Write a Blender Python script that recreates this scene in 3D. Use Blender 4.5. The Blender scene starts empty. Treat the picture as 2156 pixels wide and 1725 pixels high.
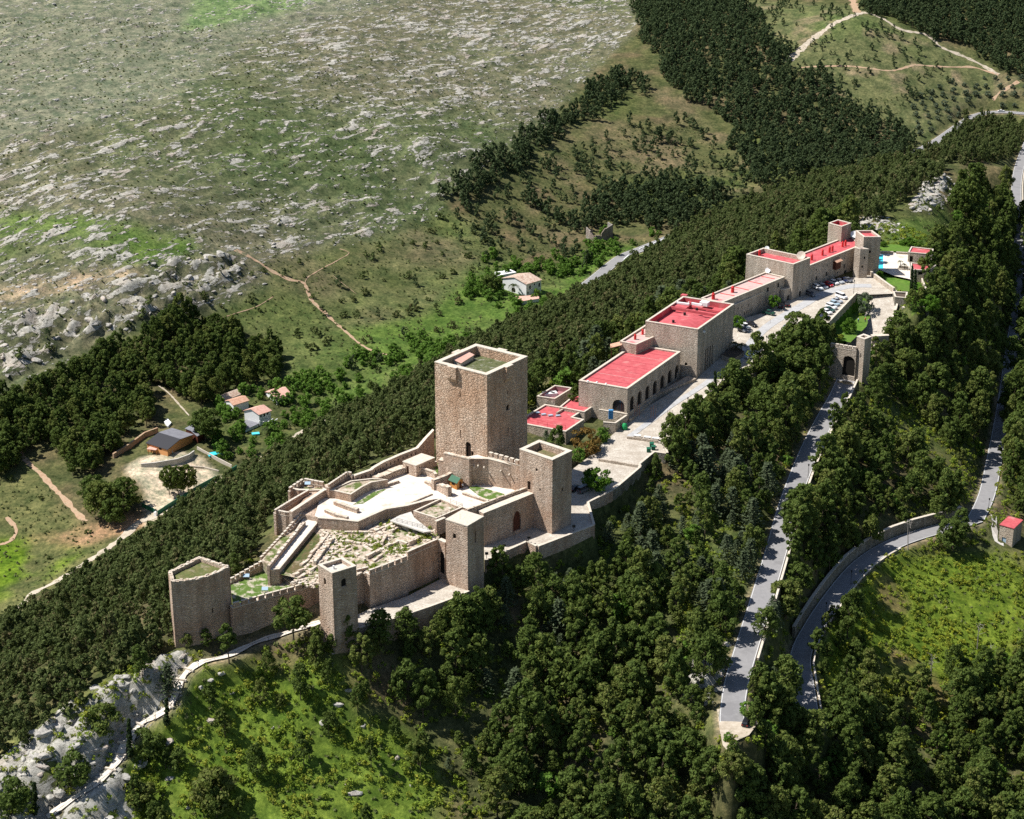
import bpy, bmesh, math, random
import numpy as np
from mathutils import Vector, Matrix
from mathutils.geometry import tessellate_polygon

# ------------------------------------------------------------------ camera
SC = bpy.context.scene
COL = SC.collection
CAMZ = 225.0; PITCH = math.radians(22.0); FOC = 4148.0; UC, VC = 1078.0, 862.5
cd = bpy.data.cameras.new('camera'); cam = bpy.data.objects.new('camera', cd); COL.objects.link(cam)
cam.location = (0, 0, CAMZ); cam.rotation_euler = (math.pi/2-PITCH, 0, 0)
cd.sensor_width = 36.0; cd.lens = 36.0*FOC/2156.0; cd.clip_start = 1.0; cd.clip_end = 20000.0
SC.camera = cam

# ------------------------------------------------------------------ light
SUN_EL, SUN_AZ = math.radians(55.5), math.radians(-88.0)      # azimuth measured from +Y towards +X
w = bpy.data.worlds.new('World'); SC.world = w; w.use_nodes = True
nt = w.node_tree; sky = nt.nodes.new('ShaderNodeTexSky'); sky.sky_type = 'NISHITA'; sky.sun_disc = False
sky.sun_elevation = SUN_EL; sky.sun_rotation = SUN_AZ % (2*math.pi); sky.altitude = 900
bg = nt.nodes['Background']; bg.inputs['Strength'].default_value = 0.068
nt.links.new(sky.outputs[0], bg.inputs['Color'])
sd = bpy.data.lights.new('sun', 'SUN'); sd.energy = 5.0; sd.angle = math.radians(0.5); sd.color = (1.0, 0.965, 0.91)
sun = bpy.data.objects.new('sun', sd); COL.objects.link(sun); sun.location = (-200, 300, 800)
sdir = Vector((math.sin(SUN_AZ)*math.cos(SUN_EL), math.cos(SUN_AZ)*math.cos(SUN_EL), math.sin(SUN_EL)))
sun.rotation_euler = sdir.to_track_quat('Z', 'Y').to_euler()
SC.view_settings.view_transform = 'Standard'; SC.view_settings.look = 'None'
SC.view_settings.exposure = 0.48; SC.view_settings.gamma = 1.0; SC.view_settings.use_curve_mapping = False
SC.cycles.use_denoising = False; SC.cycles.max_bounces = 5; SC.cycles.diffuse_bounces = 2; SC.cycles.glossy_bounces = 2; SC.cycles.transparent_max_bounces = 4

# ------------------------------------------------------------------ surveying helpers (sight lines -> places)
cP, sP = math.cos(PITCH), math.sin(PITCH)
def ray(u, v):
    x = (u-UC)/FOC; y = -(v-VC)/FOC
    return (x, y*sP+cP, y*cP-sP)
def P(uv, z):
    d = ray(*uv); t = (z-CAMZ)/d[2]
    return Vector((d[0]*t, d[1]*t, z))
def proj(X, Y, Z):
    dz = Z-CAMZ; dep = Y*cP-dz*sP; up = Y*sP+dz*cP
    return UC+FOC*X/dep, VC-FOC*up/dep
def ztop(uvb, zb, vt):                      # height of the point above a base point that is seen at row vt
    b = P(uvb, zb); k = -(vt-VC)/FOC
    return CAMZ + b.y*(k*cP-sP)/(cP+k*sP)
def fr(a, b, s):                            # survey sheets: each maps its own coordinates to the common one
    return lambda x, y: (a+s*x, b+s*y)
R1 = fr(331.8, 705.1, .23085); R2 = fr(788.1, 705.1, .23085); R3 = fr(331.8, 1020.3, .23085); R4 = fr(746.6, 1020.3, .25394)
R5 = fr(1078.4, 705.1, .23085); R6 = fr(1285.8, 431.4, .21162); R7 = fr(1534.7, 431.4, .23085)
S1 = fr(0, 580.7, .34629); S2 = fr(0, 1244.3, .27857); S3 = fr(1410.2, 829.6, .34622); S4 = fr(912.5, 414.8, .23085)
S5 = fr(1410.2, 0, .34622); S6 = fr(0, 0, .50019); S7 = fr(1078.4, 1161.4, .30781)
T1 = fr(564.1, 978.9, .15391); T2 = fr(813.0, 912.5, .15391); T3 = fr(1700.6, 464.5, .13467)
rnd = random.Random(7)

# ------------------------------------------------------------------ object helpers
def tag(o, label=None, cat=None, group=None, kind=None):
    if label: o['label'] = label
    if cat: o['category'] = cat
    if group: o['group'] = group
    if kind: o['kind'] = kind
    return o
def thing(name, loc, label, cat, group=None, rz=0.0):
    o = bpy.data.objects.new(name, None); COL.objects.link(o); o.location = loc; o.rotation_euler = (0, 0, rz)
    o.empty_display_size = 0.5
    return tag(o, label, cat, group)
def link(name, me, parent=None, loc=None, rz=0.0):
    o = bpy.data.objects.new(name, me); COL.objects.link(o)
    if parent: o.parent = parent
    if loc is not None: o.location = loc
    if rz: o.rotation_euler = (0, 0, rz)
    return o
class MB:
    """collects polygons; build() links ONE mesh. Coordinates are world; the parent's place is subtracted."""
    def __init__(s): s.v = []; s.f = []; s.m = []
    def face(s, pts, mat=0):
        n = len(s.v); s.v += [tuple(p) for p in pts]; s.f.append(tuple(range(n, n+len(pts)))); s.m.append(mat)
    def prism(s, poly, z0, z1, mat=0, top=True, topmat=None, bottom=False):
        n = len(poly); z0l = z0 if isinstance(z0, (list, tuple)) else [z0]*n; z1l = z1 if isinstance(z1, (list, tuple)) else [z1]*n
        for i in range(n):
            j = (i+1) % n; a, b = poly[i], poly[j]
            s.face([(a[0], a[1], z0l[i]), (b[0], b[1], z0l[j]), (b[0], b[1], z1l[j]), (a[0], a[1], z1l[i])], mat)
        if top: s.face([(poly[i][0], poly[i][1], z1l[i]) for i in range(n)], mat if topmat is None else topmat)
        if bottom: s.face([(poly[i][0], poly[i][1], z0l[i]) for i in reversed(range(n))], mat)
    def ring(s, outer, inner, z0, z1, mat=0, topmat=None):
        n = len(outer); topmat = mat if topmat is None else topmat
        for i in range(n):
            j = (i+1) % n; a, b, c, d = outer[i], outer[j], inner[j], inner[i]
            s.face([(a[0], a[1], z0), (b[0], b[1], z0), (b[0], b[1], z1), (a[0], a[1], z1)], mat)
            s.face([(c[0], c[1], z0), (d[0], d[1], z0), (d[0], d[1], z1), (c[0], c[1], z1)], mat)
            s.face([(a[0], a[1], z1), (b[0], b[1], z1), (c[0], c[1], z1), (d[0], d[1], z1)], topmat)
            s.face([(d[0], d[1], z0), (c[0], c[1], z0), (b[0], b[1], z0), (a[0], a[1], z0)], mat)
    def box(s, c, size, rz=0.0, mat=0):
        ca, sa = math.cos(rz), math.sin(rz); hx, hy, hz = size[0]/2, size[1]/2, size[2]/2
        pl = [(c[0]+x*ca-y*sa, c[1]+x*sa+y*ca) for x, y in ((-hx, -hy), (hx, -hy), (hx, hy), (-hx, hy))]
        s.prism(pl, c[2]-hz, c[2]+hz, mat, bottom=True)
    def cyl(s, a, b, r0, r1, n=8, mat=0, cap=True):
        a = Vector(a); b = Vector(b); d = (b-a).normalized()
        x = d.orthogonal().normalized(); y = d.cross(x)
        ra = [a+(x*math.cos(6.28318*i/n)+y*math.sin(6.28318*i/n))*r0 for i in range(n)]
        rb = [b+(x*math.cos(6.28318*i/n)+y*math.sin(6.28318*i/n))*r1 for i in range(n)]
        for i in range(n):
            j = (i+1) % n; s.face([ra[i], ra[j], rb[j], rb[i]], mat)
        if cap: s.face(rb, mat); s.face(list(reversed(ra)), mat)
    def mesh(s, name, mats, off=(0, 0, 0)):
        me = bpy.data.meshes.new(name)
        me.from_pydata([(x-off[0], y-off[1], z-off[2]) for x, y, z in s.v], [], s.f)
        for m in (mats if isinstance(mats, (list, tuple)) else [mats]): me.materials.append(m)
        me.polygons.foreach_set('material_index', s.m); me.update()
        return me
    def build(s, name, mats, parent=None, local=False, merge=False):
        off = (0, 0, 0) if (parent is None or local) else parent.location
        me = s.mesh(name, mats, off)
        if merge:
            b = bmesh.new(); b.from_mesh(me); bmesh.ops.remove_doubles(b, verts=b.verts, dist=0.002)
            bmesh.ops.recalc_face_normals(b, faces=b.faces); b.to_mesh(me); b.free()
        o = link(name, me, parent)
        if parent is not None and not local and parent.rotation_euler.z:
            o.matrix_parent_inverse = Matrix.Rotation(-parent.rotation_euler.z, 4, 'Z')
        return o
def ccw(poly):
    a = sum(poly[i][0]*poly[(i+1) % len(poly)][1]-poly[(i+1) % len(poly)][0]*poly[i][1] for i in range(len(poly)))
    return list(poly) if a > 0 else list(reversed(poly))
def inset(poly, d):                          # poly CCW; positive d moves inwards
    n = len(poly); out = []
    for i in range(n):
        p0, p1, p2 = Vector(poly[i-1][:2]), Vector(poly[i][:2]), Vector(poly[(i+1) % n][:2])
        a = (p1-p0).normalized(); b = (p2-p1).normalized()
        na = Vector((-a.y, a.x)); nb = Vector((-b.y, b.x)); m = na+nb
        if m.length < 1e-6: m = na
        m = m/max(0.35, m.dot(na)); out.append((p1.x+m.x*d, p1.y+m.y*d))
    return out
def quad(near, left, right, z):              # parallelogram footprint from three sighted top corners, CCW near,right,far,left
    n, l, r = P(near, z), P(left, z), P(right, z)
    return [(n.x, n.y), (r.x, r.y), (l.x+r.x-n.x, l.y+r.y-n.y), (l.x, l.y)]
def onwall(a, b, uv):                        # where a sight line meets the vertical plane over a-b: (metres from a, z)
    d = ray(*uv); ex, ey = b[0]-a[0], b[1]-a[1]; L = math.hypot(ex, ey); ex /= L; ey /= L
    # a + s e = t d
    det = d[0]*(-ey)-(-ex)*d[1]
    t = (a[0]*(-ey)-(-ex)*a[1])/det; s = (d[0]*a[1]-d[1]*a[0])/det*-1.0
    X, Y = d[0]*t, d[1]*t
    return (X-a[0])*ex+(Y-a[1])*ey, CAMZ+d[2]*t

# ------------------------------------------------------------------ materials
def mat(name, col, rough=0.9, build=None, metal=0.0, spec=None):
    m = bpy.data.materials.new(name); m.use_nodes = True; b = m.node_tree.nodes['Principled BSDF']
    b.inputs['Base Color'].default_value = (*col, 1); b.inputs['Roughness'].default_value = rough; b.inputs['Metallic'].default_value = metal
    b.inputs['Specular IOR Level'].default_value = 0.2 if spec is None else spec
    if build: build(m.node_tree, b)
    return m
def N(nt, t, **k):
    n = nt.nodes.new(t)
    for a, v in k.items(): setattr(n, a, v)
    return n
def ramp(nt, fac, stops, interp='LINEAR'):
    r = N(nt, 'ShaderNodeValToRGB'); r.color_ramp.interpolation = interp; e = r.color_ramp.elements
    while len(e) < len(stops): e.new(0.5)
    for i, (p, c) in enumerate(stops):
        e[i].position = p; e[i].color = (*c, 1) if len(c) == 3 else c
    nt.links.new(fac, r.inputs[0]); return r.outputs[0]
def noise(nt, scale, detail=4, rough=0.55, vec=None, dist=0.0):
    n = N(nt, 'ShaderNodeTexNoise'); n.inputs['Scale'].default_value = scale; n.inputs['Detail'].default_value = detail
    n.inputs['Roughness'].default_value = rough; n.inputs['Distortion'].default_value = dist
    if vec is None: vec = N(nt, 'ShaderNodeNewGeometry').outputs['Position']
    nt.links.new(vec, n.inputs['Vector'])
    return n.outputs[0]
def wpos(nt, scale=(1, 1, 1), rot=(0, 0, 0)):
    g = N(nt, 'ShaderNodeNewGeometry'); m = N(nt, 'ShaderNodeMapping'); m.inputs['Scale'].default_value = scale; m.inputs['Rotation'].default_value = rot
    nt.links.new(g.outputs['Position'], m.inputs['Vector']); return m.outputs[0]
def mix(nt, fac, a, b, mode='MIX'):
    m = N(nt, 'ShaderNodeMix', data_type='RGBA', blend_type=mode)
    for sock, val in ((m.inputs['Factor'], fac), (m.inputs['A'], a), (m.inputs['B'], b)):
        if hasattr(val, 'links'): nt.links.new(val, sock)
        elif isinstance(val, (int, float)): sock.default_value = val
        else: sock.default_value = (*val, 1)
    return m.outputs['Result']
def bump(nt, b, h, strength=0.5, dist=0.1):
    n = N(nt, 'ShaderNodeBump'); n.inputs['Strength'].default_value = strength; n.inputs['Distance'].default_value = dist
    nt.links.new(h, n.inputs['Height']); nt.links.new(n.outputs[0], b.inputs['Normal'])
def masonry(name, cols, joint, scale=1.35, stain=(0.36, 0.17, 0.09), stain_amt=0.45, bumpd=0.12, squash=1.5, moss=0.0, patch=(0.5, 0.47, 0.42)):
    def f(nt, b):
        p = wpos(nt, (1, 1, squash)); jit = N(nt, 'ShaderNodeTexVoronoi'); jit.inputs['Scale'].default_value = scale
        edge = N(nt, 'ShaderNodeTexVoronoi', feature='DISTANCE_TO_EDGE'); edge.inputs['Scale'].default_value = scale
        for v in (jit, edge): nt.links.new(p, v.inputs['Vector'])
        sep = N(nt, 'ShaderNodeSeparateColor'); nt.links.new(jit.outputs['Color'], sep.inputs[0])
        c = ramp(nt, sep.outputs[0], [(i/(len(cols)-1), q) for i, q in enumerate(cols)])
        big = ramp(nt, noise(nt, 0.07, 5, 0.65), [(0.45, (0, 0, 0)), (0.6, (1, 1, 1))])
        k = N(nt, 'ShaderNodeMath', operation='MULTIPLY'); nt.links.new(big, k.inputs[0]); k.inputs[1].default_value = stain_amt
        c = mix(nt, k.outputs[0], c, stain)
        big2 = ramp(nt, noise(nt, 0.11, 6, 0.7, wpos(nt, (1.2, 1.2, 0.5), (0, 0, 0.5))), [(0.5, (0, 0, 0)), (0.68, (0.6, 0.6, 0.6))])
        c = mix(nt, big2, c, patch)
        streak = ramp(nt, noise(nt, 0.55, 5, 0.6, wpos(nt, (1, 1, 0.13))), [(0.35, (0.62, 0.6, 0.58)), (0.6, (1, 1, 1))])
        c = mix(nt, 0.8, c, streak, 'MULTIPLY')
        fine = ramp(nt, noise(nt, 2.4, 5, 0.7), [(0.3, (0.82, 0.82, 0.82)), (0.7, (1.12, 1.12, 1.12))])
        c = mix(nt, 1.0, c, fine, 'MULTIPLY')
        j = ramp(nt, edge.outputs['Distance'], [(0.0, (0.75, 0.75, 0.75)), (0.085, (0, 0, 0))])
        c = mix(nt, j, c, joint)
        if moss:
            mm = ramp(nt, noise(nt, 0.5, 6, 0.75), [(0.6, (0, 0, 0)), (0.68, (moss, moss, moss))])
            c = mix(nt, mm, c, (0.06, 0.075, 0.02))
        nt.links.new(c, b.inputs['Base Color'])
        hh = ramp(nt, edge.outputs['Distance'], [(0.0, (0, 0, 0)), (0.16, (1, 1, 1))])
        h2 = mix(nt, 0.35, hh, sep.outputs[1]); bump(nt, b, h2, 0.9, bumpd)
    return mat(name, cols[0], 0.92, f)
M = {}
M['keep'] = masonry('keep_masonry', [(0.5, 0.35, 0.245), (0.68, 0.51, 0.38), (0.58, 0.42, 0.3), (0.76, 0.61, 0.47)], (0.37, 0.255, 0.175), 1.1, (0.56, 0.33, 0.2), 0.55, 0.25, 1.3, patch=(0.62, 0.5, 0.39))
M['castle'] = masonry('castle_masonry', [(0.5, 0.37, 0.28), (0.64, 0.5, 0.39), (0.56, 0.43, 0.33), (0.72, 0.59, 0.48)], (0.37, 0.275, 0.205), 1.15, (0.5, 0.27, 0.16), 0.5, 0.2, 2.1, moss=0.35, patch=(0.62, 0.5, 0.39))
M['hotel'] = masonry('hotel_masonry', [(0.46, 0.385, 0.3), (0.58, 0.495, 0.4), (0.52, 0.44, 0.35), (0.64, 0.56, 0.465)], (0.34, 0.28, 0.22), 1.2, (0.47, 0.36, 0.27), 0.3, 0.14, 2.1, patch=(0.56, 0.5, 0.42))
M['retain'] = masonry('retaining_masonry', [(0.2, 0.18, 0.145), (0.33, 0.3, 0.25), (0.26, 0.235, 0.19), (0.4, 0.37, 0.31)], (0.1, 0.09, 0.07), 1.2, (0.2, 0.17, 0.1), 0.4, 0.14, 1.5, moss=0.9)
def speckle(c1, c2, s=1.2, c3=None, s3=0.15, th=0.5, b1=0.4, bd=0.04):
    def f(nt, b):
        c = ramp(nt, noise(nt, s, 6, 0.7), [(0.35, c1), (0.65, c2)])
        if c3: c = mix(nt, ramp(nt, noise(nt, s3, 5, 0.65), [(th, (0, 0, 0)), (th+0.1, (1, 1, 1))]), c, c3)
        nt.links.new(c, b.inputs['Base Color']); bump(nt, b, noise(nt, s*3, 4, 0.7), b1, bd)
    return f
M['cap'] = mat('cap_stone', (0.6, 0.53, 0.44), 0.9, speckle((0.5, 0.43, 0.34), (0.68, 0.61, 0.52), 1.6))
M['ruinstone'] = mat('ruin_stone', (0.6, 0.54, 0.45), 0.95, speckle((0.42, 0.31, 0.22), (0.74, 0.67, 0.57), 1.1, b1=0.9, bd=0.15))
def cobble(c1, c2, j, s):
    def f(nt, b):
        e = N(nt, 'ShaderNodeTexVoronoi', feature='DISTANCE_TO_EDGE'); e.inputs['Scale'].default_value = s; nt.links.new(wpos(nt), e.inputs['Vector'])
        c = ramp(nt, noise(nt, 0.28, 7, 0.75), [(0.38, c1), (0.6, c2)])
        c = mix(nt, ramp(nt, noise(nt, 1.7, 4, 0.7), [(0.35, (0.7, 0.7, 0.7)), (0.65, (0, 0, 0))]), c, (c1[0]*0.78, c1[1]*0.76, c1[2]*0.72))
        c = mix(nt, ramp(nt, e.outputs['Distance'], [(0, (0.5, 0.5, 0.5)), (0.1, (0, 0, 0))]), c, j)
        nt.links.new(c, b.inputs['Base Color']); bump(nt, b, e.outputs['Distance'], 0.5, 0.06)
    return f
M['paving'] = mat('paving', (0.45, 0.42, 0.38), 0.9, cobble((0.44, 0.385, 0.32), (0.66, 0.61, 0.53), (0.26, 0.22, 0.18), 1.3))
M['paving_smooth'] = mat('paving_smooth', (0.5, 0.5, 0.5), 0.85, speckle((0.36, 0.36, 0.365), (0.47, 0.465, 0.46), 0.8, (0.33, 0.32, 0.31), 0.3, 0.55))
M['court'] = mat('courtyard_gravel', (0.66, 0.6, 0.52), 0.95, speckle((0.62, 0.55, 0.47), (0.74, 0.68, 0.6), 0.6, (0.52, 0.45, 0.37), 0.22, 0.55))
M['lime'] = mat('lime_ground', (0.6, 0.56, 0.5), 0.95, speckle((0.3, 0.22, 0.15), (0.6, 0.52, 0.43), 0.7, (0.1, 0.13, 0.035), 0.33, 0.47))
M['asphalt'] = mat('asphalt', (0.3, 0.3, 0.31), 0.9, speckle((0.235, 0.23, 0.232), (0.275, 0.268, 0.268), 0.9, (0.21, 0.205, 0.207), 0.1, 0.54))
M['concrete'] = mat('concrete', (0.55, 0.52, 0.48), 0.9, speckle((0.48, 0.45, 0.4), (0.62, 0.59, 0.54), 1.0))
M['white'] = mat('white_render', (0.8, 0.8, 0.78), 0.85, speckle((0.74, 0.74, 0.73), (0.82, 0.82, 0.8), 0.6))
M['paintline'] = mat('road_paint', (0.75, 0.75, 0.73), 0.8)
M['redroof'] = mat('red_membrane', (0.55, 0.07, 0.1), 0.75, speckle((0.42, 0.075, 0.085), (0.56, 0.12, 0.13), 0.6, (0.52, 0.19, 0.18), 0.25, 0.56, 0.2, 0.02))
M['redworn'] = mat('worn_red_membrane', (0.5, 0.3, 0.28), 0.85, speckle((0.55, 0.33, 0.31), (0.52, 0.42, 0.38), 0.9, (0.56, 0.15, 0.16), 0.25, 0.56))
M['redbright'] = mat('bright_red_metal', (0.55, 0.03, 0.03), 0.5)
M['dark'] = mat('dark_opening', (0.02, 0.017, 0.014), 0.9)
M['glass'] = mat('window_glass', (0.035, 0.035, 0.04), 0.12, spec=0.6)
M['door'] = mat('wooden_door', (0.09, 0.03, 0.018), 0.7)
M['wood'] = mat('varnished_wood', (0.45, 0.2, 0.06), 0.6, speckle((0.4, 0.17, 0.045), (0.55, 0.26, 0.08), 2.5))
M['greenroof'] = mat('green_roof_felt', (0.06, 0.14, 0.09), 0.8)
M['tile'] = mat('terracotta_tile', (0.5, 0.27, 0.18), 0.85, speckle((0.43, 0.22, 0.14), (0.6, 0.38, 0.27), 1.1))
M['tilepink'] = mat('pink_tile', (0.62, 0.36, 0.28), 0.85, speckle((0.56, 0.31, 0.24), (0.68, 0.43, 0.35), 1.0))
M['tileworn'] = mat('worn_tile', (0.55, 0.42, 0.32), 0.9, speckle((0.35, 0.2, 0.14), (0.66, 0.55, 0.45), 0.9))
M['metal'] = mat('grey_metal', (0.4, 0.41, 0.42), 0.5, metal=0.5)
M['darkmetal'] = mat('dark_metal', (0.03, 0.03, 0.03), 0.5)
M['roofgrey'] = mat('grey_roofing', (0.2, 0.2, 0.22), 0.7, speckle((0.17, 0.17, 0.19), (0.24, 0.24, 0.26), 0.6))
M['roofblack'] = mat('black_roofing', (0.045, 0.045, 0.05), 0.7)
M['orange'] = mat('orange_render', (0.62, 0.3, 0.12), 0.85)
M['green_plastic'] = mat('green_plastic', (0.02, 0.28, 0.09), 0.5)
M['greendark'] = mat('dark_green_plastic', (0.02, 0.12, 0.07), 0.5)
M['blue'] = mat('blue_plastic', (0.08, 0.3, 0.6), 0.5)
M['bluedoor'] = mat('pale_blue_paint', (0.35, 0.47, 0.58), 0.6)
M['pool'] = mat('pool_water', (0.06, 0.62, 0.75), 0.08, spec=0.5)
M['pinkwall'] = mat('dusky_pink_render', (0.36, 0.17, 0.18), 0.85)
M['bark'] = mat('bark', (0.1, 0.075, 0.055), 0.95)
M['deadwood'] = mat('grey_deadwood', (0.3, 0.27, 0.24), 0.95)
def leafy(name, cols, var=0.35, trans=0.32):
    def f(nt, b):
        oi = N(nt, 'ShaderNodeObjectInfo'); a = N(nt, 'ShaderNodeAttribute', attribute_name='tint')
        s = N(nt, 'ShaderNodeMath', operation='MULTIPLY_ADD'); s.inputs[1].default_value = var; nt.links.new(a.outputs['Fac'], s.inputs[0])
        s2 = N(nt, 'ShaderNodeMath', operation='MULTIPLY'); s2.inputs[1].default_value = 1-var; nt.links.new(oi.outputs['Random'], s2.inputs[0])
        nt.links.new(s2.outputs[0], s.inputs[2])
        c = ramp(nt, s.outputs[0], [(i/(len(cols)-1), q) for i, q in enumerate(cols)])
        nt.links.new(c, b.inputs['Base Color'])
        t = N(nt, 'ShaderNodeBsdfTranslucent'); nt.links.new(c, t.inputs['Color']); mx = N(nt, 'ShaderNodeMixShader'); mx.inputs[0].default_value = trans
        nt.links.new(b.outputs[0], mx.inputs[1]); nt.links.new(t.outputs[0], mx.inputs[2])
        nt.links.new(mx.outputs[0], nt.nodes['Material Output'].inputs['Surface'])
    return mat(name, cols[0], 0.75, f, spec=0.15)
M['pine'] = leafy('pine_needles', [(0.0617, 0.0955, 0.0209), (0.107, 0.1502, 0.0299), (0.0823, 0.1274, 0.0269), (0.1441, 0.182, 0.0389), (0.175, 0.182, 0.0524)])
M['slopepine'] = leafy('slope_pine_needles', [(0.067, 0.0938, 0.0262), (0.1118, 0.1428, 0.0411), (0.0895, 0.1224, 0.0374), (0.1379, 0.1632, 0.0524), (0.1863, 0.1428, 0.0748)], 0.4)
M['farpine'] = leafy('distant_pine_needles', [(0.0508, 0.084, 0.0346), (0.088, 0.124, 0.0499), (0.0704, 0.104, 0.0422), (0.1075, 0.14, 0.0576)])
M['cedar'] = leafy('cedar_needles', [(0.06, 0.085, 0.038), (0.11, 0.14, 0.075), (0.085, 0.115, 0.055)])
M['broad'] = leafy('broad_leaves', [(0.0813, 0.1625, 0.0281), (0.1463, 0.26, 0.039), (0.1137, 0.2113, 0.0312)], 0.5, 0.35)
M['lush'] = leafy('lush_leaves', [(0.07, 0.15, 0.015), (0.1, 0.2, 0.02), (0.085, 0.17, 0.018)], 0.6, 0.35)
M['scrub'] = leafy('scrub_leaves', [(0.1305, 0.1785, 0.0312), (0.261, 0.336, 0.039), (0.1848, 0.273, 0.0343), (0.348, 0.357, 0.0468), (0.1522, 0.21, 0.0468)], 0.4, 0.3)
M['olive'] = leafy('olive_leaves', [(0.0975, 0.1275, 0.075), (0.15, 0.1875, 0.1125)], 0.5)
M['cypress'] = leafy('cypress_needles', [(0.027, 0.048, 0.0168), (0.045, 0.072, 0.0224)], 0.6)
M['rust'] = leafy('rust_leaves', [(0.15, 0.119, 0.026), (0.24, 0.14, 0.039)], 0.7)
M['palm'] = leafy('palm_fronds', [(0.05, 0.075, 0.025), (0.09, 0.11, 0.04)], 0.6)
M['tuft'] = leafy('dry_tufts', [(0.105, 0.1275, 0.045), (0.18, 0.195, 0.075), (0.135, 0.18, 0.0525), (0.255, 0.225, 0.12)], 0.4, 0.2)
M['broom'] = leafy('broom_flowers', [(0.3, 0.3, 0.02), (0.22, 0.27, 0.03), (0.4, 0.36, 0.03)], 0.6, 0.3)
M['redseam'] = mat('red_roof_seam', (0.36, 0.05, 0.07), 0.8)

# ================================================================== TERRAIN
def PZ(u, v, z): p = P((u, v), z); return (p.x, p.y, p.z)
VALLEY = [(0,1290,-118),(150,1190,-112),(300,1110,-108),(420,1050,-106),(520,1000,-104),(650,900,-103),(780,840,-102),(950,740,-100),(1100,665,-97),(1300,560,-93),(1500,460,-90),(1750,370,-85),(1900,330,-82),(2030,270,-78),(2156,235,-74)]
BACK = [(60,1590,-27,0),(330,1390,-16,2),(480,1230,-8,3),(600,1080,-6,4),(750,1000,-3,5),(900,920,-2,6),(1110,830,-6,7),(1220,770,-6,8),(1360,690,-6,9),(1560,590,-6,10),(1750,490,-6,11),(1850,470,-4,12),(2000,375,-8,13)]
CT = [PZ(*a) for a in VALLEY]
for a in BACK:
    p = PZ(a[0], a[1], a[2]); q = PZ(*VALLEY[a[3]] if a[3] else VALLEY[1]); CT.append(p)
    for t, up in ((0.33, 3.0), (0.66, 2.0)): CT.append(tuple(p[i]*(1-t)+q[i]*t+(up if i == 2 else 0) for i in range(3)))
ROAD1 = [(1785,791,-12.5),(1765,835,-14),(1738,882,-16),(1700,960,-18),(1662,1060,-20.5),(1634,1160,-22.5),(1604,1260,-24.5),(1576,1350,-26.5),(1550,1440,-28),(1541,1510,-29),(1543,1532,-29.2)]
ROAD2 = [(1704,1520,-43),(1693,1450,-42),(1686,1380,-41),(1716,1316,-39.8),(1766,1243,-39),(1816,1187,-38.4),(1876,1148,-38.2),(1940,1124,-38.6),(2000,1108,-39),(2055,1092,-39.8)]
ROAD3 = [(2055,1092,-39.8),(2078,1040,-41),(2095,960,-44),(2112,870,-47),(2128,760,-51),(2142,660,-54.5),(2150,580,-57),(2146,500,-60.5),(2140,420,-64),(2144,360,-67),(2165,300,-70)]
VROAD = [(1120,690,-99),(1180,640,-97),(1247,590,-95),(1305,544,-93.5),(1346,526,-92.5),(1410,500,-91.5),(1500,460,-90),(1640,405,-87),(1780,372,-84.5),(1888,343,-82.5),(1933,318,-81),(1971,298,-80),(2026,260,-77.5),(2055,243,-76),(2095,236,-75),(2156,239,-74.5),(2260,250,-74)]
RAMP = [(R7(1370,740),-0.2),(R7(1400,800),-0.8),(R7(1415,900),-2.6),(R7(1378,1010),-5.2),(R7(1310,1140),-8.2),(R7(1205,1290),-10.6),(R7(1120,1420),-11.9),(R7(1085,1560),-12.5)]
RAMP = [(a[0], a[1], z) for a, z in RAMP]
for L in (ROAD1, ROAD2, ROAD3, VROAD, RAMP): CT += [PZ(*a) for a in L]
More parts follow.
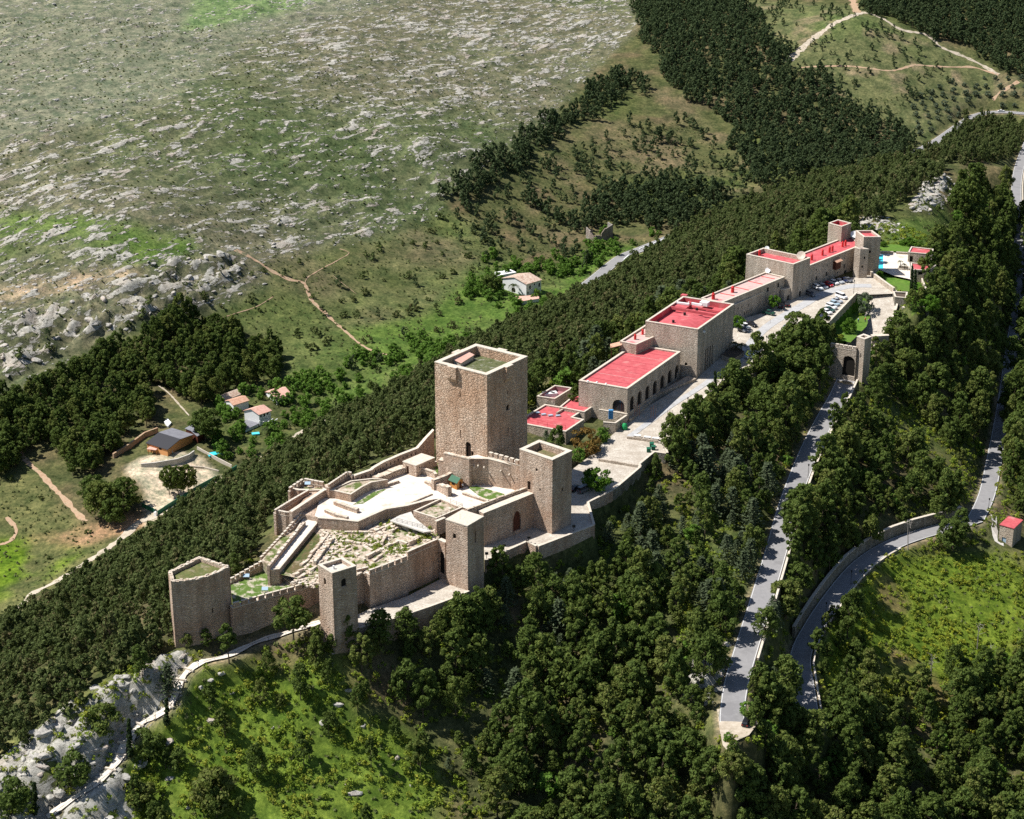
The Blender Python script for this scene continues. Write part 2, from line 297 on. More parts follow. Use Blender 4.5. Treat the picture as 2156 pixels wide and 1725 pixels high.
CT += [PZ(*a) for a in [
 # rocky mountain and field beyond the valley
 (0,1000,-103),(180,960,-101),(350,880,-99),(0,860,-92),(200,760,-88),(0,700,-75),(250,650,-72),(450,560,-70),(0,500,-54),(300,450,-50),(600,450,-66),(0,250,-30),(500,250,-34),(0,0,-8),(500,0,-12),
 (900,300,-52),(900,0,-24),(1250,150,-52),(1300,0,-38),(900,450,-78),(700,600,-86),(700,750,-96),(900,650,-95),(1000,560,-91),(1150,480,-89),(480,700,-92),(600,800,-99),
 (1400,100,-44),(1600,200,-60),(1800,40,-28),(2100,0,-26),(2156,120,-50),(1900,200,-62),(2000,255,-75),(1500,300,-76),(1400,400,-85),(1640,350,-80),(1650,0,-30),
 (1060,615,-94.5),(1130,630,-95),(500,880,-98),(560,880,-99),(600,830,-98.5),(380,950,-98),(300,1000,-100),(350,1080,-104),
 # crest and slopes in front of the castle
 (250,1440,-16),(330,1410,-14.5),(110,1545,-23),(30,1615,-28),(0,1660,-31),(215,1640,-30),(0,1725,-36),(100,1725,-37),(420,1385,-14.5),(480,1370,-14.8),(520,1348,-14.5),(640,1320,-14),(700,1370,-15),(250,1540,-25),(330,1480,-20),
 (600,1400,-19),(500,1500,-26),(300,1600,-33),(600,1650,-37),(250,1725,-40),(450,1725,-41),(750,1420,-21),(760,1320,-14),(900,1340,-19),(900,1500,-32),(900,1725,-46),(1040,1250,-16),(1100,1300,-21),(1100,1500,-36),(1200,1725,-50),(1250,1180,-17),
 (1300,1300,-27),(1250,1060,-14),(1320,1010,-12),(1400,1450,-35),(1450,1600,-40),(1420,930,-7),(1520,830,-6),(1450,1050,-15),(1560,960,-14.5),(1480,1250,-24),(1400,1180,-21),(1620,850,-11),(1590,760,-6),(1520,1380,-25),(1440,1400,-27),(1490,1440,-27),
 # between and below the roads
 (1780,1000,-25),(1800,1100,-31),(1740,1200,-32),(1640,1330,-31),(1630,1430,-38),(1600,1480,-40),(1600,1560,-41),(1850,1060,-32),(1900,800,-20),(2000,700,-22),(1950,950,-31),(2030,1040,-38),(2050,900,-39),(2000,560,-10),(2050,480,-20),(1880,720,-10),(1920,650,-6),(2080,600,-38),
 (1900,1300,-48),(1900,1420,-55),(2100,1220,-47),(2100,1400,-58),(1900,1600,-66),(2156,1725,-76),(1700,1600,-52),(1500,1725,-50),(1700,1725,-60),(2125,1130,-43),(2156,1000,-46),(1740,1420,-45),(1800,1260,-42),(1990,1150,-41.5),
 # the crest east of the hotel
 (1900,500,-1.5),(1960,500,-2.5),(1950,440,-4),(1980,420,-6),(2050,365,-16),(2110,350,-32),(1850,560,-0.5),(1960,620,-3),(2000,330,-38),
]]
CT += [(-400,100,-90),(0,120,-90),(400,120,-110),(-600,300,-110),(-350,380,-95),(600,400,-130),(450,500,-110),(500,700,-100),(700,900,-80),(-700,700,-100),(-900,1300,20),(0,2300,90),(1200,2000,60),(-1500,2600,160),(2500,3000,120),(-3500,500,0),(4000,500,-40),(0,6000,200),(-3000,6000,200),(3500,6000,150),(-2500,-1500,-100),(2500,-1500,-100),(0,-1500,-100)]
CT = np.array(CT); keep_i = []
for i in range(len(CT)):
    if all(abs(CT[i][0]-CT[j][0])+abs(CT[i][1]-CT[j][1]) > 4.0 for j in keep_i): keep_i.append(i)
CT = CT[keep_i]
def _rbf_fit(C):
    n = len(C); D = np.hypot(C[:, None, 0]-C[None, :, 0], C[:, None, 1]-C[None, :, 1]); A = np.zeros((n+3, n+3))
    A[:n, :n] = -D + np.eye(n)*0.0 - np.diag(np.zeros(n)); A[:n, :n] += np.eye(n)*(1.5)
    A[:n, n] = 1; A[:n, n+1] = C[:, 0]/1000; A[:n, n+2] = C[:, 1]/1000; A[n:, :n] = A[:n, n:].T
    return np.linalg.solve(A, np.concatenate([C[:, 2], np.zeros(3)]))
WGT = _rbf_fit(CT)
def rbf(X, Y):
    X = np.atleast_1d(np.asarray(X, float)); Y = np.atleast_1d(np.asarray(Y, float)); s = X.shape; X = X.ravel(); Y = Y.ravel(); out = np.empty(len(X)); n = len(CT)
    for k in range(0, len(X), 20000):
        x, y = X[k:k+20000], Y[k:k+20000]
        out[k:k+20000] = -np.hypot(x[:, None]-CT[None, :, 0], y[:, None]-CT[None, :, 1]) @ WGT[:n] + WGT[n]+WGT[n+1]*x/1000+WGT[n+2]*y/1000
    return out.reshape(s)
def vnoise(x, y, seed=0):
    xi = np.floor(x).astype(np.int64); yi = np.floor(y).astype(np.int64); fx = x-xi; fy = y-yi
    fx = fx*fx*(3-2*fx); fy = fy*fy*(3-2*fy)
    def h(a, b):
        n = (a*374761393+b*668265263+seed*1274126177) & 0xffffffff; n = ((n ^ (n >> 13))*1274126177) & 0xffffffff
        return ((n ^ (n >> 16)) & 0xffff)/65535.0
    return (h(xi, yi)*(1-fx)+h(xi+1, yi)*fx)*(1-fy)+(h(xi, yi+1)*(1-fx)+h(xi+1, yi+1)*fx)*fy
def fbm(x, y, o=5, seed=0, g=0.5):
    a = 1.0; s = 0; t = 0
    for i in range(o): s = s+a*vnoise(x*2**i+i*17.3, y*2**i-i*9.1, seed+i); t += a; a *= g
    return s/t
def inpoly(x, y, poly):
    r = np.zeros(np.shape(x), bool); n = len(poly); j = n-1
    for i in range(n):
        xi, yi = poly[i][:2]; xj, yj = poly[j][:2]
        if yi != yj: r ^= ((yi > y) != (yj > y)) & (x < (xj-xi)*(y-yi)/(yj-yi)+xi)
        j = i
    return r
def segdist(x, y, pts):                      # distance to a polyline and the height there
    best = np.full(np.shape(x), 1e9); zz = np.zeros(np.shape(x))
    for a, b in zip(pts[:-1], pts[1:]):
        dx, dy = b[0]-a[0], b[1]-a[1]; L = dx*dx+dy*dy+1e-9; t = np.clip(((x-a[0])*dx+(y-a[1])*dy)/L, 0, 1)
        d = np.hypot(x-a[0]-t*dx, y-a[1]-t*dy); m = d < best; best = np.where(m, d, best)
        if len(a) > 2: zz = np.where(m, a[2]+t*(b[2]-a[2]), zz)
    return best, zz
def spline(pts, step=4.0):
    out = []; n = len(pts)
    for i in range(n-1):
        p0, p1, p2, p3 = [np.array(pts[max(0, min(n-1, k))], float) for k in (i-1, i, i+1, i+2)]
        m = max(2, int(np.linalg.norm((p2-p1)[:2])/step))
        for k in range(m):
            t = k/m; out.append(tuple(0.5*((2*p1)+(-p0+p2)*t+(2*p0-5*p1+4*p2-p3)*t*t+(-p0+3*p1-3*p2+p3)*t**3)))
    out.append(tuple(pts[-1])); return out
ROADS = {k: spline([PZ(*a) for a in L]) for k, L in (('road1', ROAD1), ('road2', ROAD2), ('road3', ROAD3), ('vroad', VROAD), ('ramp', RAMP))}
def G0(uv):                                  # sight line against the smooth base surface
    d = np.array(ray(*uv)); t = np.arange(330, 900, 1.5)/np.linalg.norm(d); p = d[None, :]*t[:, None]
    k = np.nonzero(p[:, 2]+CAMZ < rbf(p[:, 0], p[:, 1]))[0][0]; return (p[k, 0], p[k, 1], float(rbf(p[k, 0], p[k, 1])[0]))
STAIR = [S2(2420,235),S2(2150,330),S2(1950,405),S2(1700,505),S2(1540,560),S2(1430,625),S2(1370,710),S2(1330,800),S2(1290,880),S2(1170,980),S2(1060,1070),S2(985,1130),S2(940,1200),S2(915,1280),S2(840,1380),S2(750,1460),S2(620,1570),S2(470,1670),S2(360,1740)]
ROADS['stair'] = spline([G0(q) for q in STAIR], 2.0)
RW = {'stair': 3.0, 'road1': 6.3, 'road2': 5.9, 'road3': 5.4, 'vroad': 6.5, 'ramp': 8.6}

# paved forecourt: it falls gently from the hotel car park to the castle gate
ZPK = [(-1e4, -8.0), (500, -8.0), (545, -6.0), (610, -1.6), (660, -0.3), (700, 0.0), (1e4, 0.0)]
def zp(Y): return float(np.interp(Y, [k[0] for k in ZPK], [k[1] for k in ZPK]))
def PP(uv):
    z = -4.0
    for _ in range(30): p = P(uv, z); z = 0.5*z+0.5*zp(p.y)
    return Vector((p.x, p.y, zp(p.y)))
PAVE = [PP(q) for q in [R4(1075,632),R4(1430,470),R4(1515,515),R4(1975,340),R4(1925,152),R4(2130,50),R5(930,1408),R5(1160,1212),R5(1150,1190),R5(1290,1075),R5(1405,1092),R5(1395,1060),R5(1375,1000),R5(1490,845),R5(1610,742),R5(1590,715),R5(1840,495),
   R6(1180,1690),R6(1340,1622),R6(1425,1635),R6(1620,1478),R6(1515,1468),R6(1530,1425),R7(600,1210),R7(890,1092),R7(1155,812),R7(1270,820),R7(1500,810),R7(1500,770),R7(1290,615),R7(1240,640),R7(1100,665),R7(740,750),R7(560,860),R7(330,980),R6(1250,1150),R6(1180,1350),R6(860,1690),R5(1660,400),R5(1060,760),R5(950,880),R5(860,960),R5(690,1120),R5(545,1230),R4(1790,330),R4(1500,330),R4(1072,480)]]
PAVE_XY = [(p.x, p.y) for p in PAVE]
# level areas inside the walls: name -> (height, outline)
def poly(z, pts): return [tuple(P(q, z)[:2]) for q in pts]
CASTLE_OUT = poly(-4, [R3(680,1090),R3(1480,880),R3(1830,800),R4(120,700),R4(690,460),R4(1060,470),R4(1500,340),R2(1650,1240),R2(1400,1000),R2(1000,1000),R2(560,1020),R2(0,1250),R1(1560,1390),R1(1350,1330),R1(1230,1430),R1(1100,1630),R3(940,690),R3(670,870)])
COURT = poly(0, [T1(690,735),T1(1235,775),T1(1620,610),T1(2156,490),T2(740,890),T2(1040,1010),T2(1115,1035),T2(1935,750),T2(1900,640),T2(1150,600),T2(700,520),T2(660,330),T2(250,470),T1(1800,0),T1(1150,100),T1(500,190),T1(300,320),T1(110,630),T1(430,650),T1(600,690)])
RUINS = poly(-3, [T1(690,860),T1(1240,850),T1(2156,560),T2(1120,1040),T2(1100,1160),R4(690,460),R4(440,600),R3(1900,770),R3(1480,880),R3(1080,800),R3(1450,330)])
GRASSCT = poly(-6, [R3(680,1085),R3(1300,905),R3(1470,870),R3(1090,800),R3(1010,760),R3(670,900)])
LOWTER = poly(-12, [R4(10,1180),R4(330,1110),R4(610,1015),R4(950,885),R4(770,770),R4(440,930),R4(140,1010),R4(40,1040)])
LAWN = poly(-5.5, [R7(1150,880),R7(1265,800),R7(1310,930),R7(1240,1110),R7(1100,1250),R7(930,1225),R7(900,1150)])
GARDEN = poly(-1, [R7(1290,640),R7(1370,400),R7(1640,380),R7(1700,560),R7(1800,780),R7(1700,960),R7(1630,900),R7(1620,800),R7(1490,780)])
ORANGE_YARD = poly(-97, [S1(740,1130),S1(870,1060),S1(1200,1050),S1(1410,1170),S1(1250,1270),S1(930,1440),S1(870,1400),S1(880,1210)])
def shrink(pl, d):
    a = sum(pl[i][0]*pl[(i+1) % len(pl)][1]-pl[(i+1) % len(pl)][0]*pl[i][1] for i in range(len(pl))); q = list(pl) if a > 0 else list(reversed(pl)); return inset(q, d)
LAYBY = poly(-29.3, [S7(*q) for q in ((1400,1085),(1560,1050),(1650,1110),(1680,1180),(1620,1260),(1530,1300),(1500,1400),(1440,1330),(1420,1230))])
PLATEAU = [(LAYBY, -29.6, 4), (shrink(CASTLE_OUT, 4.5), -7.6, 1.2), (shrink(LOWTER, 0.8), -12.3, 1.5), (LAWN, -5.8, 2), (GARDEN, -1.3, 6)]

# ---- grid
def axis(lo, hi, flo, fhi, step_f, grow=1.12):
    a = list(np.arange(flo, fhi+0.01, step_f)); s = step_f; x = fhi
    while x < hi: s *= grow; x += s; a.append(x)
    s = step_f; x = flo; pre = []
    while x > lo: s *= grow; x -= s; pre.append(x)
    return np.array(pre[::-1]+a)
GX = axis(-6000, 6000, -350, 380, 1.7); ys = [345.0]
while ys[-1] < 1500: ys.append(ys[-1]+1.35+(ys[-1]-345)*0.0013)
s_ = ys[-1]-ys[-2]
while ys[-1] < 9000: s_ *= 1.12; ys.append(ys[-1]+s_)
pre = []; y_ = 345.0; s_ = 1.5
while y_ > -3000: s_ *= 1.18; y_ -= s_; pre.append(y_)
GY = np.array(pre[::-1]+ys)
XX, YY = np.meshgrid(GX, GY); ZZ = rbf(XX, YY)
UU, VV = proj(XX, YY, ZZ); VALID = (YY > 300) & (YY < 2500) & (np.abs(XX) < 900)
ridge = sorted([PZ(a, b, c)[:2] for a, b, c, _ in BACK] + [(-250, 380), (-900, 380), (260, 980), (330, 1010), (900, 1100)])
RXs = [r[0] for r in ridge]; RYs = [r[1] for r in ridge]
def isback(X, Y): return Y > np.interp(X, RXs, RYs)
BK = isback(XX, YY)
def zone(polyuv, back=None, blur=0, U=None, V=None, B=None):
    U = UU if U is None else U; V = VV if V is None else V; B = BK if B is None else B
    m = inpoly(U, V, polyuv)
    if back is not None: m &= (B == back)
    return m
def polys(f, pts): return [f(*p) for p in pts]
ROCKHILL = [(-200,-400),(1390,-400),(1340,60),(1250,150),(1180,230),(1130,290),(1050,340),(930,430),(930,450),(820,500),(700,520),(560,560),(560,600),(420,660),(300,680),(150,760),(0,860),(-200,900)]
CRAG = [(0,690),(60,650),(200,600),(330,560),(460,530),(520,560),(470,590),(420,640),(330,670),(240,700),(150,720),(90,760),(40,800),(0,800),(0,860),(-100,860),(-100,680)]
RIDGEROCK = [(-60,1640),(60,1560),(150,1480),(250,1435),(340,1375),(400,1372),(420,1400),(400,1440),(330,1520),(280,1570),(250,1640),(300,1725),(200,1760),(-60,1760)]
RIDGE2 = polys(S5, [(1450,1320),(1500,1200),(1550,1100),(1680,1070),(1700,1120),(1650,1240),(1540,1290)])
RIDGE3 = polys(S5, [(1110,1370),(1200,1320),(1330,1350),(1420,1400),(1400,1460),(1280,1440),(1180,1400)])
CLIFF = polys(S7, [(1200,780),(1330,720),(1440,620),(1520,600),(1500,700),(1420,900),(1400,1040),(1230,1110),(1180,1080)])
def soft(m, noise_amt=0.0, x=None):
    return m.astype(float)
f1 = fbm(XX/55, YY/55, 5, 3); f2 = fbm(XX/14, YY/14, 4, 11); f3 = fbm(XX/150, YY/150, 4, 23)
ca, sa = math.cos(0.85), math.sin(0.85)
SA = (XX*ca+YY*sa); SB = (-XX*sa+YY*ca)
strata = fbm(SA/26, SB/7, 5, 31, 0.6); strata2 = fbm(SA/9, SB/3.0, 4, 37, 0.6)
RK = zone(ROCKHILL, True).astype(float)
CR = zone(CRAG, True).astype(float); RR = zone(RIDGEROCK).astype(float)*(~BK | (YY < 470)); RR = np.maximum(RR, zone(RIDGE2).astype(float)); RR = np.maximum(RR, zone(RIDGE3).astype(float)*0.8); RR = np.maximum(RR, zone(CLIFF, False).astype(float))
def blur(a, n):
    for _ in range(n):
        a = (a+np.roll(a, 1, 0)+np.roll(a, -1, 0)+np.roll(a, 1, 1)+np.roll(a, -1, 1))/5
    return a
RKs = blur(RK, 8); CRs = blur(CR, 6); RRs = blur(RR, 3)
rockness = np.clip(RKs*(0.33+0.7*(strata-0.5)+0.3*(f3-0.5)+1.1*(strata2-0.5)), 0.02*RKs, 1)
rockness = np.maximum(rockness*(1-0.3*CRs), CRs*np.clip(0.42+2.8*(strata2-0.5), 0, 1)); rockness = np.maximum(rockness, RRs*np.clip(0.72+2.6*(fbm(SA/6, SB/2.5, 4, 51)-0.45), 0, 1))
relief = RKs*(np.clip(strata-0.52, 0, 1)*7.0+(strata2-0.5)*2.0+(f1-0.5)*5)
ridged = 1-np.abs(2*fbm(SA/16, SB/7, 4, 61)-1)
relief += CRs*(ridged*7.5-5.0+(strata2-0.5)*4.5)
r3 = 1-np.abs(2*fbm(SA/7, SB/3.5, 4, 71)-1)
relief += RRs*(r3*5.0-2.6+(fbm(XX/2.2, YY/2.2, 3, 5)-0.5)*3.4)
relief += (1-RKs)*(1-RRs)*((f2-0.5)*1.4+(f1-0.5)*2.5)
# keep relief off the castle and the roads
def flat_mask():
    m = np.ones(XX.shape)
    for polyg, z, bl in PLATEAU+[(PAVE_XY, 0, 4)]:
        m = np.where(inpoly(XX, YY, polyg), 0, m)
    return m
near = (YY > 330) & (YY < 1700) & (np.abs(XX) < 520)
fm = flat_mask(); ZZ = ZZ+relief*blur(fm, 3)*np.where(VALID, 1, 0.3)
def blend_to(mask_inside, dist, z, bl):
    global ZZ
    w_ = np.clip(1-dist/bl, 0, 1); w_ = w_*w_*(3-2*w_); ZZ = np.where(mask_inside, z, ZZ*(1-w_)+z*w_)
for polyg, z, bl in PLATEAU:
    ins = inpoly(XX, YY, polyg); d, _ = segdist(XX, YY, list(polyg)+[polyg[0]]); blend_to(ins, d, z, bl)
ins = inpoly(XX, YY, PAVE_XY); d, _ = segdist(XX, YY, PAVE_XY+[PAVE_XY[0]])
ZP = np.interp(YY, [k[0] for k in ZPK], [k[1] for k in ZPK])-0.6
blend_to(ins, d, ZP, 1.8)
for k, L in ROADS.items():
    sub = near; d = np.full(XX.shape, 1e9); z = np.zeros(XX.shape); d[sub], z[sub] = segdist(XX[sub], YY[sub], L)
    hw = RW[k]/2+0.8; blend_to(d < hw, d-hw, z-0.35 if k not in ('ramp', 'stair') else z-0.4, 4.0 if k not in ('vroad', 'stair') else (7.0 if k == 'vroad' else 2.5))
ROADD = np.full(XX.shape, 1e9)
for k, L in ROADS.items(): ROADD[near] = np.minimum(ROADD[near], segdist(XX[near], YY[near], L if k != 'vroad' else L[:0]+[p for p in L if proj(*p)[0] < 1418])[0]-RW[k]/2)
Lv = [p for p in ROADS['vroad'] if proj(*p)[0] > 1865]; ROADD[near] = np.minimum(ROADD[near], segdist(XX[near], YY[near], Lv)[0]-RW['vroad']/2)
# ground cover colour
UU, VV = proj(XX, YY, ZZ)
def C(c): return np.array(c)[None, None, :]
def lay(base, m, c): return base*(1-m[..., None])+C(c)*m[..., None]
col = np.zeros(XX.shape+(3,))+C((0.09, 0.1, 0.045))                        # forest floor
col = lay(col, np.clip((f2-0.45)*4, 0, 1)*0.7, (0.15, 0.115, 0.075)); col = lay(col, np.clip((f1-0.5)*5, 0, 1)*0.6, (0.075, 0.11, 0.03))
FIELD = [(300,620),(560,545),(700,500),(930,440),(1010,470),(1090,560),(1200,600),(1170,640),(1000,720),(900,740),(820,800),(700,870),(600,800),(590,720),(480,690),(420,650),(200,760),(0,880),(-100,880),(-100,760)]
fz = blur(zone(FIELD, True).astype(float), 4); base = np.clip((f1-0.42)*4, 0, 1)
fc = (1-base[..., None])*C((0.105, 0.135, 0.05))+base[..., None]*C((0.145, 0.14, 0.08)); fc = fc*(0.85+0.5*(f2-0.4))[..., None]
col = col*(1-fz[..., None])+fc*fz[..., None]
vg = blur(zone([(600,800),(700,700),(900,660),(1000,560),(1200,560),(1300,520),(1400,520),(1300,600),(1150,660),(950,760),(780,850),(650,880)], True).astype(float), 8)*np.clip((f1-0.38)*5, 0, 1)
col = lay(col, vg*0.85, (0.085, 0.155, 0.03))
hillg = (1-np.clip((f3-0.25)*3.2, 0, 1)[..., None])*C((0.105, 0.14, 0.065))+np.clip((f3-0.25)*3.2, 0, 1)[..., None]*C((0.17, 0.17, 0.115))
hillg = hillg*(0.8+0.8*(strata-0.35))[..., None]
col = col*(1-RKs[..., None])+hillg*RKs[..., None]
pale = blur(zone([(-150,-400),(1000,-400),(900,-20),(700,40),(520,90),(380,200),(200,260),(0,300),(-150,320)], True).astype(float), 40); col = lay(col, pale*0.75, (0.2, 0.215, 0.165)); rockness = rockness*(1-0.35*pale)
gr = blur(zone([(-50,440),(120,450),(300,470),(420,500),(400,545),(250,570),(120,600),(0,640),(-50,650)], True).astype(float), 10)
col = lay(col, gr*np.clip((f1-0.3)*3, 0, 1)*0.9, (0.1, 0.19, 0.03))
gr = blur(zone([(380,70),(620,20),(760,-30),(560,-40),(420,-20)], True).astype(float), 10); col = lay(col, gr*0.6, (0.14, 0.25, 0.08))
tr = blur(zone([(-50,620),(80,590),(300,560),(310,575),(100,620),(-50,650)], True).astype(float), 4); col = lay(col, tr*0.8, (0.42, 0.33, 0.24))
# bare brown spur banks among the pines
for pg in ([(1350,150),(1400,150),(1500,260),(1600,350),(1620,420),(1540,430),(1480,340),(1400,230)], [(1050,380),(1130,420),(1240,500),(1160,500),(1080,440)], [(1130,290),(1250,230),(1500,330),(1560,420),(1440,400),(1300,350),(1160,400)]):
    col = lay(col, blur(zone(pg, True).astype(float), 5)*0.6*np.clip(0.5+2.5*(f2-0.5), 0, 1), (0.17, 0.145, 0.09))
scrubhill = blur(zone(polys(S5, [(330,0),(1150,40),(1650,260),(2000,440),(2154,480),(2154,560),(1960,600),(1750,740),(1500,900),(1400,780),(1080,620),(900,480),(700,380),(600,200)]), True).astype(float), 4)
col = lay(col, scrubhill*0.9, (0.12, 0.135, 0.065)); col = lay(col, scrubhill*np.clip((f1-0.45)*5, 0, 1)*0.6, (0.1, 0.15, 0.05)); col = lay(col, scrubhill*np.clip((f2-0.58)*6, 0, 1)*0.7, (0.25, 0.2, 0.14))
# lower left meadow
ml = blur(zone([(-50,960),(50,960),(130,1060),(190,1120),(230,1160),(100,1240),(0,1300),(-60,1300)], True).astype(float), 5)
col = lay(col, ml*0.8, (0.13, 0.14, 0.06)); ml2 = blur(zone([(-50,1130),(120,1140),(180,1160),(60,1250),(-50,1280)], True).astype(float), 5)*np.clip((f2-0.35)*4, 0, 1); col = lay(col, ml2, (0.11, 0.18, 0.02))
col = lay(col, blur(zone([(60,1130),(150,1120),(260,1090),(330,1060),(300,1110),(180,1150),(90,1150)], True).astype(float), 3)*np.clip((f2-0.3)*3, 0, 1), (0.42, 0.26, 0.17))
# green front slopes
fs = blur(zone([(250,1400),(760,1380),(740,1480),(900,1560),(960,1760),(200,1760)], False).astype(float), 5)
col = lay(col, fs*np.clip((f1-0.1)*5, 0, 1), (0.125, 0.19, 0.032)); col = lay(col, fs*np.clip((f2-0.64)*6, 0, 1)*0.6, (0.18, 0.14, 0.08))
fr_ = blur(zone([(1720,1310),(1860,1160),(2156,1170),(2200,1480),(1950,1500),(1720,1440)], False).astype(float), 5)
col = lay(col, fr_*0.95, (0.13, 0.19, 0.025)); col = lay(col, fr_*np.clip((f1-0.52)*7, 0, 1)*0.8, (0.26, 0.26, 0.03)); col = lay(col, fr_*np.clip((f2-0.62)*7, 0, 1)*0.7, (0.19, 0.13, 0.08))
col = lay(col, blur(zone(polys(S5, [(1330,1370),(1450,1340),(1700,1280),(1640,1460),(1570,1560),(1280,1540),(1270,1480)]), False).astype(float), 3), (0.1, 0.155, 0.04))
crest = blur(zone([(0,1560),(150,1470),(260,1420),(380,1380),(420,1400),(200,1640),(0,1725)]).astype(float), 3); col = lay(col, crest*0.8, (0.16, 0.19, 0.07))
for pg, z_ in ((LAWN, 0), (GARDEN, 0)): col = lay(col, inpoly(XX, YY, pg).astype(float), (0.075, 0.155, 0.02))
col = lay(col, inpoly(XX, YY, GRASSCT).astype(float), (0.13, 0.19, 0.05)); col = lay(col, inpoly(XX, YY, RUINS).astype(float), (0.3, 0.25, 0.17))
yd = np.clip(blur(inpoly(XX, YY, ORANGE_YARD).astype(float), 3)*1.6-0.3, 0, 1); col = lay(col, yd, (0.55, 0.47, 0.38)); rockness = rockness*(1-yd)
col = lay(col, np.clip(1-(ROADD-0.2)/1.6, 0, 1)*(ROADD < 3)*0.8, (0.3, 0.25, 0.18))
col = np.clip(col*(0.86+0.5*(fbm(XX/3, YY/3, 3, 81)-0.4))[..., None], 0.01, 0.9)
def hgt(x, y):
    x = np.asarray(x, float); y = np.asarray(y, float)
    i = np.clip(np.searchsorted(GX, x)-1, 0, len(GX)-2); j = np.clip(np.searchsorted(GY, y)-1, 0, len(GY)-2)
    fx = (x-GX[i])/(GX[i+1]-GX[i]); fy = (y-GY[j])/(GY[j+1]-GY[j])
    return (ZZ[j, i]*(1-fx)+ZZ[j, i+1]*fx)*(1-fy)+(ZZ[j+1, i]*(1-fx)+ZZ[j+1, i+1]*fx)*fy
def G(uv, tmin=330):                        # ground point under a sight line
    d = np.array(ray(*uv)); d = d/np.linalg.norm(d); t = np.arange(tmin, 2600, 0.8); p = d[None, :]*t[:, None]
    k = np.nonzero(p[:, 2]+CAMZ < hgt(p[:, 0], p[:, 1]))[0]
    k = k[0] if len(k) else -1
    return Vector((p[k, 0], p[k, 1], float(hgt(p[k, 0], p[k, 1]))))
ny, nx = XX.shape
me = bpy.data.meshes.new('ground'); me.vertices.add(nx*ny)
me.vertices.foreach_set('co', np.stack([XX, YY, ZZ], -1).astype(np.float32).ravel())
q = (np.arange(ny-1)[:, None]*nx+np.arange(nx-1)[None, :]).ravel(); idx = np.stack([q, q+1, q+nx+1, q+nx], -1).ravel()
me.loops.add(len(idx)); me.polygons.add(len(q)); me.loops.foreach_set('vertex_index', idx.astype(np.int32))
me.polygons.foreach_set('loop_start', (np.arange(len(q))*4).astype(np.int32)); me.update(calc_edges=True)
me.polygons.foreach_set('use_smooth', np.ones(len(q), bool))
at = me.color_attributes.new('cover', 'FLOAT_COLOR', 'POINT')
at.data.foreach_set('color', np.concatenate([col, rockness[..., None]], -1).astype(np.float32).ravel())
def terr(nt, b):
    a = N(nt, 'ShaderNodeAttribute', attribute_name='cover')
    ps = wpos(nt, (1, 1, 1), (0, 0, -0.85)); m2 = N(nt, 'ShaderNodeMapping'); m2.inputs['Scale'].default_value = (0.35, 1.0, 1.0); nt.links.new(ps, m2.inputs['Vector'])
    nA = noise(nt, 0.33, 8, 0.72, m2.outputs[0], 0.6); nB = noise(nt, 0.6, 8, 0.85)
    grass = mix(nt, 1.0, a.outputs['Color'], ramp(nt, nB, [(0.36, (0.4, 0.45, 0.38)), (0.5, (1, 1, 1)), (0.64, (1.75, 1.6, 1.5))]), 'MULTIPLY')
    grass = mix(nt, 1.0, grass, ramp(nt, noise(nt, 0.13, 5, 0.7), [(0.38, (0.62, 0.7, 0.6)), (0.62, (1.35, 1.25, 1.15))]), 'MULTIPLY')
    th = N(nt, 'ShaderNodeMath', operation='MULTIPLY_ADD'); nt.links.new(a.outputs['Alpha'], th.inputs[0]); th.inputs[1].default_value = 0.36; nt.links.new(nA, th.inputs[2])
    zero = N(nt, 'ShaderNodeMath', operation='GREATER_THAN'); nt.links.new(a.outputs['Alpha'], zero.inputs[0]); zero.inputs[1].default_value = 0.01
    rm = ramp(nt, th.outputs[0], [(0.66, (0, 0, 0)), (0.70, (1, 1, 1))])
    mk = mix(nt, 1.0, rm, zero.outputs[0], 'MULTIPLY')
    vor = N(nt, 'ShaderNodeTexVoronoi', feature='DISTANCE_TO_EDGE'); vor.inputs['Scale'].default_value = 0.55; nt.links.new(m2.outputs[0], vor.inputs['Vector'])
    rockc = ramp(nt, noise(nt, 0.6, 7, 0.75), [(0.32, (0.26, 0.245, 0.215)), (0.5, (0.44, 0.42, 0.37)), (0.66, (0.6, 0.57, 0.51))])
    rockc = mix(nt, ramp(nt, noise(nt, 0.08, 4, 0.6), [(0.5, (0, 0, 0)), (0.7, (0.5, 0.5, 0.5))]), rockc, (0.42, 0.31, 0.24))
    rockc = mix(nt, ramp(nt, vor.outputs['Distance'], [(0, (0.0, 0.0, 0.0)), (0.09, (0, 0, 0))]), rockc, (0.09, 0.1, 0.05))
    cr = ramp(nt, noise(nt, 0.45, 5, 0.8, m2.outputs[0], 1.2), [(0.455, (0, 0, 0)), (0.49, (0.8, 0.8, 0.8)), (0.525, (0, 0, 0))]); rockc = mix(nt, cr, rockc, (0.11, 0.115, 0.07))
    c = mix(nt, mk, grass, rockc); nt.links.new(c, b.inputs['Base Color'])
    h = mix(nt, 0.6, nB, mk); bump(nt, b, h, 1.0, 0.7)
M['terrain'] = mat('ground_cover', (0.1, 0.1, 0.05), 1.0, terr, spec=0.05)
me.materials.append(M['terrain']); ground = tag(link('ground', me), 'rocky mountainside, valley meadow and wooded castle ridge', kind='structure')

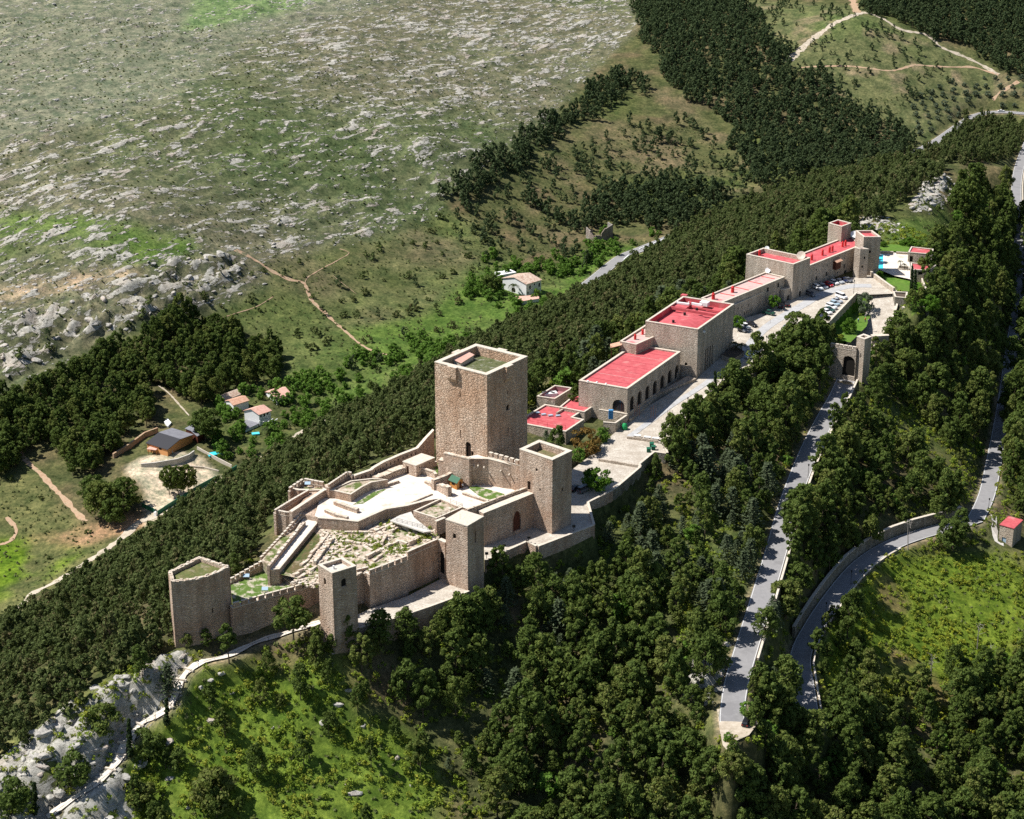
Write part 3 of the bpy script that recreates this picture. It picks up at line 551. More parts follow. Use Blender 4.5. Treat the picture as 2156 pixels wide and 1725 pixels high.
# ---- road ribbons
def ribbon(name, pts, width, m, dz=0.0, side=0.0, parent=None, thick=0.0, drape=False):
    mb = MB(); n = len(pts); L = []; R = []
    for i, p in enumerate(pts):
        a = pts[max(0, i-1)]; b = pts[min(n-1, i+1)]; t = Vector((b[0]-a[0], b[1]-a[1])).normalized(); nrm = Vector((-t.y, t.x))
        wd = width(i/(n-1)) if callable(width) else width
        for lst, s in ((L, side+wd/2), (R, side-wd/2)):
            x, y = p[0]+nrm.x*s, p[1]+nrm.y*s
            lst.append((x, y, (float(hgt(x, y)) if drape else p[2])+dz))
    for i in range(n-1):
        mb.face([R[i], R[i+1], L[i+1], L[i]])
    me = mb.mesh(name, m); o = link(name, me, parent); return o
def offset_pts(pts, s):
    out = []; n = len(pts)
    for i, p in enumerate(pts):
        a = pts[max(0, i-1)]; b = pts[min(n-1, i+1)]; t = Vector((b[0]-a[0], b[1]-a[1])).normalized(); out.append((p[0]-t.y*s, p[1]+t.x*s, p[2]))
    return out
for k in ('road1', 'road2', 'road3', 'vroad'):
    lab = {'road1': 'upper grey access road climbing through pines to the gate', 'road2': 'lower grey road curving below the stone retaining wall', 'road3': 'grey road running along the right edge of the wooded slope', 'vroad': 'grey valley road behind the castle ridge'}[k]
    o = tag(ribbon('road', ROADS[k], RW[k], M['asphalt']), lab, kind='structure')
    for s in (-1, 1):
        l = ribbon('edge_line', ROADS[k], 0.12, M['paintline'], 0.02, s*(RW[k]/2-0.25), o)
o = tag(ribbon('ramp', ROADS['ramp'], RW['ramp'], M['paving']), 'cobbled ramp from the car park down to the gate', kind='structure')
def path(uvs, width, m, label, name='path', step=3.0):
    pts = spline([tuple(G(q)) for q in uvs], step*0.6); wf = width if callable(width) else (lambda t: width); rr = random.Random(int(uvs[0][0])); jit = [rr.uniform(0.45, 1.25) for _ in range(400)]
    o = ribbon(name, pts, lambda t: wf(t)*jit[int(t*(len(pts)-1)+0.5) % 400], m, 0.12, drape=True); return tag(o, label, kind='structure')
M['redearth'] = mat('red_earth', (0.5, 0.3, 0.2), 0.95, speckle((0.36, 0.23, 0.14), (0.5, 0.36, 0.25), 0.5, (0.2, 0.19, 0.1), 0.5, 0.55))
M['paleearth'] = mat('pale_earth', (0.55, 0.47, 0.38), 0.95, speckle((0.36, 0.3, 0.22), (0.54, 0.47, 0.38), 0.5, (0.22, 0.21, 0.13), 0.4, 0.57))
path(polys(S6, [(985,1050),(1060,1090),(1140,1140),(1220,1180),(1280,1195),(1310,1265),(1370,1320),(1480,1420),(1560,1475),(1630,1495)]), lambda t: 2.6-1.2*t, M['redearth'], 'red earth footpath crossing the green field')
path(polys(S6, [(1283,1195),(1295,1170),(1330,1150),(1420,1100),(1470,1065),(1430,1052)]), 0.6, M['redearth'], 'thin red earth footpath curling up the field')
path(polys(S6, [(930,1340),(1060,1300),(1110,1280),(1150,1250)]), 0.4, M['redearth'], 'short earth footpath below the crag')
path(polys(S6, [(1400,1160),(1460,1210),(1500,1240)]), 0.35, M['redearth'], 'faint earth footpath in the field')
path(polys(S1, [(110,1070),(180,1150),(250,1210),(320,1290),(400,1370),(450,1430),(520,1500)]), 2.6, M['redearth'], 'worn red track beside the pine clump')
path(polys(S1, [(965,670),(1040,730),(1150,855)]), 0.9, M['paleearth'], 'pale footpath above the houses')
path(polys(S1, [(40,1470),(100,1550),(60,1620),(0,1640)]), 2.0, M['redearth'], 'eroded bare gully in the meadow')
path([(-30,1320),(0,1305),(60,1260),(120,1225),(208,1169),(262,1130),(294,1100),(360,1075),(440,1040),(520,990),(600,935),(680,885)], 4.2, M['paleearth'], 'pale gravel track along the valley bottom', 'track')
path(polys(S5, [(715,380),(790,310),(860,245),(930,195),(1010,140),(1080,110),(1150,85),(1210,78)]), 5.0, M['paleearth'], 'pale dirt track climbing the far hill', 'track')
path(polys(S5, [(1140,80),(1120,30),(1110,-20)]), 6.0, M['redearth'], 'reddish dirt track going over the far hilltop', 'track')
path(polys(S5, [(1205,80),(1300,120),(1400,180),(1560,215),(1650,290),(1800,350),(1900,400),(2000,460)]), 3.0, M['paleearth'], 'dirt firebreak along the upper pine wood', 'track')
path(polys(S5, [(800,415),(900,408),(1000,405),(1120,408),(1250,425),(1350,432),(1450,410),(1520,400),(1700,412),(1850,415),(2000,460)]), 1.8, M['redearth'], 'thin red path across the scrub hillside')
path(polys(S5, [(1965,615),(2000,575),(2050,540),(2120,500)]), 2.5, M['redearth'], 'orange dirt track through the olive trees', 'track')
# paved forecourt sheet, split where its slope changes
b_ = bmesh.new(); vs = [b_.verts.new((p.x, p.y, 0)) for p in PAVE]
for t in tessellate_polygon([[Vector((p.x, p.y, 0)) for p in PAVE]]):
    try: b_.faces.new([vs[i] for i in t])
    except ValueError: pass
for yk in (500, 545, 610, 660, 700): bmesh.ops.bisect_plane(b_, geom=b_.verts[:]+b_.edges[:]+b_.faces[:], plane_co=(0, yk, 0), plane_no=(0, 1, 0))
for v in b_.verts: v.co.z = zp(v.co.y)
bmesh.ops.recalc_face_normals(b_, faces=b_.faces)
if sum(f.normal.z for f in b_.faces) < 0: bmesh.ops.reverse_faces(b_, faces=b_.faces)
me = bpy.data.meshes.new('forecourt'); b_.to_mesh(me); b_.free(); me.materials.append(M['paving'])
tag(link('pavement', me), 'pale stone paved forecourt and car park along the hotel', kind='structure')
def strip(uvs, width, m, dz=0.03, step=3.0):
    pts = spline([tuple(PP(q)) for q in uvs], step); pts = [(p[0], p[1], zp(p[1])) for p in pts]; return pts
o = ribbon('driving_lane', strip([R5(1060,930),R5(1250,790),R5(1450,640),R5(1700,480),R5(1900,340),R6(1270,1560),R6(1400,1370),R6(1560,1210),R6(1800,1060),R6(1960,970),R7(760,860),R7(950,780),R7(1130,740),R7(1300,740)], 4, None), lambda t: 2.4+1.7*t, M['paving_smooth'], 0.03)
tag(o, 'smooth grey driving lane through the cobbled forecourt', kind='structure')

# ================================================================== BUILDINGS
def opening_outline(s, z, w, h, kind):
    if kind == 'rect': return [(s-w/2, z), (s+w/2, z), (s+w/2, z+h), (s-w/2, z+h)]
    pts = [(s-w/2, z), (s+w/2, z)]; r = w/2; rise = r if kind == 'arch' else r*1.5; zs = z+h-rise
    for k in range(9):
        a = math.pi*k/8
        if kind == 'arch': pts.append((s+r*math.cos(a), zs+r*math.sin(a)))
        else:
            x = r*math.cos(a); f = 1-abs(x)/r; pts.append((s+x, zs+rise*math.sin(math.pi/2*min(1, f*1.0))**0.8))
    return pts
def shell(mb, poly, z0, z1, ops=(), mat=0, depth=0.45):
    """walls round a CCW outline with true recessed openings; ops: (edge, uv of sill middle, w, h, kind). Returns the pane outlines."""
    panes = []; n = len(poly); z1l = z1 if isinstance(z1, (list, tuple)) else [z1]*n
    for i in range(n):
        a, b = poly[i], poly[(i+1) % n]; L = math.hypot(b[0]-a[0], b[1]-a[1]); ex, ey = (b[0]-a[0])/L, (b[1]-a[1])/L; nx_, ny_ = -ey, ex
        za, zb = z1l[i], z1l[(i+1) % n]
        holes = []
        for k, o in enumerate(ops):
            if o[0] != i: continue
            s, z = onwall(a, b, o[1]) if not isinstance(o[1], dict) else (o[1]['s']*L, o[1]['z'])
            s = min(max(s, o[2]/2+0.15), L-o[2]/2-0.15); z = max(z, z0+0.05); h = min(o[3], min(za, zb)-z-0.2)
            holes.append((k, opening_outline(s, z, o[2], h, o[4])))
        W = lambda q, d=0.0: (a[0]+ex*q[0]+nx_*d, a[1]+ey*q[0]+ny_*d, q[1])
        if not holes: mb.face([W((0, z0)), W((L, z0)), W((L, zb)), W((0, za))], mat); continue
        outl = [(0, z0), (L, z0), (L, zb), (0, za)]; allp = outl+[p for _, h in holes for p in h]
        for t in tessellate_polygon([[Vector((p[0], p[1], 0)) for p in outl]]+[[Vector((p[0], p[1], 0)) for p in h] for _, h in holes]):
            q = [allp[k] for k in t]; ar = (q[1][0]-q[0][0])*(q[2][1]-q[0][1])-(q[2][0]-q[0][0])*(q[1][1]-q[0][1])
            mb.face([W(p) for p in (q if ar > 0 else q[::-1])], mat)
        for k, h in holes:
            m = len(h)
            for j in range(m): mb.face([W(h[j]), W(h[(j+1) % m]), W(h[(j+1) % m], depth), W(h[j], depth)], mat)
            panes.append((k, [W(p, depth-0.01) for p in h], W, h))
    return panes
def add_panes(t, panes, ops):
    for k, pts, W, h in panes:
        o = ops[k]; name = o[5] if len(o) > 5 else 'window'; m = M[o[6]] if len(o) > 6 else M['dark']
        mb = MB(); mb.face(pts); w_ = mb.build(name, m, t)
        if name in ('window', 'door') and o[2] > 1.0:
            f = MB(); x0 = min(p[0] for p in h); x1 = max(p[0] for p in h); zlo = min(p[1] for p in h); zhi = max(p[1] for p in h)
            for s0 in ([(x0+x1)/2] if o[2] < 2.4 else [x0+(x1-x0)*q for q in (0.25, 0.5, 0.75)]):
                top = zhi-0.15 if o[4] == 'rect' else zhi-0.25-abs(s0-(x0+x1)/2)*0.9
                f.face([W((s0-0.05, zlo), 0.38), W((s0+0.05, zlo), 0.38), W((s0+0.05, top), 0.38), W((s0-0.05, top), 0.38)])
            fo = f.build('frame', M['door'], t); fo.parent = w_; fo.matrix_parent_inverse = Matrix.Identity(4); fo.location = (0, 0, 0)
def block(name, label, cat, poly, zt, z0, wall='hotel', roof='redroof', parapet=0.8, thick=0.55, ops=(), group=None, cap='cap', inner=None, capw=None, capt=0.22):
    poly = ccw(poly); p0 = poly[0]; t = thing(name, (p0[0], p0[1], z0), label, cat, group)
    mb = MB(); ops = [o if len(o) > 4 else o+('rect',) for o in ops]; panes = shell(mb, poly, z0, zt-capt, ops)
    inn = inset(poly, thick); zr = zt-parapet
    if parapet > capt+0.05:
        for i in range(len(poly)):
            a, b = inn[(i+1) % len(poly)], inn[i]; mb.face([(a[0], a[1], zr), (b[0], b[1], zr), (b[0], b[1], zt-capt), (a[0], a[1], zt-capt)], 1)
        rf = MB(); rf.face([(x, y, zr) for x, y in inset(poly, thick-0.05)]); rf.build('roof', M[roof], t)
        c = MB(); c.ring(inset(poly, -0.07), inset(poly, (capw or thick)+0.04), zt-capt, zt); c.build('coping', M[cap], t)
    else:
        c = MB(); c.prism(inset(poly, -0.07), zt-capt, zt, bottom=True); c.build('roof', M[roof], t)
    mb.build('wall', [M[wall], M[inner or wall]], t); add_panes(t, panes, ops)
    return t, poly, zr
def polyuv(z, pts): return [tuple(P(q, z)[:2]) for q in pts]

# ------------------------------------------------ the keep
KZ = ztop((916, 968), 1.5, 761.7)
kp = quad(R2(1027,365), R2(550,245), R2(1397,195), KZ)
keep, kp, kzr = block('keep_tower', 'tallest tower of the castle, huge square tan stone keep with grass on its roof', 'tower', kp, KZ, -1.0, 'keep', 'dark', 3.0, 1.35,
    ops=[(3, R2(857,1115), 1.9, 4.6, 'arch', 'door', 'dark'), (3, R2(893,1118), 0.8, 1.9, 'rect', 'window'), (3, R2(788,940), 0.35, 2.4, 'rect'), (3, R2(783,570), 0.35, 1.8, 'rect'), (0, R2(1218,690), 1.5, 1.8, 'arch'), (0, R2(1221,890), 0.35, 1.6, 'rect'), (0, R2(1218,540), 0.5, 1.2, 'rect')], capw=1.3)
def sideboxes(t, poly, zt, edges, w, out, hh, m, thick=1.2):
    for e, f in edges:
        a, b = poly[e], poly[(e+1) % 4]; L = math.hypot(b[0]-a[0], b[1]-a[1]); ex, ey = (b[0]-a[0])/L, (b[1]-a[1])/L; ox, oy = ey, -ex; s = L*f
        q = lambda d, k: (a[0]+ex*(s+d)+ox*k, a[1]+ey*(s+d)+oy*k)
        mb = MB(); A, B, Cc, D = q(-w/2, 0.02), q(w/2, 0.02), q(w/2, out), q(-w/2, out)
        pl = ccw([A, B, Cc, D]); mb.prism([(p[0], p[1]) for p in pl], zt-hh, zt+0.05, 0, topmat=1)
        low = ccw([A, B, q(w/2, 0.15), q(-w/2, 0.15)]); 
        for (p, r), (p2, r2) in (((D, Cc), (q(-w/2, 0.1), q(w/2, 0.1))),):
            mb.face([(p2[0], p2[1], zt-hh-1.3), (r2[0], r2[1], zt-hh-1.3), (r[0], r[1], zt-hh), (p[0], p[1], zt-hh)])
        for s1 in (-w/2, w/2):
            x0, x1 = q(s1, 0.02), q(s1, out); mb.face([(x0[0], x0[1], zt-hh), (x1[0], x1[1], zt-hh), (x0[0], x0[1], zt-hh-1.3)])
        mb.build('bartizan', [M[m], M['cap']], t)
sideboxes(keep, kp, KZ, [(0, 0.5), (1, 0.5), (2, 0.45), (3, 0.36)], 3.0, 0.95, 3.4, 'keep')
def grassroof(name, poly, z, t, amt=0.5, cols=((0.1, 0.13, 0.04), (0.17, 0.17, 0.08), (0.3, 0.27, 0.2)), scale=0.6, seed=1):
    key = 'turf%d' % seed
    M[key] = mat(key, cols[0], 1.0, speckle(cols[0], cols[1], scale, cols[2], scale*0.8, 0.56, 1.0, 0.3))
    b = bmesh.new(); vs = [b.verts.new((x-t.location.x, y-t.location.y, z-t.location.z)) for x, y in poly]; b.faces.new(vs)
    bmesh.ops.triangulate(b, faces=b.faces); bmesh.ops.subdivide_edges(b, edges=b.edges, cuts=14, use_grid_fill=True)
    for v in b.verts: v.co.z += 0.5*fbm(np.array([v.co.x*0.5+seed*9]), np.array([v.co.y*0.5]), 4, seed)[0]*(1 if amt else 0)
    bmesh.ops.recalc_face_normals(b, faces=b.faces)
    me = bpy.data.meshes.new(name); b.to_mesh(me); b.free(); me.materials.append(M[key]); return link(name, me, t)
grassroof('turf', inset(kp, 1.3), kzr+0.02, keep, seed=3, cols=((0.07, 0.09, 0.03), (0.15, 0.155, 0.08), (0.3, 0.29, 0.24)))
# stair house on the keep: red lean-to roof, blue door
zr_ = kzr; a_ = quad(R2(790,262), R2(690,238), R2(905,200), zr_+1.3)
ht = thing('stair_house', (a_[0][0], a_[0][1], zr_), 'small stone stair hut with red lean-to roof and blue door on the keep roof', 'hut')
mb = MB(); pz = shell(mb, a_, zr_, [zr_+1.3, zr_+1.7, zr_+2.6, zr_+2.2], [(3, {'s': 0.55, 'z': zr_+0.06}, 0.9, 1.2, 'rect', 'door', 'bluedoor')], depth=0.1); mb.build('wall', M['cap'], ht); add_panes(ht, pz, [(3, 0, 0.9, 1.2, 'rect', 'door', 'bluedoor')])
mb = MB(); e_ = inset(a_, -0.2); zz_ = [zr_+1.34, zr_+1.74, zr_+2.64, zr_+2.24]; mb.prism(e_, [z for z in zz_], [z+0.15 for z in zz_], bottom=True); mb.build('roof', M['tilepink'], ht)

# ------------------------------------------------ the other castle towers
nb = R4(1640,412); SEZ = ztop(nb, -8, R2(1625,1140)[1])
se, sp, szr = block('castle_tower', 'square stone tower with sunken grassy roof standing beside the castle gate', 'tower', quad(R2(1625,1140), R2(1325,1040), R2(1803,1055), SEZ), SEZ, -10.5, 'castle', 'dark', 2.2, 1.15,
    ops=[(3, R2(1410,1415), 1.1, 2.6, 'rect', 'door'), (3, R2(1480,1245), 0.7, 0.9, 'rect'), (3, R2(1512,1425), 0.5, 0.8, 'rect'), (0, R2(1715,1425), 0.7, 0.9, 'rect')])
grassroof('turf', inset(sp, 1.1), szr+0.02, se, seed=5, cols=((0.12, 0.11, 0.05), (0.22, 0.18, 0.1), (0.1, 0.14, 0.04)))
nb = R4(935,880); FZ = ztop(nb, -12, R4(935,340)[1])
ft, fp, _ = block('castle_tower', 'square stone tower with closed pale flat roof in the middle of the front wall', 'tower', quad(R4(935,342), R4(755,287), R4(1070,263), FZ), FZ, -22, 'castle', 'cap', 0.2, 1.0,
    ops=[(3, R4(828,450), 1.0, 1.5, 'arch', 'window'), (0, R4(1003,480), 0.5, 3.2, 'arch', 'window')], capt=0.25)
MZ = ztop(R3(1605,1535), -16, R3(1590,805)[1])
mt_, mp, mzr = block('castle_tower', 'slim square stone tower with two arched openings and a walled roof deck', 'tower', quad(R3(1592,807), R3(1463,728), R3(1812,740), MZ), MZ, -22, 'castle', 'concrete', 1.1, 0.7,
    ops=[(3, R3(1527,915), 1.0, 1.9, 'arch', 'window'), (0, R3(1700,930), 1.5, 2.2, 'arch', 'window')])
mb = MB(); pm = P(R3(1606,770), mzr); mb.cyl((pm.x, pm.y, mzr), (pm.x, pm.y, mzr+0.9), 0.25, 0.25); mb.build('vent_post', M['white'], mt_)
LZ = ztop(R3(400,1530), -16, R3(345,862)[1])
lp = ccw(polyuv(LZ, [R3(122,882),R3(230,878),R3(345,862),R3(450,835),R3(555,798),R3(657,742),R3(385,650),R3(95,788)]))
lt = thing('castle_tower', (lp[0][0], lp[0][1], -22), 'broad rounded stone tower with rough grassy top at the tip of the castle', 'tower')
mb = MB(); pz = shell(mb, lp, -22, LZ-0.35, [(3, R3(503,1170), 0.4, 1.3, 'rect', 'window')]); inn = inset(lp, 0.95)
for i in range(len(lp)):
    a, b = inn[(i+1) % len(lp)], inn[i]; mb.face([(a[0], a[1], LZ-1.3), (b[0], b[1], LZ-1.3), (b[0], b[1], LZ-0.35), (a[0], a[1], LZ-0.35)])
mb.build('wall', M['castle'], lt); add_panes(lt, pz, [(3, 0, 0.4, 1.3, 'rect', 'window')])
grassroof('turf', inset(lp, 0.9), LZ-1.3, lt, seed=7, cols=((0.1, 0.13, 0.04), (0.16, 0.15, 0.06), (0.24, 0.21, 0.13)))
mb = MB()
for i in range(len(lp)):                          # ragged rubble crown, stone by stone
    a, b = Vector(lp[i]), Vector(lp[(i+1) % len(lp)]); ai, bi = Vector(inn[i]), Vector(inn[(i+1) % len(lp)]); L = (b-a).length; k = max(1, int(L/0.75))
    for j in range(k):
        for o in (0.25, 0.75):
            c = a.lerp(b, (j+0.5)/k).lerp(ai.lerp(bi, (j+0.5)/k), o); h = rnd.uniform(0.15, 0.5)
            mb.box((c.x, c.y, LZ-0.35+h/2), (L/k*rnd.uniform(0.75, 1.0), 0.5*rnd.uniform(0.8, 1.05), h), math.atan2(b.y-a.y, b.x-a.x)+rnd.uniform(-.15, .15))
tag(mb.build('crown_stones', M['ruinstone'], lt), kind='stuff')

# ------------------------------------------------ castle walls
def wall(name, label, pts, zt, zb, thick=1.0, m='castle', merlon=None, side=1, ops=(), cap=True, cat='wall', rough=False, group=None):
    """pts: sighted points of the near top edge; zt per point (or one). side=1 thickens away from the camera."""
    n = len(pts); ztl = zt if isinstance(zt, (list, tuple)) else [zt]*n; zbl = zb if isinstance(zb, (list, tuple)) else [zb]*n
    A = [P(q, z) for q, z in zip(pts, ztl)]; mh = merlon[2] if merlon else 0.0
    outer = [(p.x, p.y) for p in A]; inner = []
    for i in range(n):
        ns = []
        for j in (i-1, i):
            if 0 <= j < n-1:
                d = Vector((outer[j+1][0]-outer[j][0], outer[j+1][1]-outer[j][1])).normalized(); ns.append(Vector((-d.y, d.x)))
        m_ = sum(ns, Vector((0, 0))); m_ = m_/max(0.4, m_.dot(ns[0])) if len(ns) > 1 else ns[0]
        inner.append((outer[i][0]+m_.x*thick*side, outer[i][1]+m_.y*thick*side))
    t = thing(name, (outer[0][0], outer[0][1], min(zbl)), label, cat, group); mb = MB(); cp = MB()
    for i in range(n-1):
        a, b, c, d = outer[i], outer[i+1], inner[i+1], inner[i]; za, zb_ = ztl[i]-mh, ztl[i+1]-mh; ba, bb = zbl[i], zbl[i+1]; e = 0.16 if cap else 0
        k = max(1, int(math.hypot(b[0]-a[0], b[1]-a[1])/(2.2 if rough else 999)))
        if ops and any(o[0] == i for o in ops):
            q = [(a[0], a[1]), (b[0], b[1]), (c[0], c[1]), (d[0], d[1])]; q = q if side == 1 else [q[1], q[0], q[3], q[2]]
            pz = shell(mb, q, min(ba, bb), [za-e, zb_-e, zb_-e, za-e] if side == 1 else [zb_-e, za-e, za-e, zb_-e], [(0,)+tuple(o[1:]) for o in ops if o[0] == i]); add_panes(t, pz, [(0,)+tuple(o[1:]) for o in ops if o[0] == i])
        else:
            mb.face([(a[0], a[1], ba), (b[0], b[1], bb), (b[0], b[1], zb_-e), (a[0], a[1], za-e)]); mb.face([(c[0], c[1], bb), (d[0], d[1], ba), (d[0], d[1], za-e), (c[0], c[1], zb_-e)])
            if i == 0: mb.face([(d[0], d[1], ba), (a[0], a[1], ba), (a[0], a[1], za-e), (d[0], d[1], za-e)])
            if i == n-2: mb.face([(b[0], b[1], bb), (c[0], c[1], bb), (c[0], c[1], zb_-e), (b[0], b[1], zb_-e)])
        tgt = cp if cap else mb
        if rough:
            for j in range(k):
                f0, f1_ = j/k, (j+1)/k; L2 = lambda p, q, f: (p[0]*(1-f)+q[0]*f, p[1]*(1-f)+q[1]*f)
                pl = ccw([L2(a, b, f0+0.02), L2(a, b, f1_-0.02), L2(d, c, f1_-0.02), L2(d, c, f0+0.02)]); zc = za*(1-(f0+f1_)/2)+zb_*(f0+f1_)/2
                tgt.prism(pl, zc-e-0.3, zc+rnd.uniform(-0.12, 0.12))
        else:
            x = 0.05; da = Vector((a[0]-d[0], a[1]-d[1])).normalized()*x; 
            A1, B1, C1, D1 = (a[0]+da.x, a[1]+da.y), (b[0]+da.x, b[1]+da.y), (c[0]-da.x, c[1]-da.y), (d[0]-da.x, d[1]-da.y)
            if cap:
                q = [A1, B1, C1, D1]; zs = [za, zb_, zb_, za]
                if side != 1: q = q[::-1]; zs = zs[::-1]
                cp.prism(q, [z-e for z in zs], zs, bottom=True)
            else: mb.face([(a[0], a[1], za), (b[0], b[1], zb_), (c[0], c[1], zb_), (d[0], d[1], za)])
    mb.build('body', M[m], t)
    if cap or (rough and cp.v): cp.build('coping', M['cap'] if not rough else M['ruinstone'], t)
    if merlon:
        pitch, mw, mh, mth = merlon; mm = MB(); mm.box((0, 0, mh/2-0.06), (mw, mth, mh-0.1)); mm.box((0, 0, mh-0.05), (mw+0.08, mth+0.08, 0.12), mat=1); mes = mm.mesh('merlon', [M[m], M['cap']])
        for i in range(n-1):
            a, b = outer[i], outer[i+1]; L = math.hypot(b[0]-a[0], b[1]-a[1]); k = max(1, int(round(L/pitch))); nrm = Vector((inner[i][0]-a[0], inner[i][1]-a[1])).normalized()
            for j in range(k):
                f = (j+0.5)/k; x = a[0]*(1-f)+b[0]*f+nrm.x*mth/2; y = a[1]*(1-f)+b[1]*f+nrm.y*mth/2; z = (ztl[i]*(1-f)+ztl[i+1]*f)-mh
                link('merlon', mes, t, (x-t.location.x, y-t.location.y, z-t.location.z), math.atan2(b[1]-a[1], b[0]-a[0]))
    return t
MER = (2.15, 1.72, 1.25, 0.5)
wall('curtain_wall', 'crenellated stone wall between the rounded tip tower and the slim tower', [R3(680,1085),R3(985,1000),R3(1250,930),R3(1475,862)], -4.6, -19, 1.5, merlon=MER)
wall('curtain_wall', 'short crenellated wall stretch just right of the slim tower', [R3(1812,778),R3(1925,752)], -1.8, -19, 1.4, merlon=(1.9, 1.5, 1.25, 0.5))
wall('curtain_wall', 'projecting crenellated wall section with dark water stains', [R4(122,712),R4(280,655),R4(440,590)], -1.4, -18, 2.4, merlon=MER)
wall('curtain_wall', 'crenellated wall section below the excavated ruins, next to the flat-roofed tower', [R4(440,560),R4(565,505),R4(692,452)], -0.9, -17, 1.4, merlon=MER)
wall('curtain_wall', 'plain stone return wall tucked behind the flat-roofed tower', [R4(692,455),R4(750,480)], -1.0, -17, 1.2, ops=[(0, R4(725,740), 1.9, 6.5, 'arch', 'door', 'dark')])
GZ = ztop(R4(1515,345), -8, R4(1510,62)[1])
wall('gate_wall', 'tall stone castle gate wall pierced by a pointed doorway', [R4(1068,238),R4(1290,150),R4(1512,60)], [GZ-0.4, GZ, GZ], -12, 2.2, ops=[(1, R4(1347,383), 3.0, 6.0, 'point', 'door', 'door')])
wall('parapet_wall', 'narrow inner parapet along the gate wall walkway', [T2(1115,1040),T2(1520,890),T2(1935,742)], GZ+0.9, GZ-3.6, 0.7, rough=True)
# bailey behind the gate wall: filled walkway
mb = MB()
# keep forecourt walls
KW = ztop(T2(1255,715), 0, T2(1180,352)[1])
wall('inner_wall', 'high inner wall with drain spouts running from the keep steps to the gate tower', [T2(1165,345),T2(1395,348),T2(1600,400),T2(1835,468)], [KW, KW, KW-0.3, KW-1.2], -1, 1.0, ops=[])
wall('inner_wall', 'tall buttressed wall at the foot of the keep doorway', [T2(780,268),T2(960,310),T2(1135,352)], KW+0.5, -1, 1.1, rough=True)
wall('inner_wall', 'short side wall joining the buttressed wall to the keep', [T2(1135,352),T2(1165,345)], KW+0.5, -1, 1.0)
wall('buttress', 'free standing stone pier beside the keep steps', [T2(712,365),T2(800,378),T2(905,335)], KW-2.2, -1, 2.4, rough=True, cat='pier')
wall('inner_wall', 'crenellated wall on the far side of the keep yard', [T2(1392,258),T2(1600,312),T2(1822,378)], KW+1.2, 0, 1.0, merlon=(1.75, 1.15, 1.3, 0.7), m='castle')
mbp = MB(); pf = polyuv(KW-1.5, [T2(1000,345),T2(1165,352),T2(1830,470),T2(1830,385),T2(1395,262)]); 
ty = thing('keep_yard', (pf[0][0], pf[0][1], KW-2.0), 'raised narrow yard between the keep and its crenellated wall', 'terrace'); mbp.prism(ccw(pf), -0.5, KW-1.5); mbp.build('floor', M['court'], ty)
# drain spouts
sp0 = (P(T2(1165,345), KW), P(T2(1395,348), KW), P(T2(1600,400), KW-0.3), P(T2(1835,468), KW-1.2))
for q, seg in ((T2(1205,440),0),(T2(1258,435),0),(T2(1340,455),0),(T2(1575,505),1),(T2(1690,555),2),(T2(1800,590),2)):
    a, b = sp0[seg], sp0[seg+1]; s, z = onwall(a, b, q); L = (b-a).to_2d().length; e = (b-a).to_2d()/L; x, y = a.x+e.x*s, a.y+e.y*s; o_ = (e.y, -e.x)
    t = thing('drain_spout', (x, y, z), 'stone drain spout sticking out of the high inner wall', 'spout', 'drain spouts on the inner wall'); mb = MB(); mb.cyl((x-o_[0]*0.2, y-o_[1]*0.2, z), (x+o_[0]*0.9, y+o_[1]*0.9, z-0.1), 0.22, 0.2, 6); mb.build('pipe', M['cap'], t)
# rear wall with loopholes
rw = [R2(545,868),R2(470,950),R2(400,1033),R2(240,1095),R2(90,1160),R2(0,1213),R1(1960,1230),R1(1800,1285)]
zrw = [8.5, 6.3, 4.5, 4.2, 4.0, 3.6, 3.6, 3.4]
wall('curtain_wall', 'long rear castle wall with a row of loopholes, climbing to the keep', rw[::-1], zrw[::-1], -9, 0.9, side=1, m='castle',
    ops=[(k, {'s': f, 'z': zrw[::-1][k]-1.55}, 0.42, 0.75, 'rect', 'loophole') for k in range(5) for f in (0.14, 0.38, 0.62, 0.86)])
wall('inner_wall', 'low wall holding the walkway in front of the loopholed rear wall', [T1(1490,190),T1(1700,100),T1(1850,45),R2(280,1215)], 1.9, -1, 2.2, rough=True)
wall('curtain_wall', 'short crenellated rear wall above the gravel terrace', [T1(835,270),T1(960,185),T1(1095,95),T1(1150,110)], 4.2, -9, 0.9, merlon=(1.25, 0.95, 0.9, 0.5))
wall('curtain_wall', 'crenellated far side of the square rear bastion', [T1(300,318),T1(400,250),T1(492,190)], 1.8, -16, 0.7, merlon=(1.5, 1.15, 1.0, 0.6))
wall('curtain_wall', 'crenellated end of the square rear bastion', [T1(492,190),T1(620,215),T1(755,240)], 1.8, -14, 0.7, merlon=(1.9, 1.3, 1.1, 0.6))
wall('curtain_wall', 'front wall of the square rear bastion', [T1(300,318),T1(420,345),T1(560,345)], 0.9, -14, 0.8)
wall('curtain_wall', 'crenellated walkway wall of the rear corner bastion', [T1(105,618),T1(330,480),T1(562,345)], 1.0, -19, 0.8, merlon=(1.35, 1.05, 1.0, 0.55), side=1)
wall('curtain_wall', 'orange stained outer face of the rear corner bastion', [T1(105,620),T1(240,648),T1(400,655)], 0.6, -19, 1.5, merlon=(1.9, 1.4, 1.0, 0.6))
wall('curtain_wall', 'long crenellated wall stepping down along the stair walk', [R3(930,663),R3(1120,460),R3(1303,250)], [-4.2, -2.0, 0.2], -18, 0.75, merlon=(1.3, 1.02, 0.95, 0.5), side=-1)
wall('curtain_wall', 'lowest crenellated rear wall beside the grassy corner court', [R3(665,862),R3(840,762),R3(1010,668)], [-4.5, -3.6, -2.6], -18, 0.75, merlon=(1.45, 1.15, 0.95, 0.5))
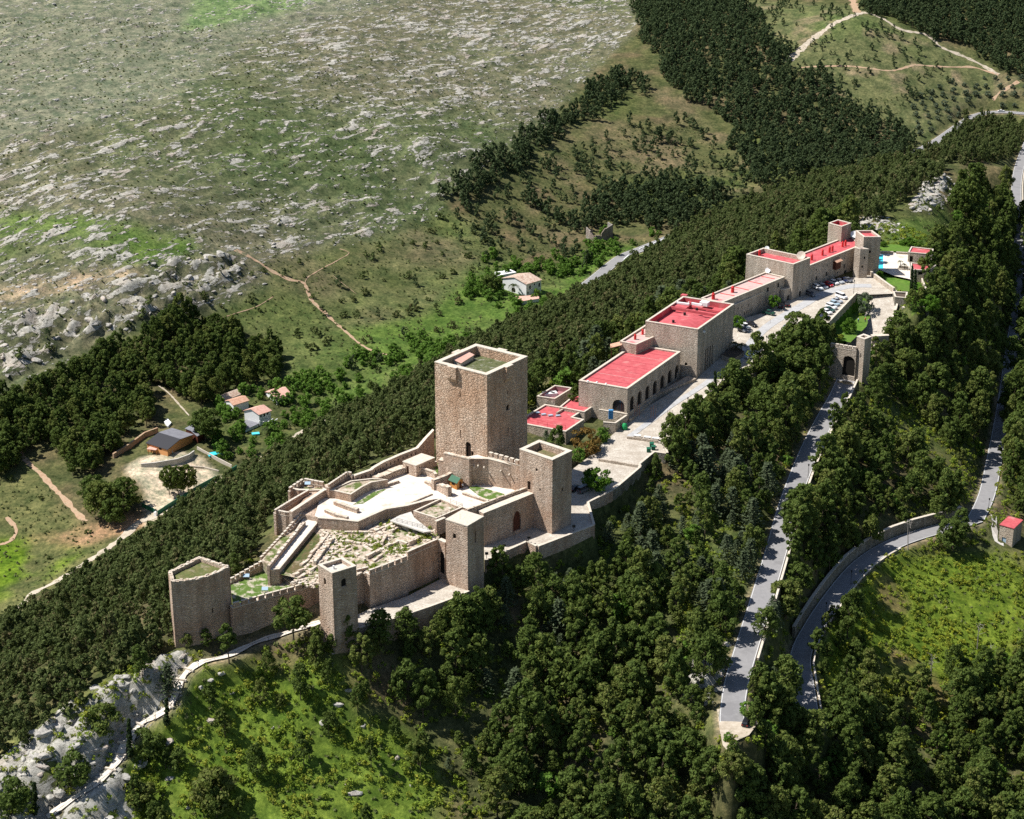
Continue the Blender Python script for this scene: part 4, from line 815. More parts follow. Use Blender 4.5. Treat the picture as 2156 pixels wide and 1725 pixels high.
wall('inner_wall', 'long pale topped inner wall rising from the stair walk to the rear bastion', [T1(330,642),T1(560,490),T1(780,345),T1(915,348)], [1.9, 2.1, 2.3, 2.3], -3, 1.0, ops=[(2, T1(845,535), 1.0, 1.9, 'arch', 'door', 'dark')])
# raised gravel terrace
def platform(name, label, pts, zt, zb, top='lime', rim=0.5, m='castle', cat='terrace', rimh=0.35):
    pl = ccw(polyuv(zt, pts)); t = thing(name, (pl[0][0], pl[0][1], zb), label, cat); mb = MB(); shell(mb, pl, zb, zt-0.12); mb.build('wall', M[m], t)
    c = MB(); c.ring(inset(pl, -0.05), inset(pl, rim), zt-0.12, zt); c.build('coping', M['cap'], t)
    f = MB(); f.face([(x, y, zt-rimh) for x, y in inset(pl, rim-0.03)]); f.build('floor', M[top], t)
    if rimh > 0.12:
        r = MB(); q = inset(pl, rim)
        for i in range(len(q)): a, b = q[(i+1) % len(q)], q[i]; r.face([(a[0], a[1], zt-rimh), (b[0], b[1], zt-rimh), (b[0], b[1], zt-0.12), (a[0], a[1], zt-0.12)])
        r.build('inner_face', M[m], t)
    return t
platform('raised_terrace', 'raised gravel terrace with weeds behind the big pale court', [T1(1135,402),T1(1290,300),T1(1415,238),T1(1640,200),T1(1440,180),T1(1130,215),T1(835,345),T1(912,352)], 2.4, -1)
platform('raised_terrace', 'small gravel roof terrace inside the square rear bastion', [T1(560,350),T1(780,342),T1(755,258),T1(500,215),T1(320,322),T1(420,350)], 0.2, -6)
platform('ruin_platform', 'walled gravel platform of a vanished chapel near the flat-roofed tower', [T2(690,1160),T2(1020,1020),T2(1045,1012),T2(742,888),T2(372,1060)], 0.9, -3.5, rimh=0.7, cat='platform')
wall('parapet_wall', 'stub of wall beside the flat-roofed tower roof', [T2(690,1205),T2(815,1155)], 1.2, -3, 0.8)
wall('retaining_wall', 'curved retaining wall between the pale court and the ruins below', [T1(680,725),T1(960,745),T1(1232,775),T1(1430,685),T1(1620,603),T1(1900,560),T1(2156,492),T2(640,905)], 0.35, -4.5, 0.9, rough=False)
wall('low_wall', 'low ruined wall crossing the upper end of the pale court', [T1(895,495),T1(1060,560),T1(1215,612)], 1.2, -1, 1.1, rough=True)
wall('low_wall', 'rough low wall edging the lower court path', [T1(770,610),T1(900,670),T1(1080,720)], 0.9, -1, 0.9, rough=True)
wall('low_wall', 'low stone kerb wall along the grass strip of the court', [T1(1620,270),T1(1800,212)], 0.8, -0.5, 0.6, rough=True)
wall('low_wall', 'low kerb wall around the green plot below the high inner wall', [T2(1040,810),T2(1220,870),T2(1390,925)], 0.7, -0.5, 0.7, rough=True)
wall('low_wall', 'thin stone kerb crossing the court towards the ruins', [T2(350,950),T2(480,890),T2(640,825)], 0.4, -0.3, 0.5, rough=True)
wall('ruin_wall', 'ruined L-shaped wall enclosing a weedy plot under the keep', [T2(490,480),T2(640,530),T2(665,560)], 1.9, -0.5, 0.8, rough=True)
wall('ruin_wall', 'upper edge wall of the weedy plot under the keep', [T2(490,480),T2(600,420),T2(700,385)], 2.0, -0.5, 0.8, rough=True)
wall('ruin_wall', 'stepped ruined wall beside the wooden kiosk', [T2(650,640),T2(840,570),T2(970,505)], 3.2, -0.5, 1.0, rough=True)
wall('ruin_wall', 'sloping ruined wall in front of the stepped wall', [T2(520,655),T2(650,690),T2(845,735)], [0.6, 1.6, 3.0], -0.5, 1.3, rough=True)
platform('walkway_ramp', 'pale sloping walkway edged by a stone wall beside the stair wall', [R3(1030,775),R3(1110,770),R3(1455,350),R3(1430,318),R3(1330,305)], -1.4, -6.5, top='court', rim=0.35, rimh=0.14, cat='walkway')
wall('low_wall', 'thin parapet wall between the two stair walks', [R3(1020,745),R3(1190,530),R3(1350,335)], -0.3, -6, 0.7, rough=True)
mb = MB(); pl = ccw(polyuv(-2.6, [R3(1025,735),R3(1340,320),R3(1300,290),R3(950,690)])); t = thing('stair_walk', (pl[0][0], pl[0][1], -6), 'narrow stepped walk behind the long crenellated wall', 'walkway'); mb.prism(pl, -6, -2.6); mb.build('floor', M['lime'], t)
wall('low_wall', 'angled low wall pair closing the grassy corner court', [R3(1005,795),R3(1105,790),R3(1230,850),R3(1300,905)], -4.6, -7, 1.0, rough=True)
wall('low_wall', 'second angled low wall beside the grassy corner court', [R3(1085,815),R3(1165,860),R3(1240,915)], -4.9, -7, 0.9, rough=True)
# bridge walkway over the ruins
bp = ccw(polyuv(-0.6, [T1(1670,760),T1(1800,690),T1(1960,640),T1(2000,720),T2(620,1340),T2(520,1350)])); t = thing('footbridge', (bp[0][0], bp[0][1], -0.8), 'pale footbridge slab crossing the excavated ruins', 'footbridge'); mb = MB(); mb.prism(bp, -0.95, -0.6, bottom=True); mb.build('deck', M['concrete'], t)
for q in (T1(1750,770), T2(300,1240), T2(520,1340)):
    p = P(q, -0.9); mb = MB(); mb.box((p.x, p.y+0.5, -2.2), (0.5, 0.5, 2.5)); mb.build('support', M['castle'], t)
# flat floors
def floor(name, label, pl, z, m): mb = MB(); mb.face([(x, y, z) for x, y in ccw(pl)]); return tag(mb.build(name, M[m]), label, kind='structure')
CF = [R1(2156,1500),T2(640,905),T2(745,892),T2(1040,1010),T2(1115,1040),T2(1520,890),T2(1930,745),T2(1830,700),T2(1200,640),T2(1000,550),T2(700,560),T2(520,480),T2(250,560),T2(100,560),T1(1850,60),T1(1500,200),T1(1100,240),T1(900,350),T1(780,420),T1(700,500),T1(640,700),T1(690,722),T1(960,745),T1(1232,775),T1(1430,685),T1(1620,603),T1(1900,560),T1(2156,492)]
floor('courtyard', 'dazzling pale gravel courtyard of the castle', ccw(polyuv(0.0, CF[1:])), 0.0, 'court')
mb = MB(); pl = ccw(polyuv(0, [T1(690,722),T1(1232,775),T1(1620,603),T1(1900,560),T1(2156,492),T2(640,905),T2(1040,1012),T2(1115,1050),T2(1925,752),T2(1830,680),T2(1300,400),T2(200,400),T1(1150,150),T1(600,300),T1(330,640)])); mb.prism(inset(pl, 0.3), -5, -0.25); tag(mb.build('courtyard_fill', M['castle']), 'earth filled base beneath the courtyard', kind='structure')
M['lawnm'] = mat('lawn', (0.1, 0.19, 0.03), 1.0, speckle((0.06, 0.14, 0.015), (0.13, 0.22, 0.035), 0.7, (0.1, 0.17, 0.03), 0.2))
M['weedy'] = mat('weedy_gravel', (0.1, 0.19, 0.03), 1.0, speckle((0.07, 0.13, 0.02), (0.13, 0.19, 0.05), 0.9, (0.45, 0.4, 0.32), 0.45, 0.5))
M['weedtrench'] = mat('trench_weeds', (0.1, 0.1, 0.03), 1.0, speckle((0.055, 0.09, 0.02), (0.16, 0.11, 0.06), 0.5, (0.3, 0.23, 0.16), 0.4, 0.56, 1.0, 0.2))
floor('grass_plot', 'bright weedy plot below the high inner wall', ccw(polyuv(0.05, [T2(1120,740),T2(1240,720),T2(1620,830),T2(1600,880),T2(1400,910),T2(1260,850)])), 0.05, 'weedy')
floor('grass_strip', 'green strip at the foot of the raised terrace', ccw(polyuv(0.05, [T1(1160,545),T1(1450,370),T1(1640,320),T1(1480,420),T1(1300,530)])), 0.05, 'weedy')
floor('grass_plot', 'weedy enclosed plot under the keep', ccw(polyuv(0.6, [T2(600,490),T2(640,440),T2(710,400),T2(710,560),T2(670,560)])), 0.6, 'weedy')
floor('grass_court', 'grassy corner court with faint stone outlines', ccw(polyuv(-5.9, [R3(685,1090),R3(1300,905),R3(1100,800),R3(1010,755),R3(665,920)])), -5.9, 'weedy')
floor('ruin_ground', 'pale rubbly ground of the excavated ruins', ccw(polyuv(-3.0, [T1(690,860),T1(1240,870),T1(1700,700),T2(740,1200),R4(700,470),R4(440,580),R4(120,720),R3(1480,900),R3(1080,815),R3(1130,780),R3(1450,370)])), -2.9, 'lime')
floor('ruin_trench', 'overgrown trench with rust-brown weeds in the excavated ruins', ccw(polyuv(-2.85, [R3(1430,430),R3(1480,500),R3(1400,700),R3(1260,830),R3(1150,790),R3(1250,640)])), -2.84, 'weedtrench')
# solar panels / signs on the grassy court
for q, dz in ((R3(810,865), -5.9), (R3(980,985), -5.9), (T1(545,300), 0.1)):
    p = P(q, dz); t = thing('display_board', (p.x, p.y, dz), {0: 'tilted blue board on the grass near the lowest crenellated wall', 1: 'dark framed board standing behind the front crenellations', 2: 'blue board on the roof of the rear bastion'}[(R3(810,865), R3(980,985), T1(545,300)).index(q)], 'board')
    mb = MB(); mb.v = []; pl = [(p.x-0.8, p.y-0.4), (p.x+0.8, p.y-0.4), (p.x+0.8, p.y+0.5), (p.x-0.8, p.y+0.5)]; mb.prism(pl, [dz+0.8, dz+0.8, dz+1.3, dz+1.3], [dz+0.88, dz+0.88, dz+1.38, dz+1.38], bottom=True); mb.build('panel', M['bluedoor'], t)
    for sx in (-0.6, 0.6): mb = MB(); mb.cyl((p.x+sx, p.y, dz), (p.x+sx, p.y, dz+1.0), 0.05, 0.05, 6); mb.build('leg', M['darkmetal'], t)
# excavated ruins: low walls and loose stones
t = thing('excavated_ruins', tuple(P(T1(1300,1100), -2.9)), 'maze of excavated low house walls and rubble inside the castle', 'ruins')
segs = [(T1(680,870),T1(930,870)),(T1(1050,940),T1(1230,930)),(T1(1240,940),T1(1430,950)),(T1(1060,1060),T1(1270,1090)),(T1(1330,880),T1(1650,720)),(T1(1460,930),T1(1720,810)),(T1(900,1030),T1(640,1370)),(T1(830,960),T1(560,1290)),(T1(560,1300),T1(450,1390)),(T1(1500,950),T1(1720,1000)),(T1(1740,1050),T1(1900,1110)),(T1(1930,1110),T1(2050,1040)),(T1(1560,1170),T1(1800,1060)),(T1(1350,1290),T1(1520,1190)),(T1(1440,1330),T1(1560,1250)),(T1(1690,930),T1(1850,850)),(T1(1900,1000),T1(1990,1070)),(T1(1300,1110),T1(1420,1180)),(T1(980,1180),T1(1130,1120)),(T2(230,1300),T2(380,1360)),(T2(120,1470),T2(300,1550)),(T2(40,1350),T2(230,1280)),(T2(380,1480),T2(560,1400)),(T2(600,1380),T2(720,1310)),(R3(1280,870),R3(1450,760)),(R3(1330,800),R3(1240,840)),(T1(1620,1000),T1(1560,1100)),(T2(300,1540),T2(380,1470)),(T1(1200,1240),T1(1330,1330))]
for a, b in segs:
    A, B = P(a, -2.9), P(b, -2.9); L = (B-A).length; k = max(2, int(L/1.5)); h0 = rnd.uniform(0.5, 1.3); mb = MB(); ang = math.atan2(B.y-A.y, B.x-A.x)
    for j in range(k):
        c = A.lerp(B, (j+0.5)/k); h = h0*rnd.uniform(0.6, 1.15); mb.box((c.x, c.y, -2.95+h/2), (L/k*1.02, rnd.uniform(0.6, 0.95), h), ang+rnd.uniform(-.06, .06))
    mb.build('low_wall', M['ruinstone'], t)
mb = MB(); rp = polyuv(-2.9, [T1(700,900),T1(1240,930),T1(1700,760),T2(700,1300),R4(680,470),R4(440,600),R4(120,730),R3(1480,960),R3(1230,900),R3(1500,560)]); rp_ruin = list(rp); xs = [p[0] for p in rp]; ys_ = [p[1] for p in rp]
cnt = 0
while cnt < 1500:
    x, y = rnd.uniform(min(xs), max(xs)), rnd.uniform(min(ys_), max(ys_))
    if not inpoly(np.array([x]), np.array([y]), rp)[0] or fbm(np.array([x/6]), np.array([y/6]), 3, 4)[0] < 0.44: continue
    s = rnd.uniform(0.2, 0.75); mb.box((x, y, -2.9+s*0.25), (s*1.3, s, s*0.7), rnd.uniform(0, 3)); cnt += 1
tag(mb.build('rubble', M['ruinstone'], t), kind='stuff')
mb = MB(); p = P(T2(383,1350), -2.9); 
tw = thing('well', tuple(p), 'round stone well head among the ruins', 'well'); mb.cyl((p.x, p.y, p.z), (p.x, p.y, p.z+1.3), 0.75, 0.7, 12, cap=False); mb.build('shaft', M['cap'], tw)
mb = MB(); mb.ring([(p.x+0.8*math.cos(a*math.pi/6), p.y+0.8*math.sin(a*math.pi/6)) for a in range(12)], [(p.x+0.5*math.cos(a*math.pi/6), p.y+0.5*math.sin(a*math.pi/6)) for a in range(12)], p.z+1.3, p.z+1.5); mb.build('rim', M['cap'], tw)
# flat roofed guard house and kiosk
zgh = ztop(T2(410,600), 0, T2(410,440)[1])
block('guard_house', 'small flat-roofed stone guard house beneath the keep', 'hut', quad(T2(410,440), T2(228,382), T2(665,330), zgh), zgh, -0.5, 'castle', 'cap', 0.2, 0.4, ops=[(3, T2(293,555), 1.0, 2.4, 'rect', 'door', 'door'), (0, T2(487,500), 0.3, 1.2, 'rect'), (0, T2(457,480), 0.4, 0.5, 'rect'), (0, T2(590,420), 0.4, 0.5, 'rect')], capt=0.25)
kb = quad(T2(965,775), T2(872,735), T2(1050,735), 0.0); tk = thing('kiosk', (kb[0][0], kb[0][1], 0), 'varnished wooden ticket kiosk with green gabled roof in the court', 'kiosk')
mb = MB(); n_, r_, f_, l_ = [Vector(q) for q in kb]; mb2 = MB(); zk = 2.2; pz = shell(mb, kb, 0, zk, [(3, {'s': 0.5, 'z': 1.0}, 1.3, 0.8, 'rect', 'window', 'dark'), (0, {'s': 0.6, 'z': 0.06}, 0.8, 1.9, 'rect', 'door', 'door')], depth=0.08)
ml_, mr_ = (n_+r_)/2, (l_+f_)/2; mb.face([(n_.x, n_.y, zk), (r_.x, r_.y, zk), (ml_.x, ml_.y, zk+0.9)]); mb.face([(f_.x, f_.y, zk), (l_.x, l_.y, zk), (mr_.x, mr_.y, zk+0.9)]); mb.build('wall', M['wood'], tk)
add_panes(tk, pz, [(3, 0, 1.3, 0.8, 'rect', 'window', 'dark'), (0, 0, 0.8, 1.9, 'rect', 'door', 'door')])
for s1, (a, b) in ((0, (n_, l_)), (1, (r_, f_))):
    e0 = a+(a-(r_ if s1 == 0 else n_))*0.12; e1 = b+(b-(f_ if s1 == 0 else l_))*0.12; ra, rb = ml_+(ml_-mr_)*0.15, mr_+(mr_-ml_)*0.15; e0 = e0+(ml_-mr_)*0.15; e1 = e1+(mr_-ml_)*0.15
    mb = MB(); mb.face([(e0.x, e0.y, zk-0.15), (e1.x, e1.y, zk-0.15), (rb.x, rb.y, zk+1.0), (ra.x, ra.y, zk+1.0)]); mb.face([(e0.x, e0.y, zk-0.07), (ra.x, ra.y, zk+1.08), (rb.x, rb.y, zk+1.08), (e1.x, e1.y, zk-0.07)]); mb.build('roof_slope', M['greenroof'], tk)
# railings in the court
def railing(label, uvs, z, h=1.0, m='darkmetal', cat='railing', step=1.6, zf=None):
    pts = [P(q, z) if z is not None else zf(q) for q in uvs]; t = thing('railing', tuple(pts[0]), label, cat); rails = MB()
    for a, b in zip(pts[:-1], pts[1:]):
        for hh in (h, h*0.55): rails.cyl((a.x, a.y, a.z+hh), (b.x, b.y, b.z+hh), 0.035, 0.035, 4, cap=False)
        k = max(1, int((b-a).length/step))
        for j in range(k+1): c = a.lerp(b, j/k); mb = MB(); mb.cyl(c, (c.x, c.y, c.z+h), 0.04, 0.04, 5); mb.build('post', M[m], t)
    rails.build('rail', M[m], t); return t
railing('thin dark railing stepping down the court beside the kiosk', [T2(810,800),T2(880,850),T2(905,880),T2(830,900)], 0.0)
railing('thin railing along the edge of the chapel platform', [T2(700,1160),T2(940,1060),T2(1045,1012),T2(880,950)], 0.9)
railing('railing behind the footbridge', [T2(80,1190),T2(640,1340)], -0.6)

# ------------------------------------------------ outer terraces
def edge_wall(label, pts3, drop, up=0.55, thick=0.6, m='retain', name='retaining_wall', out=1):
    """pts3: world points (edge of a level area); wall stands outside that edge."""
    pts = [(p[0], p[1]) for p in pts3]; t = thing(name, (pts3[0][0], pts3[0][1], pts3[0][2]-drop), label, 'wall'); mb = MB(); cp = MB()
    for i in range(len(pts)-1):
        a, b = Vector(pts[i]), Vector(pts[i+1]); e = (b-a).normalized(); n = Vector((e.y, -e.x))*out*thick; za, zb = pts3[i][2], pts3[i+1][2]; a = a-e*0.0; b = b+e*0.0
        q = [(a+n), (b+n), b, a]; q = [(v.x, v.y) for v in q]; zs0 = [za-drop, zb-drop, zb-drop, za-drop]; zs1 = [za+up-.15, zb+up-.15, zb+up-.15, za+up-.15]
        if out < 0: q = q[::-1]; zs0 = zs0[::-1]; zs1 = zs1[::-1]
        mb.prism(q, zs0, zs1); n2 = n.normalized()*0.05; q = [(a+n+n2), (b+n+n2), b-n2, a-n2]; q = [(v.x, v.y) for v in q]; z2 = [za+up-.15, zb+up-.15, zb+up-.15, za+up-.15]; z3 = [z+0.15 for z in z2]
        if out < 0: q = q[::-1]; z2 = z2[::-1]; z3 = z3[::-1]
        cp.prism(q, z2, z3, bottom=True)
    mb.build('body', M[m], t); cp.build('coping', M['cap'], t); return t
EW = [(p.x, p.y, zp(p.y)) for p in PAVE]
edge_wall('ivy spotted retaining wall under the castle gate terrace', EW[0:6], 11, 0.35, m='castle')
edge_wall('dark retaining wall beside the leafy round tree and the parked van', EW[5:9], 10, 0.5)
edge_wall('retaining wall edging the middle forecourt beside the green bins', EW[8:13], 10, 0.6)
edge_wall('retaining wall of the upper forecourt beside the tall cypress', EW[12:17], 11, 0.6)
edge_wall('stone bastion wall below the turning place with the white car', EW[16:23], 12, 0.6, m='hotel')
edge_wall('hidden retaining wall behind the big pines beside the car park', EW[22:25], 9, 0.4, m='hotel')
edge_wall('long pale topped wall between the car park and the sunken lawn', EW[24:26], 9, 0.7, m='hotel')
lt_ = [tuple(P(q, -12)) for q in [R4(10,1195),R4(130,1160),R4(330,1108),R4(610,1015),R4(760,960),R4(940,885)]]
mb = MB(); mb.face([(x, y, -12.0) for x, y in ccw(polyuv(-12, [R4(10,1195),R4(130,1160),R4(330,1108),R4(610,1015),R4(760,960),R4(940,885),R4(940,760),R4(760,760),R4(440,925),R4(130,1030),R4(-20,1100)]))]); tag(mb.build('lower_terrace', M['paving']), 'paved lower walk at the foot of the front castle wall', kind='structure')
edge_wall('mossy retaining wall under the lower front walk', lt_, 8, 0.3, m='castle')

# ------------------------------------------------ hotel
def pz_(uv): return zp(PP(uv).y)
def bz(uvb, vt, z=None): return ztop(uvb, pz_(uvb) if z is None else z, vt)
HZA = ztop(R5(490,1005), -7.0, R5(490,880)[1])
HA, pA, zA = block('hotel_annex', 'lowest red-roofed annex wing with skylights beside the keep', 'building', polyuv(HZA, [R5(490,880),R5(655,770),R5(552,748),R5(645,690),R5(300,632),R5(30,795)]), HZA, -9, parapet=0.5, thick=0.5)
for q in (R5(232,718), R5(287,733), R5(350,742), R5(418,745)):
    p = P(q, zA); mb = MB(); mb.box((p.x, p.y, zA+0.2), (1.5, 1.0, 0.4), 0.3); s = mb.build('skylight', M['metal'], HA); mb = MB(); mb.box((p.x, p.y, zA+0.42), (1.2, 0.75, 0.06), 0.3); g = mb.build('pane', M['bluedoor'], HA); g.parent = s; g.matrix_parent_inverse = Matrix.Identity(4); g.location = (0, 0, 0)
p, q = P(R5(405,728), zA), P(R5(500,672), zA); mb = MB(); c = (p+q)/2; mb.box((c.x, c.y, zA+0.35), ((q-p).length, 0.5, 0.7), math.atan2(q.y-p.y, q.x-p.x)); mb.build('dividing_wall', M['hotel'], HA)
t = railing('red mesh fence along the front edge of the annex roof', [R5(150,805),R5(320,845),R5(487,870)], HZA, 1.6, 'redbright', 'fence', 2.2)
HZB = ztop(R5(390,640), HZA-0.4, R5(390,582)[1])
HB, pB, zB = block('plant_room', 'small walled roof plant room with cooling fans', 'building', quad(R5(390,582), R5(225,558), R5(552,482), HZB), HZB, -8, parapet=1.7, thick=0.4, roof='pinkwall', inner='pinkwall')
p = P(R5(345,560), zB); mb = MB(); mb.box((p.x, p.y+0.6, zB+0.5), (4.4, 2.2, 1.0), 0.25); f = mb.build('cooling_unit', M['white'], HB)
for dx, dy in ((-1.2, 0), (0.6, 0.5), (-0.6, 0.9), (1.1, -0.2)): mb = MB(); mb.cyl((p.x+dx, p.y+0.5+dy*0.7, zB+1.0), (p.x+dx, p.y+0.5+dy*0.7, zB+1.12), 0.45, 0.45, 10); o_ = mb.build('fan', M['darkmetal'], HB); o_.parent = f; o_.matrix_parent_inverse = Matrix.Identity(4); o_.location = (0, 0, 0)
HZ2 = HZA+0.6
block('hotel_annex', 'red-roofed link wing between the plant room and the arcaded hall', 'building', polyuv(HZ2, [R5(660,702),R5(848,575),R5(600,520),R5(430,658)]), HZ2, -8, parapet=0.45, thick=0.4, ops=[(0, R5(795,745), 1.2, 2.0, 'arch', 'door'), (0, R5(830,725), 0.9, 2.0, 'arch', 'door')])
HZC = ztop(R5(1055,800), pz_(R5(1055,800)), R5(1052,490)[1])
arches = [R5(1093,690), R5(1161,640), R5(1232,594), R5(1300,546), R5(1368,496), R5(1435,448), R5(1500,402)]
HC, pC, zC = block('arcaded_hall', 'long red-roofed hall with a row of tall round arches', 'building', quad(R5(1052,490), R5(608,415), R5(1535,152), HZC), HZC, pz_(R5(1055,800))-3, parapet=0.55, thick=0.7,
    ops=[(0, q, 3.0, 4.7, 'arch', 'window', 'dark') for q in arches]+[(0, R5(1556,378), 1.6, 2.3, 'rect', 'window', 'glass'), (3, R5(968,703), 4.0, 4.0, 'arch', 'window', 'glass')])
print('HC', HZC, pz_(R5(1055,800)))
for q in (R5(690,425), R5(772,437), R5(855,450)): p = P(q, HZC); mb = MB(); mb.cyl((p.x, p.y, HZC-0.3), (p.x, p.y, HZC+0.3), 0.45, 0.3, 8); mb.build('roof_vent', M['white'], HC)
for f in (0.12, 0.25, 0.38, 0.51, 0.64, 0.77, 0.9):
    q = [Vector(v) for v in inset(pC, 0.75)]; a_, b_ = q[0].lerp(q[1], f), q[3].lerp(q[2], f); c = (a_+b_)/2; mb = MB(); mb.box((c.x, c.y, zC+0.02), ((b_-a_).length, 0.14, 0.05), math.atan2(b_.y-a_.y, b_.x-a_.x)); mb.build('roof_seam', M['redworn'] if f in (0.25, 0.77) else M['redseam'], HC)
# raised pavement in front of the arcade
zw = pz_(R5(1300,640)); pl = ccw([tuple(PP(q)[:2]) for q in (R5(1062,800),R5(1090,792),R5(1340,560),R5(1560,470),R5(1680,425),R5(1600,400),R5(1060,700))])
tt = thing('arcade_ledge', (pl[0][0], pl[0][1], -4), 'raised stone ledge running below the hall arches', 'ledge'); mb = MB(); mb.prism(pl, -6, [zp(y)+1.0 for x, y in pl]); mb.build('body', M['hotel'], tt)
HZD = bz(R6(860,1730), R6(870,1235)[1])
lan = [(0, R5(x, y), 1.15, 7.4, 'arch', 'window', 'dark') for x, y in ((1760,322),(1780,305),(1801,290),(1822,276))]
HD, pD, zD = block('hotel_hall', 'tallest broad hotel block with four lancet windows and magenta roof pit', 'building', quad(R6(870,1237), R6(347,1155), R6(1228,985), HZD), HZD, -4, parapet=2.0, thick=0.6, inner='redroof',
    ops=lan+[(0, R5(1957,196), 1.1, 2.6, 'arch', 'door', 'dark'), (3, R6(748,1600), 0.9, 1.1, 'arch'), (0, R6(895,1650), 0.5, 0.5, 'rect')])
a, b, c, d = [Vector(q) for q in inset(pD, 0.6)]
def onroof(s, t): v = a.lerp(b, s).lerp(d.lerp(c, s), t); return v
mb = MB(); K = 14
for i in range(K):
    f0, f1_ = i/K, (i+1)/K; prof = lambda f: 1.7*math.sin(math.pi*min(max(f, 0), 1))**0.6
    A0, A1 = onroof(0.02, 0.02+0.9*f0), onroof(0.02, 0.02+0.9*f1_); B0, B1 = onroof(0.48, 0.02+0.9*f0), onroof(0.48, 0.02+0.9*f1_)
    mb.face([(A0.x, A0.y, zD+prof(f0)), (B0.x, B0.y, zD+prof(f0)*0.96), (B1.x, B1.y, zD+prof(f1_)*0.96), (A1.x, A1.y, zD+prof(f1_))]); mb.face([(B0.x, B0.y, zD), (B1.x, B1.y, zD), (B1.x, B1.y, zD+prof(f1_)), (B0.x, B0.y, zD+prof(f0))]); mb.face([(A1.x, A1.y, zD), (A0.x, A0.y, zD), (A0.x, A0.y, zD+prof(f0)), (A1.x, A1.y, zD+prof(f1_))])
mb.build('vault', M['redroof'], HD)
def rbox(parent, name, q, z, size, rz, m, dz=0): p = P(q, z); mb = MB(); mb.box((p.x, p.y, z+size[2]/2+dz), size, rz); return mb.build(name, M[m], parent)
rzD = math.atan2(b.y-a.y, b.x-a.x)
rbox(HD, 'duct', R6(715,990), zD+1.4, (4.6, 0.7, 0.6), rzD-1.45, 'white'); rbox(HD, 'duct', R6(840,998), zD+1.4, (0.7, 5.0, 0.7), rzD, 'white'); rbox(HD, 'duct', R6(935,1000), zD+0.9, (2.2, 2.8, 1.3), rzD, 'white')
for q, sz, m in ((R6(690,1040), (3.0, 5.5, 1.3), 'redroof'), (R6(730,950), (1.6, 2.0, 2.0), 'redroof'), (R6(790,1030), (0.8, 0.8, 2.2), 'redroof'), (R6(905,975), (0.7, 0.7, 1.0), 'redroof')): rbox(HD, 'roof_box', q, zD, sz, rzD, m)
for q in (R6(855,1065), R6(735,1110), R6(622,1185)): rbox(HD, 'chimney_pot', q, zD+1.2, (0.7, 0.7, 1.3), 0.2, 'darkmetal')
rbox(HD, 'roof_beam', R6(820,1075), zD+0.9, (0.5, 17.0, 0.9), rzD, 'redroof'); rbox(HD, 'roof_beam', R6(900,1040), zD+0.4, (0.5, 13.0, 0.5), rzD, 'redroof')
rbox(HD, 'floodlight', R6(930,1265), HZD-2.2, (0.9, 0.6, 0.5), rzD, 'white', -0.2)
HZX = HZC+3.0
HX, pX, zX = block('hotel_wing', 'low wing with worn red roof tucked behind the arcaded hall', 'building', polyuv(HZX, [R6(255,1388),R6(480,1290),R6(560,1130),R6(350,1190),R6(92,1355)]), HZX, -6, parapet=0.6, thick=0.5, roof='redworn')
def chimney(parent, q, z, h=1.9, r=0.42, m='redbright'):
    p = P(q, z); mb = MB(); mb.cyl((p.x, p.y, z), (p.x, p.y, z+h*0.75), r, r*0.9, 8); mb.cyl((p.x, p.y, z+h*0.75), (p.x, p.y, z+h), r*1.1, r*0.35, 8); return mb.build('chimney', M[m], parent)
for q in (R6(243,1340), R6(318,1290)): chimney(HX, q, zX)
p = P(R6(60,1385), HZX-1); t = thing('porch', (p.x, p.y, HZX-5), 'small tiled wooden porch on the forest side of the worn-roof wing', 'porch'); mb = MB(); mb.prism([(p.x-2, p.y-1.5), (p.x+1.6, p.y-1.5), (p.x+1.6, p.y+2), (p.x-2, p.y+2)], [HZX-1.9, HZX-0.9, HZX-0.9, HZX-1.9], [HZX-1.75, HZX-0.75, HZX-0.75, HZX-1.75], bottom=True); mb.build('roof', M['tile'], t)
for dx in (-1.7, 1.2): mb = MB(); mb.cyl((p.x+dx, p.y-1.2, HZX-6), (p.x+dx, p.y-1.2, HZX-1.5), 0.12, 0.12, 6); mb.build('post', M['door'], t)
HZE = bz(R6(1690,958), R6(1690,733)[1])
HE, pE, zE = block('hotel_wing', 'long wing with pale worn roof panels behind the car park', 'building', quad(R6(1100,975), R6(900,925), R6(1732,715), HZE), HZE, -3, parapet=0.55, thick=0.5, roof='redworn',
    ops=[(0, R6(1563,868), 1.3, 1.7, 'rect'), (0, R6(1667,822), 1.3, 1.7, 'rect'), (0, R6(1583,960), 1.2, 1.5, 'rect'), (0, R6(1640,935), 1.2, 1.6, 'rect'), (0, R6(1695,930), 1.1, 1.6, 'rect')])
for q in (R6(1020,940), R6(1212,872)): chimney(HE, q, zE, 2.4, 0.6)
for q, q2 in ((R6(1090,880),R6(1230,905)), (R6(1240,820),R6(1375,850)), (R6(1370,760),R6(1510,790)), (R6(1500,712),R6(1630,738))):
    p1, p2 = P(q, zE+0.05), P(q2, zE+0.05); mb = MB(); c = (p1+p2)/2; mb.box((c.x, c.y, zE+0.06), ((p2-p1).length, 0.35, 0.12), math.atan2(p2.y-p1.y, p2.x-p1.x)); mb.build('roof_seam', M['redbright'], HE)
